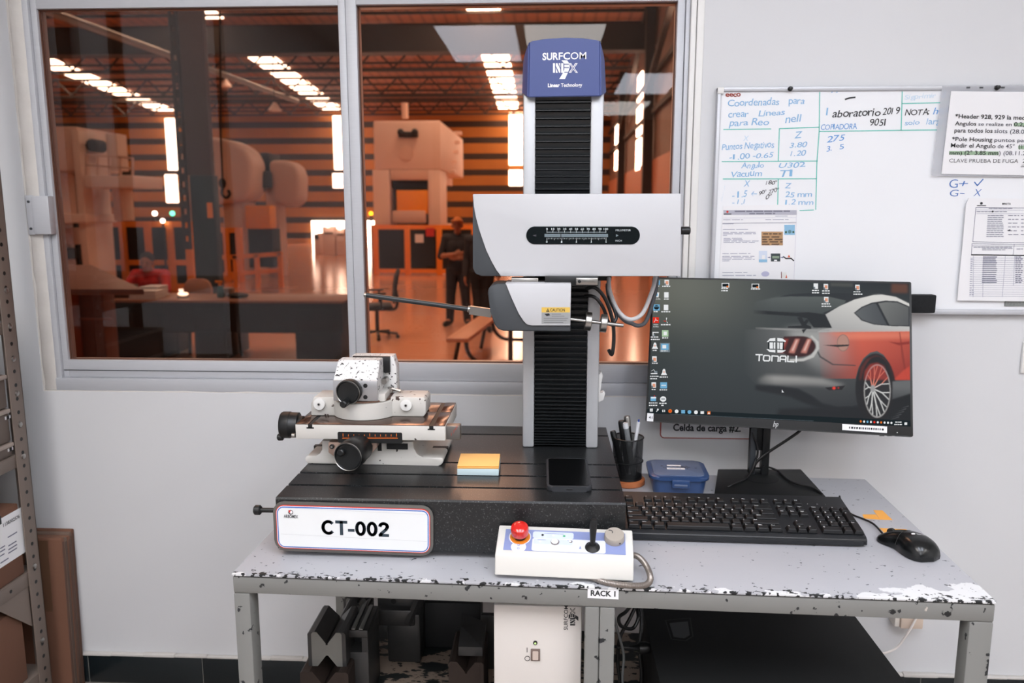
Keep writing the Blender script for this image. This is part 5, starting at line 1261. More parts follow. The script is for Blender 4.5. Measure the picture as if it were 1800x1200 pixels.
# tail light with its pale surround
fill([(1090, 430), (1130, 470), (1132, 510), (1100, 560), (1040, 582), (960, 584), (960, 570), (1040, 566), (1086, 545), (1116, 505), (1112, 470), (1080, 438)], (188, 187, 184), 2)
fill([(925, 438), (1040, 436), (1088, 455), (1112, 490), (1100, 525), (1066, 550), (1010, 556), (925, 536)], (52, 16, 16), 2, crv=3)
for x in (920, 985, 1055): fill([(x-30, 532), (x+8, 452), (x+34, 452), (x+2, 536)], (188, 120, 108) if x > 930 else (130, 40, 34), 3); fill([(x-14, 520), (x+14, 458), (x+22, 458), (x-4, 522)], (226, 190, 178), 2, .8 if x > 930 else .2)
# spoiler
fill([(750, 284), (1000, 300), (1070, 296), (1170, 310), (1208, 388), (1100, 386), (1062, 332), (1000, 320), (750, 304)], (24, 29, 31), 1, fade=(750, 290, 850, 290)); fill([(1004, 326), (1030, 324), (1044, 352), (1060, 336), (1072, 345), (1058, 368), (1086, 380), (1086, 394), (950, 388), (950, 378), (1030, 374)], (26, 30, 32), 1)
fill([(760, 384), (1100, 396), (1200, 398), (1190, 404), (1000, 404), (760, 394)], (150, 150, 148), 1, .8, fade=(740, 390, 900, 390)); fill([(1030, 398), (1060, 392), (1040, 420)], (30, 32, 34), 1)
# bumper, reflector, exhaust side
fill([(770, 690), (820, 664), (1000, 672), (1150, 685), (1285, 722), (1240, 738), (1100, 726), (900, 722), (780, 714)], (158, 157, 154), 9, .85, col2=(92, 93, 94), ax=(900, 668, 900, 728), fade=(760, 690, 880, 690))
fill([(760, 722), (900, 728), (1010, 744), (1090, 784), (1150, 828), (1240, 850), (1310, 846), (1320, 860), (1200, 872), (1050, 830), (960, 790), (760, 750)], (20, 24, 27), 5)
fill([(1165, 736), (1286, 724), (1264, 750), (1190, 752)], (24, 22, 24), 1); fill(ell(1219, 739, 9, 8), (240, 60, 44), 2); fill(ell(1245, 738, 5, 6), (150, 40, 34), 1)
# wheel
fill(ell(1462, 742, 118, 205), (20, 21, 23), 2, .95); fill([(1368, 690), (1375, 620), (1410, 570), (1465, 548), (1510, 566), (1542, 620), (1556, 690)], (84, 32, 26), 4)
fill(ell(1470, 742, 96, 188), (24, 22, 23), 2); fill(ell(1472, 756, 79, 157), (150, 148, 146), 1); fill(ell(1472, 756, 72, 148), (34, 34, 36), 1)
for k in range(10):
    a = 2*math.pi*k/10+.2; e_ = (1472+72*math.cos(a), 756+148*math.sin(a)); cc = (1446, 742)
    for d in (-.14, .14):
        e2 = (1472+72*math.cos(a+d), 756+148*math.sin(a+d)); mx_, my_ = cc[0]*.45+e_[0]*.55, cc[1]*.45+e_[1]*.55
        col = (216, 128, 108) if e2[1] < 690 else (212, 212, 210)
        for p, q in ((cc, (mx_, my_)), ((mx_, my_), e2)):
            L_ = math.hypot(q[0]-p[0], q[1]-p[1])+1e-6; nx_, ny_ = -(q[1]-p[1])/L_*2.6, (q[0]-p[0])/L_*2.6
            fill([(p[0]+nx_, p[1]+ny_), (q[0]+nx_, q[1]+ny_), (q[0]-nx_, q[1]-ny_), (p[0]-nx_, p[1]-ny_)], col, 1)
fill(ell(1446, 742, 14, 22), (150, 150, 150), 2); fill([(1395, 690), (1400, 640), (1430, 600), (1472, 592), (1510, 610), (1540, 690)], (196, 60, 44), 4, .45)
fill([(1562, 700), (1668, 694), (1668, 770), (1560, 806)], (98, 100, 101), 2, col2=(40, 44, 46), ax=(1600, 700, 1600, 800)); fill([(1560, 806), (1668, 772), (1668, 965), (1540, 940)], (16, 20, 22), 4)
for k in range(5): fill([(1530+k*20, 930-k*18), (1600+k*14, 905-k*16), (1600+k*14, 909-k*16)], (92, 96, 98), 1, .7)
img = img.reshape(GH, SS, GW, SS, 3).mean(axis=(1, 3))
me = bpy.data.meshes.new('screen'); nx_, nz_ = GW, GH
xs = SX0+(np.arange(nx_)+.0)/(nx_-1)*(SX1-SX0); zs = SZ1-(np.arange(nz_))/(nz_-1)*(SZ1-SZ0)
XX, ZZ = np.meshgrid(xs, zs); Rm = np.array(MX.to_3x3()); tr = np.array(MX.translation)-np.array(mon.location)
P_ = np.stack([XX.ravel(), np.full(XX.size, -.0006), ZZ.ravel()], 1) @ Rm.T+tr
idx = np.arange(nx_*nz_).reshape(nz_, nx_); Q_ = np.stack([idx[1:, :-1], idx[1:, 1:], idx[:-1, 1:], idx[:-1, :-1]], -1).reshape(-1, 4)
me.vertices.add(len(P_)); me.vertices.foreach_set('co', P_.astype(np.float32).ravel())
me.loops.add(Q_.size); me.loops.foreach_set('vertex_index', Q_.astype(np.int32).ravel())
me.polygons.add(len(Q_)); me.polygons.foreach_set('loop_start', np.arange(0, Q_.size, 4, dtype=np.int32)); me.update(calc_edges=True)
ca = me.color_attributes.new('picture', 'FLOAT_COLOR', 'POINT'); ca.data.foreach_set('color', np.concatenate([img.reshape(-1, 3), np.ones((len(P_), 1))], 1).astype(np.float32).ravel())
ms = bpy.data.materials.new('lit_screen_picture'); ms.use_nodes = True; nt = ms.node_tree; b = nt.nodes['Principled BSDF']
at = N(nt, 'ShaderNodeAttribute'); at.attribute_name = 'picture'; nt.links.new(at.outputs['Color'], b.inputs['Emission Color'])
b.inputs['Emission Strength'].default_value = .95; b.inputs['Base Color'].default_value = (.004, .004, .005, 1); b.inputs['Roughness'].default_value = .5; b.inputs['Specular IOR Level'].default_value = .12
me.materials.append(ms); me.validate(); scn = bpy.data.objects.new('screen', me); COL.objects.link(scn); scn.parent = mon; scn['label'] = 'lit screen with a car wallpaper'
# -- icons, mark and bars on the picture (lit, like the rest of it)
E_w = emit('screen_white', (236, 238, 240), .95); E_k = emit('screen_dark', (26, 34, 38), .9); E_or = emit('screen_orange', (232, 120, 44), .9); E_rd = emit('screen_red', (226, 50, 34), .9)
E_bl = emit('screen_blue', (118, 178, 216), .9); E_gn = emit('screen_green', (176, 206, 170), .9); E_gy = emit('screen_grey', (120, 132, 140), .9); E_pk = emit('screen_salmon', (230, 160, 130), .9); E_bar = emit('screen_taskbar', (34, 42, 46), .9)
def sp_(mb, pts, mat, h=.0009):
    q = [scr(*p) for p in pts]; A_ = sum(q[i][0]*q[(i+1) % len(q)][1]-q[(i+1) % len(q)][0]*q[i][1] for i in range(len(q)))
    if A_ < 0: q = q[::-1]
    mb.flat(q, (0, -h, 0), UX, UZ, mat)
def s_rect(mb, cx, cy_, w_, h_, mat, h=.0009): sp_(mb, [(cx-w_/2, cy_-h_/2), (cx+w_/2, cy_-h_/2), (cx+w_/2, cy_+h_/2), (cx-w_/2, cy_+h_/2)], mat, h)
def s_text(mb, s, x0, y0_, x1, y1_, cap_, mat, off=0.0, h=.0011):
    a, b_ = scr(x0, y0_), scr(x1, y1_); c_ = scr(x0, y0_-cap_); u_ = Vector((b_[0]-a[0], 0, b_[1]-a[1]))
    mb.text(s, (a[0], -h, a[1]), u_, UZ, c_[1]-a[1], mat, width=u_.length, off=off)
ic = MB()
def caption(cx, cy_, w_, rows=1):
    for r in range(rows):
        x = cx-w_/2
        while x < cx+w_/2-4: l_ = random.uniform(6, 15); s_rect(ic, min(x+l_/2, cx+w_/2), cy_+r*14, l_, 6, E_w); x += l_+3
def doc(cx, cy_, mat, tab=True):
    s_rect(ic, cx, cy_, 26, 32, E_w); s_rect(ic, cx+1, cy_+2, 17, 20, mat, .0011)
    if tab: sp_(ic, [(cx-13, cy_+4), (cx-4, cy_+4), (cx-4, cy_+16), (cx-13, cy_+16)], E_gy, .0012)
s_rect(ic, 186, 122, 28, 28, E_bl); caption(188, 143, 20)
doc(240, 122, E_pk); caption(240, 144, 52); sp_(ic, [(168, 180), (196, 180), (192, 208), (172, 208)], E_w); sp_(ic, [(176, 186), (188, 186), (186, 202), (178, 202)], E_bl, .0011); s_text(ic, 'Recycle Bin', 158, 222, 202, 222, 8, E_w)
doc(238, 195, E_w, False); caption(238, 219, 28); s_rect(ic, 180, 268, 38, 36, E_bl); ic2 = ell(180, 268, 15, 13, 16); sp_(ic, ic2, E_k, .0011); s_rect(ic, 180, 264, 26, 3, E_bl, .0012); caption(179, 292, 30)
doc(236, 268, E_w, False); caption(234, 293, 52)
s_rect(ic, 176, 342, 36, 34, E_rd); ic.line([scr(166, 354), scr(174, 340)], (0, -.0011, 0), UX, UZ, .0009, E_w); ic.line([scr(174, 330), scr(177, 342), scr(188, 346)], (0, -.0011, 0), UX, UZ, .0009, E_w); s_text(ic, 'Adobe', 162, 372, 190, 372, 8, E_w); s_text(ic, 'Acrobat', 160, 384, 192, 384, 8, E_w)
for q in ([(236, 328), (242, 328), (238, 346)], [(218, 346), (236, 346), (234, 352)], [(238, 346), (246, 358), (242, 360)]): sp_(ic, q, E_rd if q[0][0] < 230 else E_w)
caption(232, 369, 52)
s_rect(ic, 175, 414, 36, 5, E_w); s_rect(ic, 160, 422, 5, 22, E_w); s_rect(ic, 164, 430, 12, 10, E_gy); caption(172, 441, 50, 2)
s_rect(ic, 231, 420, 38, 38, E_gn); s_rect(ic, 231, 420, 18, 20, E_w, .0011); caption(230, 446, 34)
for cx, cy_ in ((171, 494), (224, 648)): sp_(ic, ell(cx, cy_-6, 9, 15, 14), E_w); sp_(ic, [(cx-18, cy_+16), (cx-10, cy_), (cx+10, cy_), (cx+18, cy_+16)], E_w); sp_(ic, ell(cx, cy_-2, 4, 6, 10), E_pk, .0011)
caption(170, 519, 24); s_rect(ic, 229, 503, 58, 54, E_gy); s_rect(ic, 229, 498, 44, 36, E_bl, .0011); s_rect(ic, 226, 498, 22, 20, E_w, .0012); caption(229, 522, 46)
doc(168, 570, E_pk); caption(168, 594, 28); ic.line([scr(150, 640), scr(164, 632), scr(172, 644)], (0, -.001, 0), UX, UZ, .0007, E_w); s_rect(ic, 166, 655, 38, 5, E_w); s_rect(ic, 176, 646, 18, 12, E_gy); caption(165, 671, 44, 2); caption(224, 675, 52)
doc(164, 722, E_pk); caption(163, 748, 22); s_rect(ic, 222, 724, 40, 36, E_bl); s_rect(ic, 222, 724, 28, 5, E_w, .0011); caption(221, 750, 46)
s_rect(ic, 161, 803, 32, 26, E_bl); s_rect(ic, 163, 796, 30, 8, E_w, .0011); sp_(ic, [(164, 784), (172, 784), (168, 792)], E_rd); caption(160, 827, 48, 2)
sp_(ic, ell(219, 804, 18, 16, 18), E_w); s_rect(ic, 219, 804, 22, 7, E_gy, .0011); caption(218, 829, 44); caption(218, 841, 20)
for cx, cy_ in ((584, 138), (759, 142)): s_rect(ic, cx, cy_, 44, 26, E_w); s_rect(ic, cx, cy_, 36, 18, E_k, .0011); s_rect(ic, cx+12, cy_+8, 12, 9, E_or, .0012)
caption(582, 156, 44, 2); caption(757, 160, 48)
for cx, cy_, w_, rws, mt in ((1113, 143, 44, 2, E_w), (1172, 146, 44, 2, E_pk), (1357, 151, 46, 2, E_pk), (1174, 222, 54, 2, E_pk)): doc(cx, cy_, mt); caption(cx, cy_+25, w_, rws)
# wordmark
t_ = lambda L_: [(x, y) for x, y in L_]
for q in ([(845, 449), (876, 446), (876, 470), (826, 470)], [(888, 446), (916, 449), (938, 464), (934, 470), (888, 470)], [(840, 470), (876, 470), (876, 512), (840, 512)], [(888, 470), (926, 472), (922, 514), (888, 512)], [(824, 512), (876, 512), (876, 532), (842, 528)], [(888, 512), (938, 518), (918, 532), (888, 532)]): sp_(ic, q, E_w)
for q in ([(838, 466), (876, 466), (876, 472), (838, 472)], [(888, 467), (930, 468), (930, 474), (888, 473)], [(838, 509), (876, 510), (876, 515), (838, 514)], [(888, 510), (930, 514), (930, 519), (888, 515)], [(834, 470), (842, 470), (842, 512), (834, 512)], [(920, 470), (928, 470), (926, 514), (918, 514)], [(862, 468), (866, 468), (866, 514), (862, 514)], [(898, 468), (902, 468), (902, 514), (898, 514)]): sp_(ic, q, E_k, .0011)
def stroke(pts, wd=8): ic.line([scr(*p) for p in pts], (0, -.001, 0), UX, UZ, wd*.000343, E_w)
stroke([(762, 544), (800, 545)]); stroke([(783, 545), (781, 580)]); stroke([(812, 549), (838, 550), (844, 556), (842, 576), (836, 581), (812, 580), (806, 574), (808, 553), (812, 549)])
stroke([(855, 582), (857, 551), (890, 553), (894, 558), (892, 584)]); stroke([(903, 584), (905, 558), (911, 552), (934, 553), (938, 558), (936, 586)]); stroke([(905, 571), (936, 573)]); stroke([(950, 552), (948, 584), (985, 586)]); stroke([(999, 552), (998, 588)])
# task bar
sp_(ic, [(126, 861), (1666, 930), (1668, 965), (124, 886)], E_bar, .0007)
ic.line([scr(262, 892), scr(1100, 932)], (0, -.0009, 0), UX, UZ, .0004, E_gy)
tb = lambda x: 869+(x-150)*.0475
for dx in (-5, 4):
    for dy in (-5, 4): s_rect(ic, 150+dx, 869+dy, 8, 8, E_w)
stroke([(180, 877), (190, 866)], 4); sp_(ic, ell(188, 866, 5, 6, 12), E_w); s_rect(ic, 222, 873, 16, 12, E_w); s_rect(ic, 222, 873, 8, 7, E_bar, .0012)
for x, mt in ((260, E_or), (298, E_w), (373, E_bl), (411, E_w)): sp_(ic, ell(x, tb(x), 11, 11, 16), mt)
s_rect(ic, 336, tb(336), 22, 20, E_bl); s_rect(ic, 448, tb(448), 20, 15, E_w); s_rect(ic, 487, tb(487), 18, 18, E_or); sp_(ic, ell(260, tb(260), 5, 5, 10), E_rd, .0012); sp_(ic, [(480, tb(487)+6), (487, tb(487)-6), (494, tb(487)+6)], E_w, .0012)
for i, mt in enumerate((E_or, E_w, E_bl, E_w, E_rd, E_w, E_or, E_w, E_w, E_w)): x = 1376+i*20; sp_(ic, ell(x, 935+(x-1376)*.05, 6, 7, 10), mt)
caption(1595, 939, 34); caption(1592, 953, 38); s_rect(ic, 1640, 948, 16, 14, E_w)
sp_(ic, [(914, 748), (914, 768), (919, 764), (926, 766)], E_w, .0012)
ic.V = [tuple(MX @ Vector(v)) for v in ic.V]; ic.build('screen_icons', scn, world=True, smooth=False)
# chin: maker's mark, stickers
def on_panel(nm, mb, par, h=.0005): mb.V = [tuple(MX @ Vector(v)) for v in mb.V]; return mb.build(nm, par, world=True, smooth=False)
m = MB(); M_sv = mk('silver_print', (196, 198, 200), .4)
for pts in ([(872, 934), (864, 966)], [(868, 950), (876, 946), (878, 950), (873, 964)], [(886, 946), (878, 974)], [(883, 948), (891, 946), (893, 950), (889, 962), (882, 964)]): m.line([scr(*p) for p in pts], (0, -.0006, 0), UX, UZ, .0010, M_sv)
on_panel('maker_mark', m, bez)
m = MB(); sp_(m, [(126, 884), (163, 887), (161, 936), (123, 933)], M_paper, .0006); s_text(m, '41', 134, 919, 156, 920, 15, M_ink, .01, .0009); on_panel('number_sticker', m, bez)['label'] = 'white 41 sticker'
m = MB(); sp_(m, [(1268, 950), (1531, 965), (1530, 1003), (1268, 985)], M_paper, .0006); x = 1308
while x < 1505: w__ = random.uniform(5, 13); s_rect(m, x+w__/2, 971+(x-1308)*.058, w__, 12, M_ink, .0009); x += w__+random.uniform(3, 6)
on_panel('serial_sticker', m, bez)['label'] = 'white serial number sticker'
m = MB(); sp_(m, ell(1590, 1000, 3, 3, 8), E_w, .0006)
for i in range(4): s_rect(m, 1500+i*45, 1019+i*.4, 30, 5, M_black, .0006)
on_panel('buttons', m, bez)
# stand
sa, sb = PY(1316, 800, 1.735).x, PY(1350, 800, 1.735).x; SZT = .80
m = MB(); m.box(sa, sa+.0125, 1.722, 1.742, TZ+.012, SZT, M_dark, .002); m.box(sb-.0165, sb, 1.722, 1.742, TZ+.012, SZT, M_black, .002); m.box(sa, sb, 1.728, 1.742, TZ+.012, PY(1330, 822, 1.735).z, M_black, .002); m.box(sa, sb, 1.728, 1.742, PY(1330, 790, 1.735).z, SZT, M_black, .002)
m.box(sa-.012, sb+.012, 1.738, 1.760, .775, .90, M_black, .003); m.build('stand_pole', mon, world=True)
q = [PZ(1262, 824, TZ+.012), PZ(1408, 824, TZ+.012), PZ(1452, 872, TZ+.012), PZ(1255, 872, TZ+.012)]
m = MB(); m.prism([(v.x, v.y) for v in q][::-1], (0, 0, TZ), UX, UY, (0, 0, .012), M_black, .002); m.lathe([(.036, .0), (.036, .0006), (.035, .0008)], ((sa+sb)/2, 1.70, TZ+.0118), UZ, M_black, 40); m.build('stand_base', mon, world=True)
k1 = PY(1406, 757, 1.70)
m = MB(); m.tube([k1+Vector((0, 0, .008)), k1, PY(1385, 772, 1.70), PY(1350, 795, 1.712), PY(1330, 812, 1.715), PY(1322, 830, 1.72)], .0032, M_cab, 10, smooth=6); m.build('power_cable', mon, world=True)
m = MB(); m.tube([PY(1322, 760, 1.72), PY(1332, 790, 1.718), PY(1326, 815, 1.715), PZ(1312, 840, TZ+.016), PZ(1290, 850, TZ+.0155), PZ(1270, 862, TZ+.006), PZ(1258, 875, TZ+.006)], .0022, M_cab, 10, smooth=6); m.build('signal_cable', mon, world=True)
m = MB(); m.tube([PY(1340, 818, 1.72), PZ(1365, 826, TZ+.0155), PZ(1390, 846, TZ+.015), PZ(1425, 856, TZ+.015), PZ(1445, 868, TZ+.0125)], .0022, M_cab, 10, smooth=6); m.build('signal_cable', mon, world=True)

# ================================================================ KEYBOARD
KBW, KBD = .432, .158
kb = thing('keyboard', 'black wired keyboard lying in front of the monitor', 'keyboard', (.1365, 1.3745, TZ+.006), rot=(R(6.5), 0, R(-1.6)))
kx, ky = KBW/.445, 1.0
M_kbd = mk('keyboard_plastic', (28, 30, 33), .38, var=.05, bump=.05, bscale=900); M_key = mk('key_plastic', (15, 16, 18), .45)
m = MB(); pr = [(0, 0), (.004, -.003), (KBD-.004, -.003), (KBD, .0), (KBD, .013), (KBD-.003, .016), (.028, .0135), (.010, .0125), (.002, .009)]
m.prism([(.0, .0), (.0, KBD-.012), (.012, KBD), (KBW-.012, KBD), (KBW, KBD-.012), (KBW, .006), (KBW-.008, 0)], (0, 0, -.003), UX, UY, (0, 0, .010), M_kbd, .002)
m.prism(pr, (.001, 0, 0), UY, UZ, (KBW-.002, 0, 0), M_kbd, .0015); m.build('case', kb)
m = MB()
for x in (.02, KBW-.05): m.box(x, x+.03, KBD-.025, KBD-.012, -.0215, -.002, M_kbd, .002)
m.build('foot', kb)
m = MB(); m.box(.004, KBW-.004, .0005, .0045, .0005, .0045, mk('keyboard_lip_gloss', (12, 13, 14), .15)); m.build('front_lip', kb)
for i, x in enumerate((.352, .368, .384)):
    pass
U_ = .01905*kx; UYK = .0187
keys = []
def row(y_, x0, items):
    x = x0
    for it in items:
        if isinstance(it, (int, float)): x += it; continue
        w_, lg = it if isinstance(it, tuple) else (1, it)
        keys.append((x, y_, w_, 1, lg)); x += w_
R0 = 6.35
row(R0, 0, ['Esc', 1, 'F1', 'F2', 'F3', 'F4', .5, 'F5', 'F6', 'F7', 'F8', .5, 'F9', 'F10', 'F11', 'F12', .35, 'Prt', 'Scr', 'Brk'])
row(4.95, 0, list('`1234567890-=')+[(2, 'Back'), .35, 'Ins', 'Hom', 'PgU', .35, 'Num', '/', '*', '-'])
row(3.95, 0, [(1.5, 'Tab')]+list('QWERTYUIOP[]')+[(1.5, '\\'), .35, 'Del', 'End', 'PgD', .35, '7', '8', '9'])
row(2.95, 0, [(1.75, 'Caps')]+list('ASDFGHJKL;\'')+[(2.25, 'Enter'), 3.70, '4', '5', '6'])
row(1.95, 0, [(2.25, 'Shift')]+list('ZXCVBNM,./')+[(2.75, 'Shift'), 1.35, '^', 1.35, '1', '2', '3'])
row(.95, 0, [(1.25, 'Ctrl'), (1.25, 'Win'), (1.25, 'Alt'), (6.25, ''), (1.25, 'Alt'), (1.25, 'Fn'), (1.25, 'Mnu'), (1.25, 'Ctrl'), .35, '<', 'v', '>', .35, (2, '0'), '.'])
keys.append((18.7+3, 2.95, 1, 2, '+')); keys.append((18.7+3, .95, 1, 2, 'Ent'))
m_key = lambda: MB()
M_leg = mk('key_legend', (214, 216, 218), .6)
KO = (.0095, .0115)
def key_mesh(mb, x, y_, w_, h_, lg):
    x0, x1 = KO[0]+x*U_+.0006, KO[0]+(x+w_)*U_-.0006; y0_, y1_ = KO[1]+(y_-.95)*UYK+.0006, KO[1]+(y_-.95+h_)*UYK-.0006
    zb, zt_ = .0135, .0205; V = [(x0, y0_, zb), (x1, y0_, zb), (x1, y1_, zb), (x0, y1_, zb), (x0+.0024, y0_+.0014, zt_-.0004), (x1-.0024, y0_+.0014, zt_-.0004), (x1-.0024, y1_-.0042, zt_+.0008), (x0+.0024, y1_-.0042, zt_+.0008)]
    b = bmesh.new(); vv = [b.verts.new(v) for v in V]
    for f in ((3, 2, 1, 0), (4, 5, 6, 7), (0, 1, 5, 4), (1, 2, 6, 5), (2, 3, 7, 6), (3, 0, 4, 7)): b.faces.new([vv[i] for i in f])
    bmesh.ops.bevel(b, geom=b.edges[:], offset=.0006, segments=1, affect='EDGES'); mb.bm(b, M_key)
    if lg:
        cap_ = .0040 if len(lg) == 1 else .0026
        sl_ = Vector((0, (y1_-.0042)-(y0_+.0014), .0012)).normalized()
        mb.text(lg, (x0+.0036, y1_-.0048-cap_, zt_+.00105-cap_*.1), UX, sl_, cap_, M_leg, off=.01)
order = sorted(keys, key=lambda k: -k[2]*k[3]-(.001*k[0]))
rest = MB()
for i, k in enumerate(order):
    if i < 96: mm = MB(); key_mesh(mm, *k); mm.build('key', kb, smooth=False)
    else: key_mesh(rest, *k)
if rest.V: o = rest.build('further_keys', kb, smooth=False); o['kind'] = 'stuff'
m = MB()
for i, s in enumerate('1A|'):
    m.text(s, (KO[0]+(18.9+i*.9)*U_, KO[1]+5.75*UYK, .0163), UX, UY, .003, M_leg)
m.build('indicator_legend', kb, smooth=False)
m = MB(); m.tube([Vector((.20, KBD-.001, .008)), Vector((.20, KBD+.012, .0)), Vector((.23, KBD+.02, -.014)), Vector((.27, KBD+.035, -.0195))], .0022, M_cab, 8, smooth=4); m.build('cable', kb)

# ================================================================ MOUSE
mo = thing('computer_mouse', 'glossy black mouse on the bare right end of the table', 'mouse', (.636, 1.362, TZ), R(22))
n, mm_ = 22, 28; V, F = [], []; L_ = .114
for i in range(n+1):
    t = i/n; y_ = -L_/2+L_*t
    e = math.sqrt(max(0, 1-(2*t-1)**6)); wd = (.031*(1-.22*math.exp(-((t-.56)/.16)**2))-.004*t)*e+.0006; ht = (.037*math.sin(math.pi*min(1, (t*.80+.16)))**.8)*(.30+.70*e)*(1-.30*t)+.002
    for k in range(mm_):
        a = 2*math.pi*k/mm_; ca_, sa_ = math.cos(a), math.sin(a)
        x = wd*abs(ca_)**.75*(1 if ca_ > 0 else -1); z = ht*max(0, sa_)**.85 if sa_ > 0 else 0
        if sa_ <= 0: x *= .93
        V.append((x, y_, z+.001 if sa_ > 0 else .001))
for i in range(n):
    for k in range(mm_): F.append((i*mm_+k, i*mm_+(k+1) % mm_, (i+1)*mm_+(k+1) % mm_, (i+1)*mm_+k))
F.append(tuple(range(mm_))); F.append(tuple(range(n*mm_, (n+1)*mm_))[::-1])
F = [f[::-1] for f in F]
M_ms = mk('mouse_plastic', (15, 17, 18), .24, var=.05)
MB().add(V, F, M_ms).build('body', mo, angle=60)
def mtop(x, y_):
    t = (y_+L_/2)/L_; e = math.sqrt(max(0, 1-(2*t-1)**6)); ht = (.037*math.sin(math.pi*min(1, (t*.80+.16)))**.8)*(.30+.70*e)*(1-.30*t)+.002
    wd = (.031*(1-.22*math.exp(-((t-.56)/.16)**2))-.004*t)*e+.0006; ca_ = min(.98, abs(x)/wd)**(1/.75); return ht*max(0, math.sqrt(1-ca_*ca_))**.85+.001
m = MB(); m.tube([(0, y_, mtop(0, y_)+.0002) for y_ in np.linspace(.002, .052, 12)], .0006, M_slot, 6); m.tube([(x, .004, mtop(x, .004)) for x in np.linspace(-.024, .024, 12)], .0005, M_slot, 6); m.build('button_gap', mo)
m = MB(); m.cyl((-.0035, .036, mtop(0, .036)-.005), (.0035, .036, mtop(0, .036)-.005), .0095, mk('wheel_rubber', (34, 35, 36), .7), 28, .001); m.build('scroll_wheel', mo)
m = MB(); V_, F_, W_ = tmesh('Steren', .01); k_ = .004/.682; ca_, sa_ = math.cos(R(-22)), math.sin(R(-22))
for v in [None]:
    P_ = []
    for a, b_ in V_+[]:
        lx, ly = -.002+a*k_*.9, b_*k_; X_, Y_2 = lx*ca_-ly*sa_, lx*sa_+ly*ca_-.022; P_.append((X_, Y_2, mtop(X_, Y_2)+.0004))
    m.add(P_, F_, M_sv)
P_ = [(-.008*ca_-.002*sa_+.0034*math.cos(a)*1.0+.001, -.008*sa_-.019+.0030*math.sin(a), 0) for a in np.linspace(0, 2*math.pi, 14, endpoint=False)]
m.add([(x, y_, mtop(x, y_)+.0005) for x, y_, z in P_], [tuple(range(14))], M_wprint); m.build('maker_mark', mo, smooth=False)
nose = Matrix.Translation(mo.location) @ Matrix.Rotation(R(22), 4, 'Z') @ Vector((0, L_/2-.001, .006))
m = MB(); m.tube([nose, PZ(1536, 921, TZ+.004), PZ(1518, 912, TZ+.003), PZ(1500, 905, TZ+.003), PZ(1488, 897, TZ+.003), PZ(1480, 886, TZ+.003), PZ(1476, 872, TZ+.003)], .0019, M_cab, 10, smooth=6); m.build('cable', mo, world=True)

# ================================================================ SMALL THINGS ON THE TABLE
# orange tape on the table top
M_tape = mk('orange_marking_tape', (236, 166, 68), .5, var=.04)
tape_pts = (([(1535, 896.5), (1551, 897), (1569, 914), (1547, 913)], 'wide orange tape strip on the table behind the mouse, slanting toward the edge'), ([(1516, 904), (1539, 904), (1547, 913), (1519, 911)], 'short orange tape strip joining the wide strip on its left'), ([(1546, 928), (1594, 930), (1590, 936), (1556, 938)], 'orange tape strip partly covered by the nose of the mouse'))
for k, (pts, lab) in enumerate(tape_pts):
    q = [PZ(a, b, TZ) for a, b in pts]; c = sum(q, Vector())/4
    tag(MB().prism([(v.x-c.x, v.y-c.y) for v in q][::-1], (0, 0, 0), UX, UY, (0, 0, .0003+.0002*(k == 0)), M_tape).build('marking_tape', smooth=False), lab, 'tape', 'orange tape pieces on the table').location = (c.x, c.y, TZ)
# coaster and mesh pen cup
CC = Vector((.1745, 1.688, TZ))
tag(MB().lathe([(.037, 0), (.039, .002), (.039, .011), (.036, .013), (.0005, .013)], (0, 0, 0), UZ, mk('tan_leather', (176, 104, 62), .45, var=.1), 40).build('coaster'), 'tan round coaster under the black mesh pen cup', 'coaster').location = CC
cup = thing('pen_cup', 'black wire mesh pen cup on the tan coaster behind the granite', 'cup', CC+Vector((0, 0, .013)))
ctop = PY(1100, 766, 1.688).z-cup.location.z
mm_ = bpy.data.materials.new('black_wire_mesh'); mm_.use_nodes = True; nt = mm_.node_tree; b = nt.nodes['Principled BSDF']; b.inputs['Base Color'].default_value = C(18, 19, 20); b.inputs['Roughness'].default_value = .4
tc = N(nt, 'ShaderNodeTexCoord'); sp = N(nt, 'ShaderNodeSeparateXYZ'); nt.links.new(tc.outputs['Object'], sp.inputs[0])
an = N(nt, 'ShaderNodeMath', operation='ARCTAN2'); nt.links.new(sp.outputs['Y'], an.inputs[0]); nt.links.new(sp.outputs['X'], an.inputs[1])
def mth(op, a, bv): 
    n_ = N(nt, 'ShaderNodeMath', operation=op); nt.links.new(a, n_.inputs[0])
    if isinstance(bv, (int, float)): n_.inputs[1].default_value = bv
    else: nt.links.new(bv, n_.inputs[1])
    return n_.outputs[0]
u1 = mth('MULTIPLY', an.outputs[0], 16.0); v1 = mth('MULTIPLY', sp.outputs['Z'], 420.0)
def cell(x): return mth('ABSOLUTE', mth('SUBTRACT', mth('FRACT', x, 0), .5), 0)
d1 = cell(mth('ADD', u1, v1)); d2 = cell(mth('SUBTRACT', u1, v1)); hole = mth('LESS_THAN', mth('MAXIMUM', d1, d2), .26)
tr_ = N(nt, 'ShaderNodeBsdfTransparent'); mxs = N(nt, 'ShaderNodeMixShader'); nt.links.new(hole, mxs.inputs[0]); nt.links.new(b.outputs[0], mxs.inputs[1]); nt.links.new(tr_.outputs[0], mxs.inputs[2]); nt.links.new(mxs.outputs[0], nt.nodes['Material Output'].inputs[0])
m = MB(); rb, rt = .0312, .0335
V, F = [], []; n = 64
for r_, z in ((rb, .004), (rt, ctop-.002)):
    for k in range(n): V.append((r_*math.cos(2*math.pi*k/n), r_*math.sin(2*math.pi*k/n), z))
for k in range(n): F.append((k, (k+1) % n, n+(k+1) % n, n+k))
m.add(V, F, mm_); m.build('mesh_wall', cup)
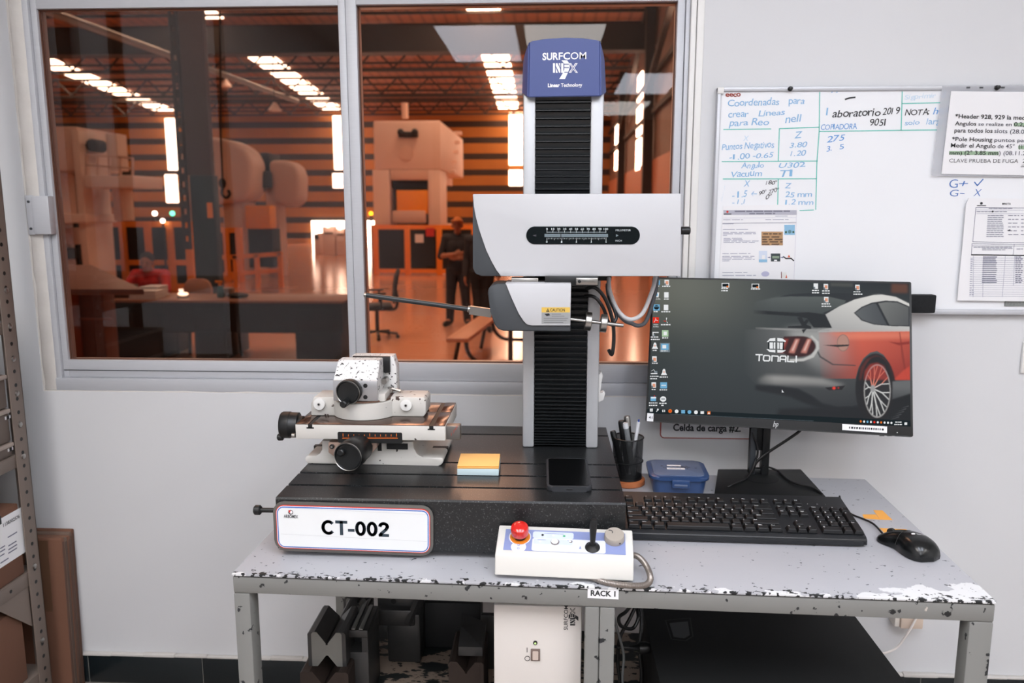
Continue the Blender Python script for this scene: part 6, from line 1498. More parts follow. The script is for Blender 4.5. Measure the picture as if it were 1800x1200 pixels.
m = MB(); m.tube([(rt*math.cos(a), rt*math.sin(a), ctop-.002) for a in np.linspace(0, 2*math.pi, 49)], .0016, M_black, 8, caps=False); m.build('rim', cup)
MB().lathe([(rb+.001, 0), (rb+.001, .006), (.0005, .006)], (0, 0, 0), UZ, M_black, 40).build('base_plate', cup)
MB().tube([((rb+.002)*math.cos(a), (rb+.002)*math.sin(a), ctop*.42) for a in np.linspace(0, 2*math.pi, 49)], .0016, M_black, 6, caps=False).build('band', cup)
def pen(name, label, px, py, base, r, body, capm, capl, tip=None):
    a = CC+Vector((base[0], base[1], .020)); b_ = PY(px, py, 1.688+base[2]); d = (b_-a).normalized(); L2 = (b_-a).length
    t = thing(name, label, 'pen', a, group='pens in the mesh cup')
    m = MB(); m.lathe([(r*.8, 0), (r, .003), (r, L2-capl)], a, d, body, 18); m.build('barrel', t, world=True)
    m = MB(); m.lathe([(r*1.08, 0), (r*1.08, capl-.004), (r*.9, capl), (.0003, capl)], a+d*(L2-capl), d, capm, 18); c_ = m.build('cap', t, world=True)
    if tip: MB().lathe([(r*.5, 0), (r*.5, .006), (.0003, .007)], a+d*(L2-.001), d, tip, 12).build('end_plug', t, world=True)
M_gry = mk('grey_marker', (120, 124, 126), .4); M_whc = mk('clear_white_barrel', (206, 208, 212), .3); M_bluep = mk('blue_plug', (40, 70, 150), .4)
pen('marker_pen', 'short black marker leaning left in the mesh cup', 1077, 757, (-.008, -.008, .0), .0062, M_black, M_black, .03)
pen('marker_pen', 'thick black marker standing in the mesh cup behind the grey one', 1092, 739, (.004, .010, .010), .0068, M_black, M_black, .045)
pen('marker_pen', 'black marker with a silver cap end at the back of the mesh cup', 1102, 731, (.012, .012, .016), .0066, M_black, M_steel, .022)
pen('marker_pen', 'grey marker with white top leaning right in the mesh cup', 1099, 743, (.014, -.004, -.006), .0058, M_gry, M_whc, .012)
pen('ballpoint_pen', 'slim clear pen with blue end plug at the right of the mesh cup', 1122.5, 741, (.006, .002, .002), .0038, M_whc, M_whc, .03, M_bluep)
# blue lidded container
lz_ = TZ+.043
q = [PZ(a, b, lz_) for a, b in ((1143, 836), (1250, 839), (1229, 808), (1139, 806))]
c = sum(q, Vector())/4; ax_ = (q[1]-q[0]).normalized(); rzb = math.atan2(ax_.y, ax_.x)
bw, bd = (q[1]-q[0]).length*.5, (q[2]-q[1]).length*.5
M_bl1 = mk('blue_translucent_plastic', (46, 70, 112), .3, var=.06, spec=.6); M_bl2 = mk('grey_blue_lid', (94, 106, 132), .28, var=.12, vscale=40)
bx = thing('lidded_container', 'blue plastic food container with clip lid beside the monitor foot', 'container', (c.x, c.y, TZ), rzb)
m = MB(); b0 = rrect(-bw+.010, bw-.010, -bd+.010, bd-.010, .016); b1 = rrect(-bw+.005, bw-.005, -bd+.005, bd-.005, .018); n = len(b0)
m.add([(x, y_, 0) for x, y_ in b0]+[(x, y_, .034) for x, y_ in b1], [tuple(range(n))[::-1], tuple(range(n, 2*n))]+[(i, (i+1) % n, n+(i+1) % n, n+i) for i in range(n)], M_bl1); m.build('tub', bx)
m = MB(); m.prism(rrect(-bw, bw, -bd, bd, .020), (0, 0, .033), UX, UY, (0, 0, .008), M_bl1, .002); lid = m.build('lid', bx)
m = MB(); m.prism(rrect(-bw+.010, bw-.010, -bd+.009, bd-.009, .014), (0, 0, .0405), UX, UY, (0, 0, .0022), M_bl2, .0008); m.build('lid_panel', lid)
m = MB(); m.box(-.017, .020, -bd-.0035, -bd+.001, .018, .036, M_bl1, .002); m.box(-.012, .015, -bd-.0045, -bd-.003, .023, .027, M_bl2, .0008); m.build('clip', bx)
m = MB(); zl = .0430
m.box(-.022, .016, -.012, -.002, zl, zl+.0003, M_paper); m.box(-.020, .010, .010, .018, zl, zl+.0003, M_paper); m.text('CON ERROR', (-.018, -.0095, zl+.0005), UX, UY, .0035, M_ink, width=.026); m.build('label', lid, smooth=False)
m = MB()
for _ in range(44):
    x, y_ = random.gauss(.008, .016), random.gauss(.006, .008); m.flat([(x+random.uniform(.001, .004)*math.cos(a), y_+random.uniform(.0008, .002)*math.sin(a)) for a in np.linspace(0, 6.28, 8, endpoint=False)], (0, 0, zl-.0001), UX, UY, mk('lid_grime', (66, 66, 70), .6))
m.build('grime', lid, smooth=False)

# ================================================================ UNDER THE TABLE
SHZ = .24
M_cabw2 = mk('warm_white_cabinet', (206, 200, 194), .5, var=.03, vscale=4)
YU = 1.232
a, b = PY(868, 1100, YU), PY(1026, 1100, YU)
pu = thing('power_unit', 'pale upright power unit with rocker switch on the table shelf', 'power unit', ((a.x+b.x)/2, YU, SHZ))
MB().box(a.x, b.x-.003, YU, YU+.28, SHZ+.006, .560, M_cabw2, .003).build('case', pu, world=True)
m = MB()
for x in (a.x+.02, b.x-.03):
    for y in (YU+.03, YU+.25): m.cyl((x, y, SHZ), (x, y, SHZ+.007), .010, M_black, 14)
m.build('foot', pu, world=True)
YP = YU-.0007
m = MB()
# the name runs upwards along the right side
o_ = PY(998, 1107, YP); t_ = PY(998, 1064, YP); seg = (t_-o_)
m.text('SURFCOM', o_, UZ, Vector((-1, 0, 0)), .0065, M_ink, width=seg.length, off=.006)
nex(m, lambda X, Y_: (999.5+Y_*.52, 1099-X*.72), M_ink, M_cabw2, YP-.0002)
line_px(m, [(926.5, 1138), (926.5, 1146)], YP, 1.3, M_ink); v = PY(927, 1157, YP); m.line([(v.x+.0042*math.cos(q_), v.z+.0042*math.sin(q_)) for q_ in np.linspace(0, 2*math.pi, 25)], (0, YP, 0), UX, UZ, .0009, M_ink)
m.build('lettering', pu, world=True, smooth=False)['label'] = 'black SURFCOM NEX lettering'
m = MB(); c0, c1 = PY(933, 1160, YU), PY(949.5, 1140, YU); m.box(c0.x, c1.x, YU-.0025, YU+.001, c0.z, c1.z, mk('switch_bezel', (112, 96, 88), .4), .001); m.box(c0.x+.003, c1.x-.003, YU-.0055, YU-.001, c0.z+.003, c1.z-.003, emit('lit_rocker', (240, 218, 206), .75), .0012); m.build('rocker_switch', pu, world=True)
m = MB(); v = PY(941, 1129, YU); m.cyl((v.x, YU-.0015, v.z), (v.x, YU+.001, v.z), .0036, M_black, 20); m.ball((v.x, YU-.0016, v.z-.0006), (.0018, .0012, .0018), emit('led_green_white', (200, 230, 150), 1.2), 10, 8); m.build('status_lamp', pu, world=True)
# computer lying flat
tw = thing('computer_tower', 'large matt black computer case lying flat on the table shelf', 'computer', (.417, 1.43, SHZ))
TT = .385
q = [PZ(1133, 1075, TT), PZ(1503, 1075, TT), PZ(1592, 1200, TT), PZ(1148, 1200, TT)]
x0, x1 = q[0].x-.002, .634
M_tow = mk('matt_black_case', (8, 11, 12), .75, var=.06)
m = MB(); m.box(x0, x1, 1.232, 1.60, SHZ+.006, TT, M_tow, .003); m.build('case', tw, world=True)
m = MB(); m.box(x0-.001, x1-.016, 1.228, 1.598, TT-.001, TT+.0025, M_tow, .0015); sp2 = m.build('side_cover', tw, world=True)
hq = [PZ(a_, b_, TT+.003) for a_, b_ in ((1170, 1090), (1213, 1086), (1218, 1118), (1205, 1126), (1180, 1123))]
m = MB(); cq = [(v.x, v.y) for v in hq]; m.line(cq, (0, 0, TT+.0031), UX, UY, .0028, M_slot, closed=True); m.prism([(sum(p[0] for p in cq)/5+(p[0]-sum(r_[0] for r_ in cq)/5)*.75, sum(p[1] for p in cq)/5+(p[1]-sum(r_[1] for r_ in cq)/5)*.75) for p in cq][::-1], (0, 0, TT+.0022), UX, UY, (0, 0, .0006), mk('latch_recess', (26, 30, 32), .35)); m.build('cover_latch', sp2, world=True)
m = MB()
for x in (x0+.03, x1-.03):
    for y in (1.26, 1.57): m.cyl((x, y, SHZ), (x, y, SHZ+.007), .012, M_black, 12)
m.build('foot', tw, world=True)
# cables hanging between the middle leg and the computer
cabs = ((((1112, 1060, 1.50), (1100, 1075, 1.45), (1088, 1085, 1.43), (1092, 1100, 1.43), (1112, 1104, 1.44), (1122, 1085, 1.45), (1118, 1062, 1.47)), .0035, 'black cable looped behind the middle table leg'),
        (((1122, 1055, 1.46), (1108, 1085, 1.45), (1090, 1120, 1.44), (1086, 1160, 1.44), (1090, 1200, 1.43), (1092, 1240, 1.42)), .0035, 'black cable hanging down behind the middle table leg'),
        (((1126, 1060, 1.50), (1128, 1100, 1.48), (1124, 1140, 1.46), (1128, 1180, 1.45), (1126, 1235, 1.44)), .0042, 'thick black cable hanging beside the black computer'),
        (((1078, 1080, 1.40), (1086, 1110, 1.40), (1096, 1150, 1.40), (1094, 1190, 1.39), (1096, 1230, 1.39)), .0026, 'thin grey cable hanging nearest the middle table leg'))
for k, (pts, r_, lab) in enumerate(cabs):
    tag(MB().tube([PY(*p) for p in pts], r_, M_cab if k < 3 else mk('dim_grey_cable', (96, 98, 98), .5), 10, smooth=6).build('hanging_cable'), lab, 'cable', 'cables under the table')
p0, p1 = PY(1086, 1137, 1.43), PY(1142, 1139, 1.43)
t = thing('mains_plug', 'black mains plug on its cord pointing at the black computer', 'plug', PY(1125, 1138, 1.43))
d = (p1-p0).normalized()
m = MB(); m.tube([p0, p0.lerp(p1, .45)], .003, M_cab, 10); m.build('cord', t, world=True)
m = MB(); m.lathe([(.0035, 0), (.005, .008), (.0075, .016), (.0115, .020), (.0125, .032), (.010, .040), (.0005, .040)], p0.lerp(p1, .35), d, M_black, 16); m.build('plug_body', t, world=True)
m = MB()
for s in (-.005, .005): m.bar(p1-d*.012+Vector((0, 0, s)), p1+Vector((0, 0, s)), .0015, .005, M_steel)
m.build('prong', t, world=True)
# V blocks and fixtures
M_vb = mk('oiled_steel_block', (74, 74, 74), .4, .6, var=.18, vscale=30); M_vbf = mk('ground_block_face', (126, 126, 122), .45, .45, var=.1, vscale=40); M_vbr = mk('rusty_block', (54, 44, 39), .6, .4, var=.25, vscale=30)
def vblock(label, px0, px1, py0, py1, Y, dep, mat=M_vb, name='v_block', stand=None, notch=.32):
    a_, b_ = PY(px0, py1, Y), PY(px1, py0, Y); x0, x1, z0, z1 = a_.x, b_.x, max(a_.z, SHZ+.0008) if stand is None else stand, b_.z
    w_ = x1-x0; cx = (x0+x1)/2; n_ = w_*notch
    t_ = thing(name, label, 'v-block', (cx, Y, z0), group='steel v-blocks under the table')
    pr_ = [(x0, z0), (cx-n_, z0), (cx-n_*.08, z0+n_*.95), (cx+n_*.08, z0+n_*.95), (cx+n_, z0), (x1, z0), (x1, z1-.004), (x1-.004, z1), (cx+n_, z1), (cx+.002, z1-n_*.95), (cx+.002, z1-n_*1.1), (cx-.002, z1-n_*1.1), (cx-.002, z1-n_*.95), (cx-n_, z1), (x0+.004, z1), (x0, z1-.004)]
    MB().prism(pr_, (0, Y, 0), UX, UZ, (0, dep, 0), mat).build('block', t_, world=True, smooth=False)
    m_ = MB(); f = .16
    m_.prism([(cx+(x-cx)*.80 if i not in (2, 3, 9, 10, 11, 12) else x, z) for i, (x, z) in enumerate(pr_)], (0, Y-.0006, 0), UX, UZ, (0, .001, 0), M_vbf if mat is M_vb else mat); m_.build('ground_face', t_, world=True, smooth=False)
    return z1
yv = 1.40
zb_ = PY(575, 1181, yv).z
zl0 = vblock('large v-block at the bottom of the left pile on the shelf', 532, 612, 1182, 1290, yv-.02, .10, M_vbr, notch=.30)
vblock('pale-faced v-block standing on the left pile, nearest the left table leg', 543, 607, 1112, 1178, yv, .105, stand=zl0)
zl1 = zb_
vblock('dark v-block second in the row receding behind the pale-faced one', 598, 640, 1086, 1160, 1.545, .085)
vblock('dark v-block farthest back in the left row', 606, 648, 1052, 1120, 1.655, .05)
# slotted clamp block beside the row
a_, b_ = PY(609, 1158, 1.43), PY(646, 1108, 1.43)
t = thing('clamp_block', 'dark slotted clamp block with a square opening right of the pale v-block', 'clamp', ((a_.x+b_.x)/2, 1.43, SHZ), group=None)
m = MB(); x0, x1, z0, z1 = a_.x, b_.x, SHZ+.0008, b_.z
zo0, zo1 = PY(620, 1146, 1.43).z, PY(620, 1120, 1.43).z
m.box(x0, x1, 1.43, 1.53, z0, zo0, M_vb, .001); m.box(x0, x1, 1.43, 1.53, zo1, z1, M_vb, .001); m.box(x1-.012, x1, 1.43, 1.53, zo0, zo1, M_vb); m.box(x0, x0+.005, 1.43, 1.53, zo0, zo1, M_vb); m.box(x0+.004, x1-.01, 1.47, 1.52, zo0, zo1, M_slot); m.build('block', t, world=True)
m = MB()
for f in (.25, .6): m.box(x0+(x1-x0)*f, x0+(x1-x0)*(f+.18), 1.431, 1.529, z1, z1+.003, M_vbf, .0008)
m.build('top_rib', t, world=True)
# machine vice hanging low at the back
YB2 = 1.585
t = thing('machine_vise', 'dark heavy machine vise at the back of the table shelf', 'vise', (PY(705, 1080, YB2).x, YB2, SHZ))
m = MB(); pbx = lambda mb, a0, a1, b0, b1, Y, d_, mt, bv=.002: (lambda A, B: mb.box(A.x, B.x, Y, Y+d_, A.z, B.z, mt, bv))(PY(a0, b1, Y), PY(a1, b0, Y))
pbx(m, 664, 730, 1046, 1072, YB2, .10, M_vb); m.build('jaw', t, world=True)
m = MB(); pbx(m, 662, 728, 1073, 1100, YB2-.02, .11, M_vb, .004); A_ = PY(680, 1100, YB2-.01); B_ = PY(738, 1080, YB2-.01); m.box(A_.x, B_.x, YB2-.01, YB2+.08, SHZ+.0008, B_.z, M_vb, .006); m.build('body', t, world=True)
m = MB(); v = PY(692, 1056, YB2); m.cyl((v.x, YB2-.001, v.z), (v.x, YB2+.01, v.z), .006, M_slot, 20)
for px in (680, 690, 700): v = PY(px, 1069, YB2); m.cyl((v.x, YB2-.001, v.z), (v.x, YB2+.002, v.z), .0022, M_slot, 10)
m.build('screw_hole', t, world=True)
m = MB(); m.bar(PY(716, 1098, YB2-.03), PY(738, 1046, YB2+.0), .012, .010, M_vb); m.build('strut', t, world=True)
# dark parts box along the back
A_, B_ = PY(742, 1078, 1.66), PY(846, 1046, 1.66)
t = thing('parts_tray', 'long dark parts tray along the back of the table shelf', 'tray', ((A_.x+B_.x)/2, 1.66, SHZ))
m = MB(); m.box(A_.x, B_.x, 1.64, 1.70, SHZ+.0008, B_.z-.01, M_hdark, .003); m.build('tray', t, world=True)
m = MB()
for px in (800, 812, 824): v = PY(px, 1058, 1.64); m.cyl((v.x, 1.665, B_.z-.012), (v.x, 1.665, B_.z+.006), .006, M_vb, 12)
m.build('pin', t, world=True)
# wedge block and the v blocks on the right of the shelf
yw = 1.40
wq = [PY(808, 1098, yw+.02), PY(848, 1140, yw+.02), PY(846, 1160, yw), PY(806, 1162, yw)]
zz = vblock('rust-edged v-block lying at the front right of the shelf beside the power unit', 790, 850, 1164, 1290, 1.36, .11, M_vbr)
t = thing('wedge_block', 'dark pointed wedge block on the rust-edged v-block', 'wedge', (PY(828, 1162, yw).x, yw, zz))
ap = PY(810, 1098, yw+.02); x0, x1 = PY(806, 1162, yw-.02).x, PY(848, 1162, yw-.02).x; zk = zz+.0005
m = MB(); b = bmesh.new(); vv = [b.verts.new(p) for p in ((x0, yw-.02, zk), (x1, yw-.02, zk), (x1, yw+.05, zk), (x0, yw+.05, zk), (x0, yw-.02, zk+.018), (x1, yw-.02, zk+.018), (x1+.002, yw+.05, zk+.03), (x0, yw+.05, zk+.05), (ap.x, ap.y, ap.z))]
for f in ((3, 2, 1, 0), (0, 1, 5, 4), (1, 2, 6, 5), (2, 3, 7, 6), (3, 0, 4, 7), (4, 5, 8), (5, 6, 8), (6, 7, 8), (7, 4, 8)): b.faces.new([vv[i] for i in f])
bmesh.ops.recalc_face_normals(b, faces=b.faces[:]); m.bm(b, M_vb); m.build('wedge', t, world=True, smooth=False)
A_, B_ = PY(846, 1150, 1.56), PY(872, 1082, 1.56)
t = thing('angle_plate', 'dark angle plate standing behind the wedge block', 'plate', ((A_.x+B_.x)/2, 1.56, SHZ))
m = MB(); m.prism([(1.56, SHZ+.0008), (1.66, SHZ+.0008), (1.66, SHZ+.014), (1.574, SHZ+.014), (1.574, B_.z), (1.56, B_.z)], (A_.x, 0, 0), UY, UZ, (B_.x-A_.x, 0, 0), M_vb, .001); m.build('plate', t, world=True)
m = MB(); m.prism([(1.574, SHZ+.014), (1.64, SHZ+.014), (1.574, B_.z-.02)], (A_.x+.008, 0, 0), UY, UZ, (.006, 0, 0), M_vb); m.build('rib', t, world=True)

# ================================================================ ON THE WALL
WF = WY-.0005
# wall socket under the table with its cord
A_, B_ = PY(1583, 1105, 1.81), PY(1625, 1078, 1.81)
t = thing('wall_socket', 'cream surface socket low on the wall under the right end of the table', 'socket', ((A_.x+B_.x)/2, WY, A_.z))
m = MB(); m.box(A_.x, B_.x, 1.81, WY, A_.z, A_.z+.055, mk('cream_plastic', (214, 196, 180), .5), .003); m.build('box', t, world=True)
m = MB(); m.box(A_.x-.012, A_.x, 1.816, WY, A_.z+.002, A_.z+.055, mk('pale_socket_cover', (226, 220, 212), .5), .002); m.build('cover', t, world=True)
m = MB(); m.tube([PY(1613, 1078, 1.805), PY(1606, 1095, 1.80), PY(1592, 1118, 1.80), PY(1576, 1138, 1.80), PY(1556, 1147, 1.78), PY(1535, 1148, 1.72), PY(1500, 1150, 1.68)], .0026, mk('white_cord', (226, 220, 214), .5), 10, smooth=6); m.build('cord', t, world=True)
# switch plate at the right edge of the picture
A_, B_ = PY(1791, 655, WF), PY(1830, 600, WF)
t = thing('switch_plate', 'white switch plate on the wall at the right edge below the whiteboard', 'switch', ((A_.x+B_.x)/2, WY, (A_.z+B_.z)/2))
MB().box(A_.x, B_.x, WY-.008, WY, A_.z, B_.z, M_white, .003).build('plate', t, world=True); MB().box(A_.x+.014, B_.x-.014, WY-.011, WY-.007, A_.z+.022, B_.z-.022, M_white, .002).build('rocker', t, world=True)
# load cell sign
YS2 = WY-.003
A_, B_ = PY(1160, 770, YS2), PY(1334, 714, YS2)
t = thing('wall_sign', 'white red-edged sign reading Celda de carga #2 below the monitor', 'sign', ((A_.x+B_.x)/2, WY, (A_.z+B_.z)/2))
m = MB(); m.prism(rrect(A_.x, B_.x, A_.z, B_.z, .010), (0, YS2, 0), UX, UZ, (0, .003, 0), mk('sign_red_edge', (156, 60, 52), .5)); m.build('backing', t, world=True, smooth=False)
m = MB(); m.prism(rrect(A_.x+.0025, B_.x-.0025, A_.z+.0025, B_.z-.0025, .008), (0, YS2-.0004, 0), UX, UZ, (0, .001, 0), M_paper); m.build('face', t, world=True, smooth=False)
m = MB(); seg_text(m, 'Celda de carga #2.', 1183, 756.5, 1302, 758.5, 11.5, M_ink, YS2-.0008, .03); m.build('lettering', t, world=True, smooth=False)

# ---------------------------------------------------------------- whiteboard
YW = 1.834
A_, B_ = PY(1260, 548, YW), PY(1920, 151, YW)
wx0, wz0, wx1, wz1 = .3665, A_.z-.003, B_.x, PY(1400, 152, YW).z
wb = thing('whiteboard', 'large whiteboard with blue notes and taped sheets on the right wall', 'whiteboard', (wx0, WY, wz0))
MB().box(wx0+.004, wx1-.004, YW+.002, WY-.0005, wz0+.004, wz1-.004, mk('whiteboard_enamel', (232, 234, 237), .28, var=.012), 0).build('board', wb, world=True)
m = MB(); f_ = .0100
m.box(wx0, wx1, YW-.004, WY-.001, wz1-f_, wz1, M_alu, .003); m.box(wx0, wx1, YW-.004, WY-.001, wz0, wz0+f_*1.2, M_alu, .003); m.box(wx0, wx0+.009, YW-.004, WY-.001, wz0, wz1, M_alu, .003); m.box(wx1-.011, wx1, YW-.004, WY-.001, wz0, wz1, M_alu, .003)
m.build('frame', wb, world=True)
m = MB(); c = PY(1268, 158, YW-.005); m.box(c.x-.008, c.x+.006, YW-.006, YW-.003, c.z-.008, c.z+.006, M_white, .002)
for px in (1702, 1725, 1763): c = PY(px, 154, YW-.005); m.box(c.x-.004, c.x+.004, YW-.0052, YW-.0035, c.z-.0018, c.z+.0018, M_dark)
m.build('corner_cap', wb, world=True)
YI = YW+.0014
K_b = mk('blue_marker', (92, 150, 208), .6); K_pb = mk('faded_blue_marker', (128, 176, 214), .6); K_pp = mk('very_faded_marker', (196, 216, 232), .6); K_g = mk('green_marker', (84, 190, 176), .6); K_k = mk('black_marker', (22, 24, 28), .6); K_db = mk('strong_blue_marker', (48, 104, 176), .6)
m = MB()
def hw(s, x0, y0_, x1, y1_, cap_, mat, off=.003, shear=.10):
    """hand lettering: every character set on its own with a little jitter"""
    W_ = tmesh(s, off, shear)[2]; pos = []; a_ = 0.0
    for i in range(len(s)): pos.append(tmesh(s[:i+1]+'.', off, shear)[2]-tmesh('.', off, shear)[2])
    adv = [0.0]+pos[:-1]; tot = pos[-1]
    for i, c_ in enumerate(s):
        if c_ == ' ': continue
        w_ = tmesh(c_, off, shear)[2]; f0 = adv[i]/tot; f1 = min(1.0, (adv[i]+w_*1.08)/tot)
        jx, jy = random.uniform(-.3, .3), random.uniform(-.7, .7); r_ = random.uniform(-.04, .04); k_ = random.uniform(.9, 1.12)
        ax_, ay_ = x0+(x1-x0)*f0+jx, y0_+(y1_-y0_)*f0+jy; bx_, by_ = x0+(x1-x0)*f1+jx, y0_+(y1_-y0_)*f1+jy+r_*cap_
        seg_text(m, c_, ax_, ay_, bx_, by_, cap_*k_, mat, YI, off, shear+random.uniform(-.12, .12))
hw('Coordenadas', 1279, 187, 1370, 184, 12, K_pb); hw('para', 1386, 183, 1414, 182, 11, K_pb); hw('crear', 1280, 206.5, 1316, 205, 11, K_pb); hw('Líneas', 1333, 204, 1380, 202, 10, K_pb); hw('para Reo', 1281, 221.5, 1352, 219, 11, K_pb); hw('nell', 1380, 216, 1409, 214, 13, K_pb)
hw('X', 1306, 247, 1316, 247, 9, K_pp); hw('Puntos Negativos', 1269, 263.5, 1361, 259, 11, K_pb); hw('-1.00 -0.65', 1282, 281, 1360, 276, 9.5, K_pb); hw('Z', 1396, 244, 1410, 243, 11, K_pb); hw('3.80', 1388, 260, 1419, 258.5, 9, K_pb); hw('1.20', 1389, 274, 1417, 273, 9, K_pb)
hw('Ángulo', 1303, 296, 1343, 294, 9, K_pb); hw('Vacuum', 1285, 311.5, 1340, 309, 11, K_pb); hw('U302', 1369, 295, 1416, 293.5, 9, K_pb); hw('T1', 1371, 311, 1401, 310, 12, K_pb)
hw('X', 1307, 328, 1318, 328, 10, K_pb); hw('180°', 1346, 325, 1367, 323, 7, K_k); hw('90° 270°', 1334, 342.5, 1370, 337, 7, K_k); hw('0°', 1346, 351.5, 1358, 347, 7.5, K_k)
hw('- 1.5', 1287, 347.5, 1314, 346, 10, K_pb); hw('←', 1320, 346, 1331, 346, 9, K_pb); hw('Z', 1379, 331, 1391, 331, 10, K_pb); hw('25 mm', 1380, 347, 1428, 346, 9, K_pb); hw('- 1.1', 1287, 359.5, 1314, 358, 8, K_pb); hw('1.2 mm', 1380, 360, 1430, 359, 8.5, K_pb); hw('0.12', 1268, 356, 1274, 330, 5, K_pp)
hw('l', 1452, 203, 1456, 203, 13, K_pb); hw('aboratorio', 1463, 206.5, 1548, 202.5, 13, K_k, .006); hw('2019', 1551, 202, 1582, 200, 12, K_k, .004); hw('9051', 1529, 221.5, 1562, 220.5, 12, K_k, .002); hw('COPIADORA', 1443, 228.5, 1506, 226, 9.5, K_b, 0)
line_px(m, [(1486, 174.5), (1494, 172), (1503, 171)], YI, 2.6, K_k); hw("' '", 1461, 166, 1474, 165, 4, K_pb)
hw('Sigprimir', 1590, 175, 1645, 171, 8, K_pp); hw('S', 1655, 171, 1664, 170, 9, K_pb); hw('NOTA:', 1590, 203, 1634, 201, 10.5, K_k, .006); hw('hear', 1640, 201, 1676, 198, 12, K_b); hw('solo', 1590, 220, 1617, 219, 8, K_pb); hw('largo', 1628, 219, 1663, 217.5, 11, K_pb)
hw('275', 1453, 250, 1486, 247, 11, K_b); hw('3.', 1453, 266.5, 1463, 265, 9, K_b); hw('5', 1476, 263, 1484, 262, 9, K_b)
for s, x0, y0_, x1, cap_ in (('G', 1668, 330.5, 1684, 14), ('+', 1685, 329, 1703, 13), ('G', 1669, 345.5, 1685, 11), ('-', 1687, 344, 1697, 12), ('X', 1711, 345, 1725, 13)): hw(s, x0, y0_, x1, y0_, cap_, K_db, -.008)
line_px(m, [(1713, 320), (1718, 326), (1728, 315)], YI, 1.8, K_db)
for pts in ([(1272, 227.5), (1355, 226.5)], [(1370, 226), (1440, 223.5)], [(1269, 284), (1437, 283)], [(1271, 314.5), (1435, 314)], [(1370, 226), (1368, 282)], [(1441, 162), (1440, 231), (1436, 283), (1434, 368)], [(1368, 315), (1367, 360)], [(1441, 231), (1583, 229)], [(1586, 161), (1584, 229)], [(1585, 182), (1670, 180)], [(1583, 229), (1664, 228)], [(1406, 370), (1430, 369)]): line_px(m, pts, YI, 1.5, K_g)
hw('eeco', 1275, 170, 1302, 170, 8, mk('brown_red_mark', (150, 60, 44), .6), .03, 0); m.build('writing', wb, world=True, smooth=False)['label'] = 'blue, green and black marker notes'
def magnet(px, py, lab, r_=.0052):
    v = PY(px, py, YW-.006); t_ = thing('magnet', lab, 'magnet', (v.x, YW-.004, v.z), group='black magnets on the whiteboard')
    MB().lathe([(r_, 0), (r_, .003), (r_*.55, .005), (r_*.75, .010), (.0003, .011)], (0, 0, 0), (0, -1, 0), M_black, 24).build('knob', t_)
magnet(1389, 156, 'black magnet on the top frame above the blue notes'); magnet(1752.5, 154, 'black magnet on the top frame holding the typed sheet')
# black felt strip behind the monitor's right edge
A_, B_ = PY(1590, 549.5, YW-.02), PY(1645, 518, YW-.02)
t = tag(MB().box(A_.x, B_.x, YW-.026, YW-.0045, A_.z, B_.z, mk('black_felt', (22, 24, 26), .95, var=.3, vscale=120, bump=.5, bscale=200), .003).build('board_eraser'), 'black board eraser on the lower whiteboard edge behind the monitor', 'eraser')
def bars(mb, x0, x1, y_, dy, Y, mat, h_, lo=8, hi=22, gap=3, left=True):
    x = x0
    while x < x1-2:
        l_ = min(random.uniform(lo, hi), x1-x); line_px(mb, [(x, y_+dy*(x-x0)/(x1-x0)), (x+l_, y_+dy*(x+l_-x0)/(x1-x0))], Y, h_, mat); x += l_+gap
# visual aid sheet, left
YP1 = YW+.0005
def sheet(name, label, pts, Y, mat=M_paper, group='paper sheets on the whiteboard', curl=0.0):
    v = [PY(a_, b_, Y) for a_, b_ in pts]; c_ = sum(v, Vector())/len(v)
    t_ = thing(name, label, 'paper', (c_.x, Y, c_.z), group=group)
    q_ = [(p.x, p.z) for p in v][::-1]
    return t_, q_
t, q = sheet('paper_sheet', 'printed visual-aid sheet with colour pictures at the lower left of the whiteboard', ((1271, 362), (1402, 359), (1397, 500), (1263, 500)), YP1)
MB().prism(q, (0, YP1, 0), UX, UZ, (0, .0012, 0), M_paper).build('page', t, world=True, smooth=False)
m = MB(); Yq = YP1-.0003; gx = lambda X: 1270+X*150/1385; gy_ = lambda Y_: 360+Y_*130/1200
G_h = mk('print_grey_band', (176, 176, 188), .7); G_t = mk('print_grey_text', (150, 152, 172), .7); G_l = mk('print_pale_line', (204, 204, 216), .7)
R_ = lambda x0, y0_, x1, y1_, mt, h_=0: poly_px(m, [(gx(x0), gy_(y0_)), (gx(x1), gy_(y0_)), (gx(x1), gy_(y1_)), (gx(x0), gy_(y1_))], Yq-h_, mt)
R_(15, 84, 1205, 162, G_h); bars(m, gx(205), gx(1090), gy_(105), -.5, Yq-.0002, mk('print_dark_grey', (118, 118, 132), .7), 2.2); bars(m, gx(440), gx(850), gy_(142), -.3, Yq-.0002, MATS['print_dark_grey'], 2.0); v = PY(gx(80), gy_(112), Yq); m.flat(circle(v.x, v.z, .0026), (0, Yq-.0004, 0), UX, UZ, M_red); bars(m, gx(25), gx(140), gy_(148), 0, Yq-.0002, M_ink, 1.6)
for y_, x0, x1 in ((243, 15, 330), (308, 5, 210), (398, 10, 430), (447, 10, 560), (470, 10, 540), (495, 10, 70), (542, 20, 310), (566, 20, 350), (588, 20, 585), (610, 20, 560), (790, 0, 450), (835, 0, 515), (860, 0, 500), (884, 0, 520), (908, 0, 110), (1098, 0, 400), (1145, 0, 540), (240, 700, 1070), (182, 860, 1070)): bars(m, gx(x0), gx(x1), gy_(y_), -.2, Yq, G_t, 1.1)
for y_ in (215, 296, 300): line_px(m, [(gx(5), gy_(y_)), (gx(1195), gy_(y_-10))], Yq, .8, G_l)
line_px(m, [(gx(1200), gy_(160)), (gx(1160), gy_(1200))], Yq, .7, G_l)
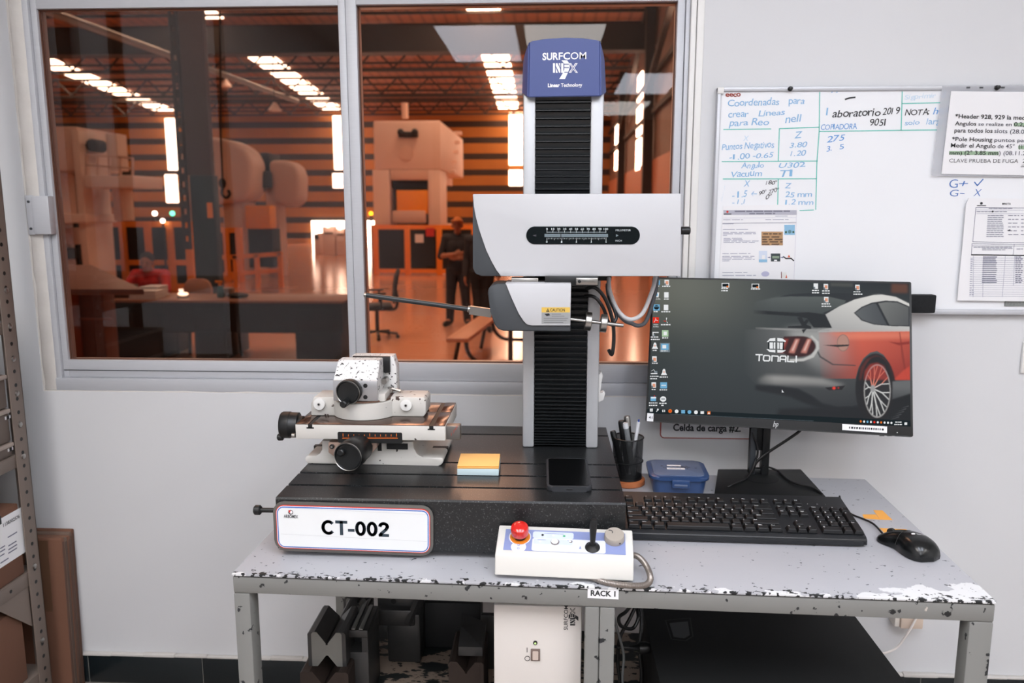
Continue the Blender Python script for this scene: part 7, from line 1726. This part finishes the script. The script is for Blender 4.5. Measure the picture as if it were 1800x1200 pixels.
R_(632, 434, 980, 656, mk('picture_tan', (176, 138, 98), .6, var=.25, vscale=120)); bars(m, gx(665), gx(950), gy_(470), 0, Yq-.0003, mk('picture_brown', (92, 70, 52), .6), 2.0, 3, 9)
for y_ in (520, 560, 600, 640): bars(m, gx(650), gx(970), gy_(y_), 0, Yq-.0003, MATS['picture_brown'], 2.2, 4, 14, 5)
R_(1003, 322, 1175, 487, mk('picture_blue', (136, 182, 212), .6)); v = PY(gx(1090), gy_(435), Yq); m.flat(circle(v.x, v.z, .004), (0, Yq-.0003, 0), UX, UZ, mk('picture_teal', (90, 130, 140), .6)); R_(1015, 425, 1045, 460, mk('picture_green', (50, 84, 62), .6), .0003); R_(1135, 425, 1165, 455, MATS['picture_green'], .0003)
R_(590, 745, 725, 930, mk('picture_pale_blue', (206, 216, 232), .6)); R_(590, 885, 725, 930, MATS['picture_blue'], .0003); R_(640, 815, 690, 880, M_paper, .0004)
R_(785, 788, 938, 918, mk('picture_slate', (50, 60, 64), .6)); R_(808, 830, 920, 868, mk('picture_greengrey', (132, 150, 128), .6), .0003); R_(838, 890, 885, 912, M_paper, .0003)
for x in (735, 945): poly_px(m, [(gx(x), gy_(846)), (gx(x+26), gy_(846)), (gx(x+26), gy_(836)), (gx(x+44), gy_(852)), (gx(x+26), gy_(868)), (gx(x+26), gy_(858)), (gx(x), gy_(858))], Yq, mk('print_navy', (60, 70, 120), .6))
line_px(m, [(gx(990), gy_(840)), (gx(1030), gy_(870)), (gx(1115), gy_(868)), (gx(1155), gy_(905))], Yq, 2, M_ink); poly_px(m, [(gx(1058), gy_(850)), (gx(1078), gy_(805)), (gx(1102), gy_(852))], Yq-.0003, mk('print_flame', (214, 90, 50), .6))
v = PY(gx(695), gy_(1120), Yq); m.flat([(a_*1.5+v.x, b_+v.z) for a_, b_ in circle(0, 0, .006)], (0, Yq, 0), UX, UZ, mk('picture_lavender', (178, 178, 204), .6)); R_(950, 1085, 962, 1190, mk('picture_wine', (120, 60, 60), .6)); R_(962, 1095, 1040, 1185, M_white, .0002); poly_px(m, [(gx(1020), gy_(1185)), (gx(1040), gy_(1130)), (gx(1050), gy_(1185))], Yq-.0004, MATS['print_flame'])
m.build('print', t, world=True, smooth=False)
# typed sheet in a plastic sleeve, right
YP2 = YW-.0065
t, q = sheet('paper_sheet', 'typed notes sheet about Header 928 hanging at the top right of the whiteboard', ((1672, 160), (1900, 163), (1900, 310), (1655, 305.5)), YP2)
MB().prism(q, (0, YP2, 0), UX, UZ, (0, .0012, 0), M_paper).build('page', t, world=True, smooth=False)
sl_m = bpy.data.materials.new('clear_sleeve'); sl_m.use_nodes = True; nt = sl_m.node_tree; b = nt.nodes['Principled BSDF']; b.inputs['Base Color'].default_value = C(206, 208, 214); b.inputs['Alpha'].default_value = .38; b.inputs['Roughness'].default_value = .15
v = [PY(a_, b_, YP2) for a_, b_ in ((1657, 151), (1930, 150), (1930, 312), (1638, 309))]
MB().prism([(p.x, p.z) for p in v][::-1], (0, YP2+.0016, 0), UX, UZ, (0, .0004, 0), sl_m).build('plastic_sleeve', t, world=True, smooth=False)
m = MB(); Yq = YP2-.0003; tx = lambda X: 1640+X*160/1129; ty = lambda Y_: 150+Y_*170/1200
M_hl = mk('green_highlighter', (150, 176, 148), .7); M_t2 = mk('printed_grey_text', (84, 86, 96), .7)
for x0, y0_, x1, y1_ in ((1002, 468, 1300, 515), (1058, 752, 1300, 798), (200, 820, 815, 866)): poly_px(m, [(tx(x0), ty(y0_-6)), (tx(x1), ty(y0_)), (tx(x1), ty(y1_)), (tx(x0), ty(y1_-6))], Yq, M_hl)
tt = lambda s, x0, y0_, x1, y1_, cap_, mat, off: seg_text(m, s, tx(x0), ty(y0_), tx(x1), ty(y1_), cap_, mat, Yq-.0003, off)
tt('*Header 928, 929 la medi', 275, 406, 1160, 428, 7.2, M_ink, .02); tt('Angulos', 272, 495, 535, 500, 7, M_ink, .016); tt('se realize en', 562, 500, 975, 506, 6, M_t2, .012); tt('0.2,', 1005, 506, 1130, 510, 7, M_ink, .01)
tt('para todos los', 265, 582, 738, 588, 7, M_ink, .016); tt('slots (28.0', 760, 588, 1130, 600, 7, M_t2, .012); tt('*Pole Housing', 235, 690, 735, 698, 7, M_ink, .016); tt('puntos pa', 760, 698, 1128, 704, 6, M_t2, .012)
tt('Medir el Angulo', 220, 768, 775, 778, 7.2, M_ink, .014); tt('de 45°', 800, 778, 1010, 780, 7, M_t2, .01); tt('(1°', 1062, 780, 1140, 782, 7, M_ink, .01); tt('mm)', 205, 858, 360, 860, 6, M_ink, .016); tt('(2° 3.85 mm', 390, 860, 808, 864, 7, M_ink, .014); tt(') (08.11.2', 815, 864, 1150, 866, 7, M_t2, .008)
tt('CLAVE PRUEBA DE FUGA', 200, 955, 1055, 962, 6.5, M_ink, -.004); tt('2', 1110, 960, 1150, 960, 7, M_ink, 0); line_px(m, [(tx(1090), ty(1010)), (tx(1150), ty(1008))], Yq-.0003, 1.2, M_ink); line_px(m, [(tx(1100), ty(990)), (tx(1150), ty(988))], Yq-.0003, .8, M_ink)
m.build('print', t, world=True, smooth=False)
# minutes form, lower right
YP3 = YW-.0062
t, q = sheet('paper_sheet', 'minutes form with tables hanging at the lower right of the whiteboard', ((1703, 348), (1900, 350), (1900, 531), (1683, 528), (1684, 512), (1693, 420), (1698, 360)), YP3)
MB().prism(q, (0, YP3, 0), UX, UZ, (0, .0012, 0), M_paper).build('page', t, world=True, smooth=False)
m = MB(); Yq = YP3-.0003; fx = lambda X: 1660+X*140/715; fy = lambda Y_: 320+Y_*235/1200
seg_text(m, 'MINUTA', fx(518), fy(203), fx(596), fy(203), 3.2, M_ink, Yq, .03); v = PY(fx(333), fy(190), Yq); m.flat(circle(v.x, v.z, .0030), (0, Yq, 0), UX, UZ, M_ink); bars(m, fx(295), fx(372), fy(211), 0, Yq, M_ink, 1.3, 5, 9, 1)
L2_ = lambda pts, w__, mt=G_t: line_px(m, [(fx(a_), fy(b_)) for a_, b_ in pts], Yq, w__, mt)
G_d = mk('print_mid_grey', (116, 118, 136), .7)
L2_([(283, 228), (720, 232)], .9, G_d); L2_([(283, 228), (255, 535)], .9, G_d); L2_([(255, 535), (720, 545)], .9, G_d); L2_([(283, 250), (720, 252)], .6); L2_([(290, 282), (720, 284)], .6)
L2_([(250, 552), (720, 560)], .9, G_d); L2_([(250, 572), (720, 574)], .7, G_d); L2_([(248, 552), (243, 655)], .9, G_d); L2_([(628, 555), (618, 655)], .7, G_d); L2_([(243, 652), (720, 658)], 2.0, M_ink)
for i in range(19): y_ = 680+i*19; L2_([(235-i*.6, y_), (720, y_+3)], .5)
for xa_, xb2 in ((262, 258), (350, 345), (548, 520), (632, 620)): L2_([(xa_, 660), (xb2, 1030 if xa_ < 600 else 930)], .6)
for i in range(12):
    y_ = 300+i*17; bars(m, fx(392-i*1.2), fx(530), fy(y_), 0, Yq-.0002, G_d, 1.3, 3, 9, 1.5); 
    if i % 2 == 0: bars(m, fx(575), fx(670), fy(y_), 0, Yq-.0002, G_d, 1.3, 3, 8, 2.5); bars(m, fx(690), fx(722), fy(y_), 0, Yq-.0002, G_d, 1.3, 3, 6, 2)
for i in range(14): y_ = 672+i*17.5; bars(m, fx(350-i*.8), fx(470), fy(y_), 0, Yq-.0002, G_d, 1.7, 4, 10, 1.2); bars(m, fx(640), fx(700), fy(y_), 0, Yq-.0002, G_d, 1.8, 2, 4, 2)
for i in range(17): bars(m, fx(238-i*.7), fx(262), fy(690+i*20), 0, Yq-.0002, G_t, 1.2, 2, 3, 2)
for y_, x0, x1 in ((237, 400, 615), (265, 290, 560), (583, 265, 610), (595, 340, 610), (608, 340, 545), (556, 420, 530), (600, 650, 705)): bars(m, fx(x0), fx(x1), fy(y_), 0, Yq-.0002, G_d, 1.1, 4, 10, 1.5)
v = PY(fx(433), fy(264), Yq); m.flat(circle(v.x, v.z, .002), (0, Yq-.0004, 0), UX, UZ, M_ink); poly_px(m, [(fx(565), fy(432)), (fx(590), fy(424)), (fx(596), fy(432)), (fx(570), fy(438))], Yq-.0004, M_ink)
m.build('print', t, world=True, smooth=False)
A_, B_ = PY(1768, 538, YW-.005), PY(1860, 530, YW-.005)
t = tag(MB().box(A_.x, B_.x, YW-.0015, YW+.0015, A_.z, B_.z, mk('printed_strip', (120, 124, 122), .6, var=.6, vscale=300)).build('label_strip', smooth=False), 'narrow dark printed strip on the whiteboard under the minutes form', 'label')

# ================================================================ SHELVING AT THE LEFT EDGE
SXP = -1.20
M_rack = mk('grey_brown_rack_steel', (122, 109, 100), .55, .1, var=.05, vscale=10); M_bin = mk('grey_beige_bin', (110, 98, 90), .6, var=.06); M_rack2 = mk('pale_bin_rail', (166, 152, 142), .5)
pa, pb = PX(50, 1000, SXP).y, PX(72, 1000, SXP).y
sh = thing('steel_shelving', 'grey-brown slotted-angle shelving unit at the left edge of the picture', 'shelving', (SXP-.2, pb-.3, 0))
SY0 = pb-.95
m = MB(); m.box(SXP-.003, SXP, pa, pb, 0, 2.2, M_rack, .0008); m.box(SXP-.036, SXP, pb-.003, pb, 0, 2.2, M_rack, .0008); z = .03
while z < 1.5: m.cyl((SXP-.0005, (pa+pb)/2, z), (SXP+.0003, (pa+pb)/2, z), .0045, M_slot, 14); z += .0315
m.build('post', sh, world=True)
yh = (pa+pb)/2
for py in (505, 567, 625, 686, 742, 800, 1006, 1150):
    m = MB(); v = PX(44, py, SXP); m.lathe([(.0062, 0), (.0058, .0025), (.003, .004), (.0003, .0042)], (SXP, yh, v.z), UX, M_steel, 16); m.build('bolt', sh, world=True)
for nm, ys in (('post', (SY0-.036, SY0)),):
    m = MB(); m.box(SXP-.003, SXP, *ys, 0, 2.2, M_rack); m.box(SXP-.036, SXP, SY0-.036, SY0-.033, 0, 2.2, M_rack); m.build(nm, sh, world=True)
for yy in (SY0-.036, pb-.036):
    m = MB(); m.box(SXP-.42, SXP-.417, yy, yy+.036, 0, 2.2, M_rack); m.box(SXP-.42, SXP-.384, yy+(0 if yy < pb-.1 else .033), yy+(.003 if yy < pb-.1 else .036), 0, 2.2, M_rack); m.build('post', sh, world=True)
zsh = lambda py: PX(52, py, SXP).z
levels = []
for nm, py, th in (('a', 1018, .034), ('b', 801, .030), ('c', 568, .026), ('d', 1212, .034)):
    zt_ = zsh(py-0)+th/2; levels.append(zt_)
    m = MB(); m.box(SXP-.416, SXP-.0035, SY0, pa-.0005 if False else pb-.004, zt_-.003, zt_, M_rack); m.box(SXP-.0065, SXP-.0035, SY0, pb-.004, zt_-th, zt_-.003, M_rack, .0008)
    for yq in (pa-.06, pa-.35, pa-.7): m.cyl((SXP-.0037, yq, zt_-th/2), (SXP-.0030, yq, zt_-th/2), .004, M_slot, 12)
    m.build('shelf', sh, world=True)
zA, zB, zC_, zD = levels
m = MB(); v = zA-.034
m.prism([(pa-.11, v), (pa, v), (pa, v-.10)], (SXP-.0075, 0, 0), UY, UZ, (.0025, 0, 0), M_rack); m.build('gusset', sh, world=True)
# bins
def bin_(label, py0, py1, ztop=None, stick=None, yr=pa-.002, mat=M_bin, base=None):
    z0_, z1_ = (zsh(py1) if base is None else base), zsh(py0)
    t_ = thing('storage_bin', label, 'bin', (SXP-.2, yr-.15, z0_), group='grey bins on the steel shelving')
    MB().box(SXP-.34, SXP-.0075, yr-.34, yr, z0_+.0005, z1_, mat, .003).build('tray', t_, world=True)
    MB().box(SXP-.010, SXP-.001, yr-.34, yr, z1_-.010, z1_-.001, M_rack2, .002).build('front_rail', t_, world=True)
    if stick:
        A2, B2 = PX(stick[0], stick[3], SXP-.007), PX(stick[2], stick[1], SXP-.007)
        MB().box(SXP-.008, SXP-.0068, A2.y, B2.y, A2.z, B2.z, M_paper).build('sticker', t_, world=True, smooth=False)
        mm2 = MB(); yc = (A2.y+B2.y)/2; zc2 = (A2.z+B2.z)/2
        mm2.box(SXP-.0068, SXP-.0065, yc-.004, yc+.004, zc2-.004, zc2+.004, M_ink); mm2.build('sticker_print', t_, world=True, smooth=False)
    return z1_
z = zB
z = bin_('lowest grey bin of the stack beside the perforated post', 764, 800, base=zB+.0005, stick=(14, 785, 23, 794))
z = bin_('middle grey bin of the stack, one above the lowest', 705, 760, base=z+.0006, stick=(9, 729, 18, 738))
z = bin_('upper grey bin of the stack under the thin shelf', 646, 702, base=z+.0006)
bin_('dark open bin on the thin shelf at the left edge', 512, 560, base=zC_+.0005, mat=mk('dark_bin', (52, 48, 46), .6))
# cartons
def carton(label, py0, base, yr, mat=M_card, xf_=.0075):
    z1_ = PX(45, py0, SXP-.0075).z
    t_ = thing('cardboard_box', label, 'box', (SXP-.2, yr-.2, base))
    MB().box(SXP-.40, SXP-xf_, yr-.40, yr, base+.0008, z1_, mat, .003).build('carton', t_, world=True)
    m_ = MB(); m_.box(SXP-.25, SXP-.18, yr-.399, yr+.0003, z1_, z1_+.0004, mk('parcel_tape', (150, 112, 84), .3)); m_.build('tape', t_, world=True, smooth=False)
    return t_
bx1 = carton('brown cardboard box with white shipping label on the middle shelf', 876, zA, pa-.002)
XL_ = SXP-.0068
m = MB(); c4 = [PX(a_, b_, XL_) for a_, b_ in ((0, 905), (41, 889), (43, 971), (0, 1000))]; yl0, yl1, zl0_, zl1_ = c4[0].y-.06, c4[1].y, (c4[2].z), c4[1].z
m.box(XL_-.0004, XL_, yl0, yl1, zl0_, zl1_, M_paper); lab_ = m.build('shipping_label', bx1, world=True, smooth=False)
m = MB(); XT = XL_+.0004
def rtext(s, px0, px1, py0, py1, cap_, off=0.0):
    a_, b_ = PX(px0, py0, XT), PX(px1, py1, XT); h_ = PX(px0, py0-cap_, XT).z-a_.z; m.text(s, a_, UY, UZ, h_, M_ink, width=(b_-a_).length, off=off)
rtext('1138302576', 6, 35, 926, 914, 6, .02)
for y_, x0, x1 in ((934, 13, 30), (950, 14, 29), (956, 14, 30), (962, 14, 30), (958, 0, 9), (964, 0, 9), (972, 0, 8), (980, 0, 15)):
    a_, b_ = PX(x0, y_+3, XT), PX(x1, y_, XT); m.box(XT-.0002, XT, a_.y, b_.y, b_.z-.0022, b_.z+.0006, MATS['print_mid_grey'])
a_, b_ = PX(0, 922, XT), PX(1.5, 906, XT); m.box(XT-.0002, XT, a_.y-.02, b_.y, a_.z, b_.z, M_ink)
m.build('label_print', lab_, world=True, smooth=False)
t = carton('plain brown cardboard box on the bottom shelf beside the post', 1060, max(zD, .02), pa-.02, xf_=.013)
t = thing('dark_parts_box', 'dark box pushed back on the shelf above the labelled carton', 'box', (SXP-.22, pa-.2, zA))
z1_ = PX(30, 870, SXP-.10).z
zt2 = bx1
m = MB(); zz0 = PX(45, 876, SXP-.0075).z+.0012; m.box(SXP-.36, SXP-.05, pa-.36, pa-.02, zz0, zB-.045, mk('dark_grey_carton', (56, 52, 50), .7, var=.1), .003); t.location = (SXP-.22, pa-.2, zz0); m.build('body', t, world=True)
m = MB(); 
for k in range(2): m.box(SXP-.0497, SXP-.0492, pa-.075, pa-.045, zz0+.022+k*.008, zz0+.025+k*.008, MATS['print_pale_line'])
m.build('print', t, world=True, smooth=False)
# flattened boxes leaning on the wall
ztp = PY(115, 941, 1.80).z; xr_ = PY(113, 1000, 1.79).x
fb = ('outermost flattened brown box of the stack leaning in the corner, with a tape strip', 'second flattened box of the corner stack', 'third flattened box of the corner stack, in the middle', 'fourth flattened box of the corner stack', 'innermost flattened box of the corner stack, against the wall')
for k in range(5):
    yk = 1.772+k*.0132; lean = .012; dx = random.uniform(-.004, .004); dz = random.uniform(-.008, .004)
    t = thing('flattened_box', fb[k], 'cardboard', (xr_-.27, yk, 0), group='flattened boxes leaning in the corner')
    m = MB(); zt_ = ztp+dz
    m.prism([(yk, 0.0005), (yk+.0115, .0005), (yk+.0115+lean, zt_-.004), (yk+.010+lean, zt_), (yk+.0015+lean, zt_), (yk+lean, zt_-.004)], (xr_-.52+dx, 0, 0), UY, UZ, (.52, 0, 0), M_card if k % 2 == 0 else mk('grey_brown_cardboard', (112, 92, 80), .9, var=.15, vscale=10), .0015); m.build('sheet', t, world=True)
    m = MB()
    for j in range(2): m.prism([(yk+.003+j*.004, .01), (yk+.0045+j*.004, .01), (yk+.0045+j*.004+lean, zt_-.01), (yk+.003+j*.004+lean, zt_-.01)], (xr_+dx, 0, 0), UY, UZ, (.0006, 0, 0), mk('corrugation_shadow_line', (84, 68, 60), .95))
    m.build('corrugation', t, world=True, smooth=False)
    if k == 0:
        m = MB(); xw = PY(75, 1000, 1.77).x; m.prism([(yk-.0004+lean*.55, ztp*.55), (yk+.0002+lean*.55, ztp*.55), (yk+.0002+lean, zt_-.006), (yk-.0004+lean, zt_-.006)], (xw-.02, 0, 0), UY, UZ, (.03, 0, 0), mk('brown_packing_tape', (104, 76, 58), .35)); m.build('tape_strip', t, world=True, smooth=False)
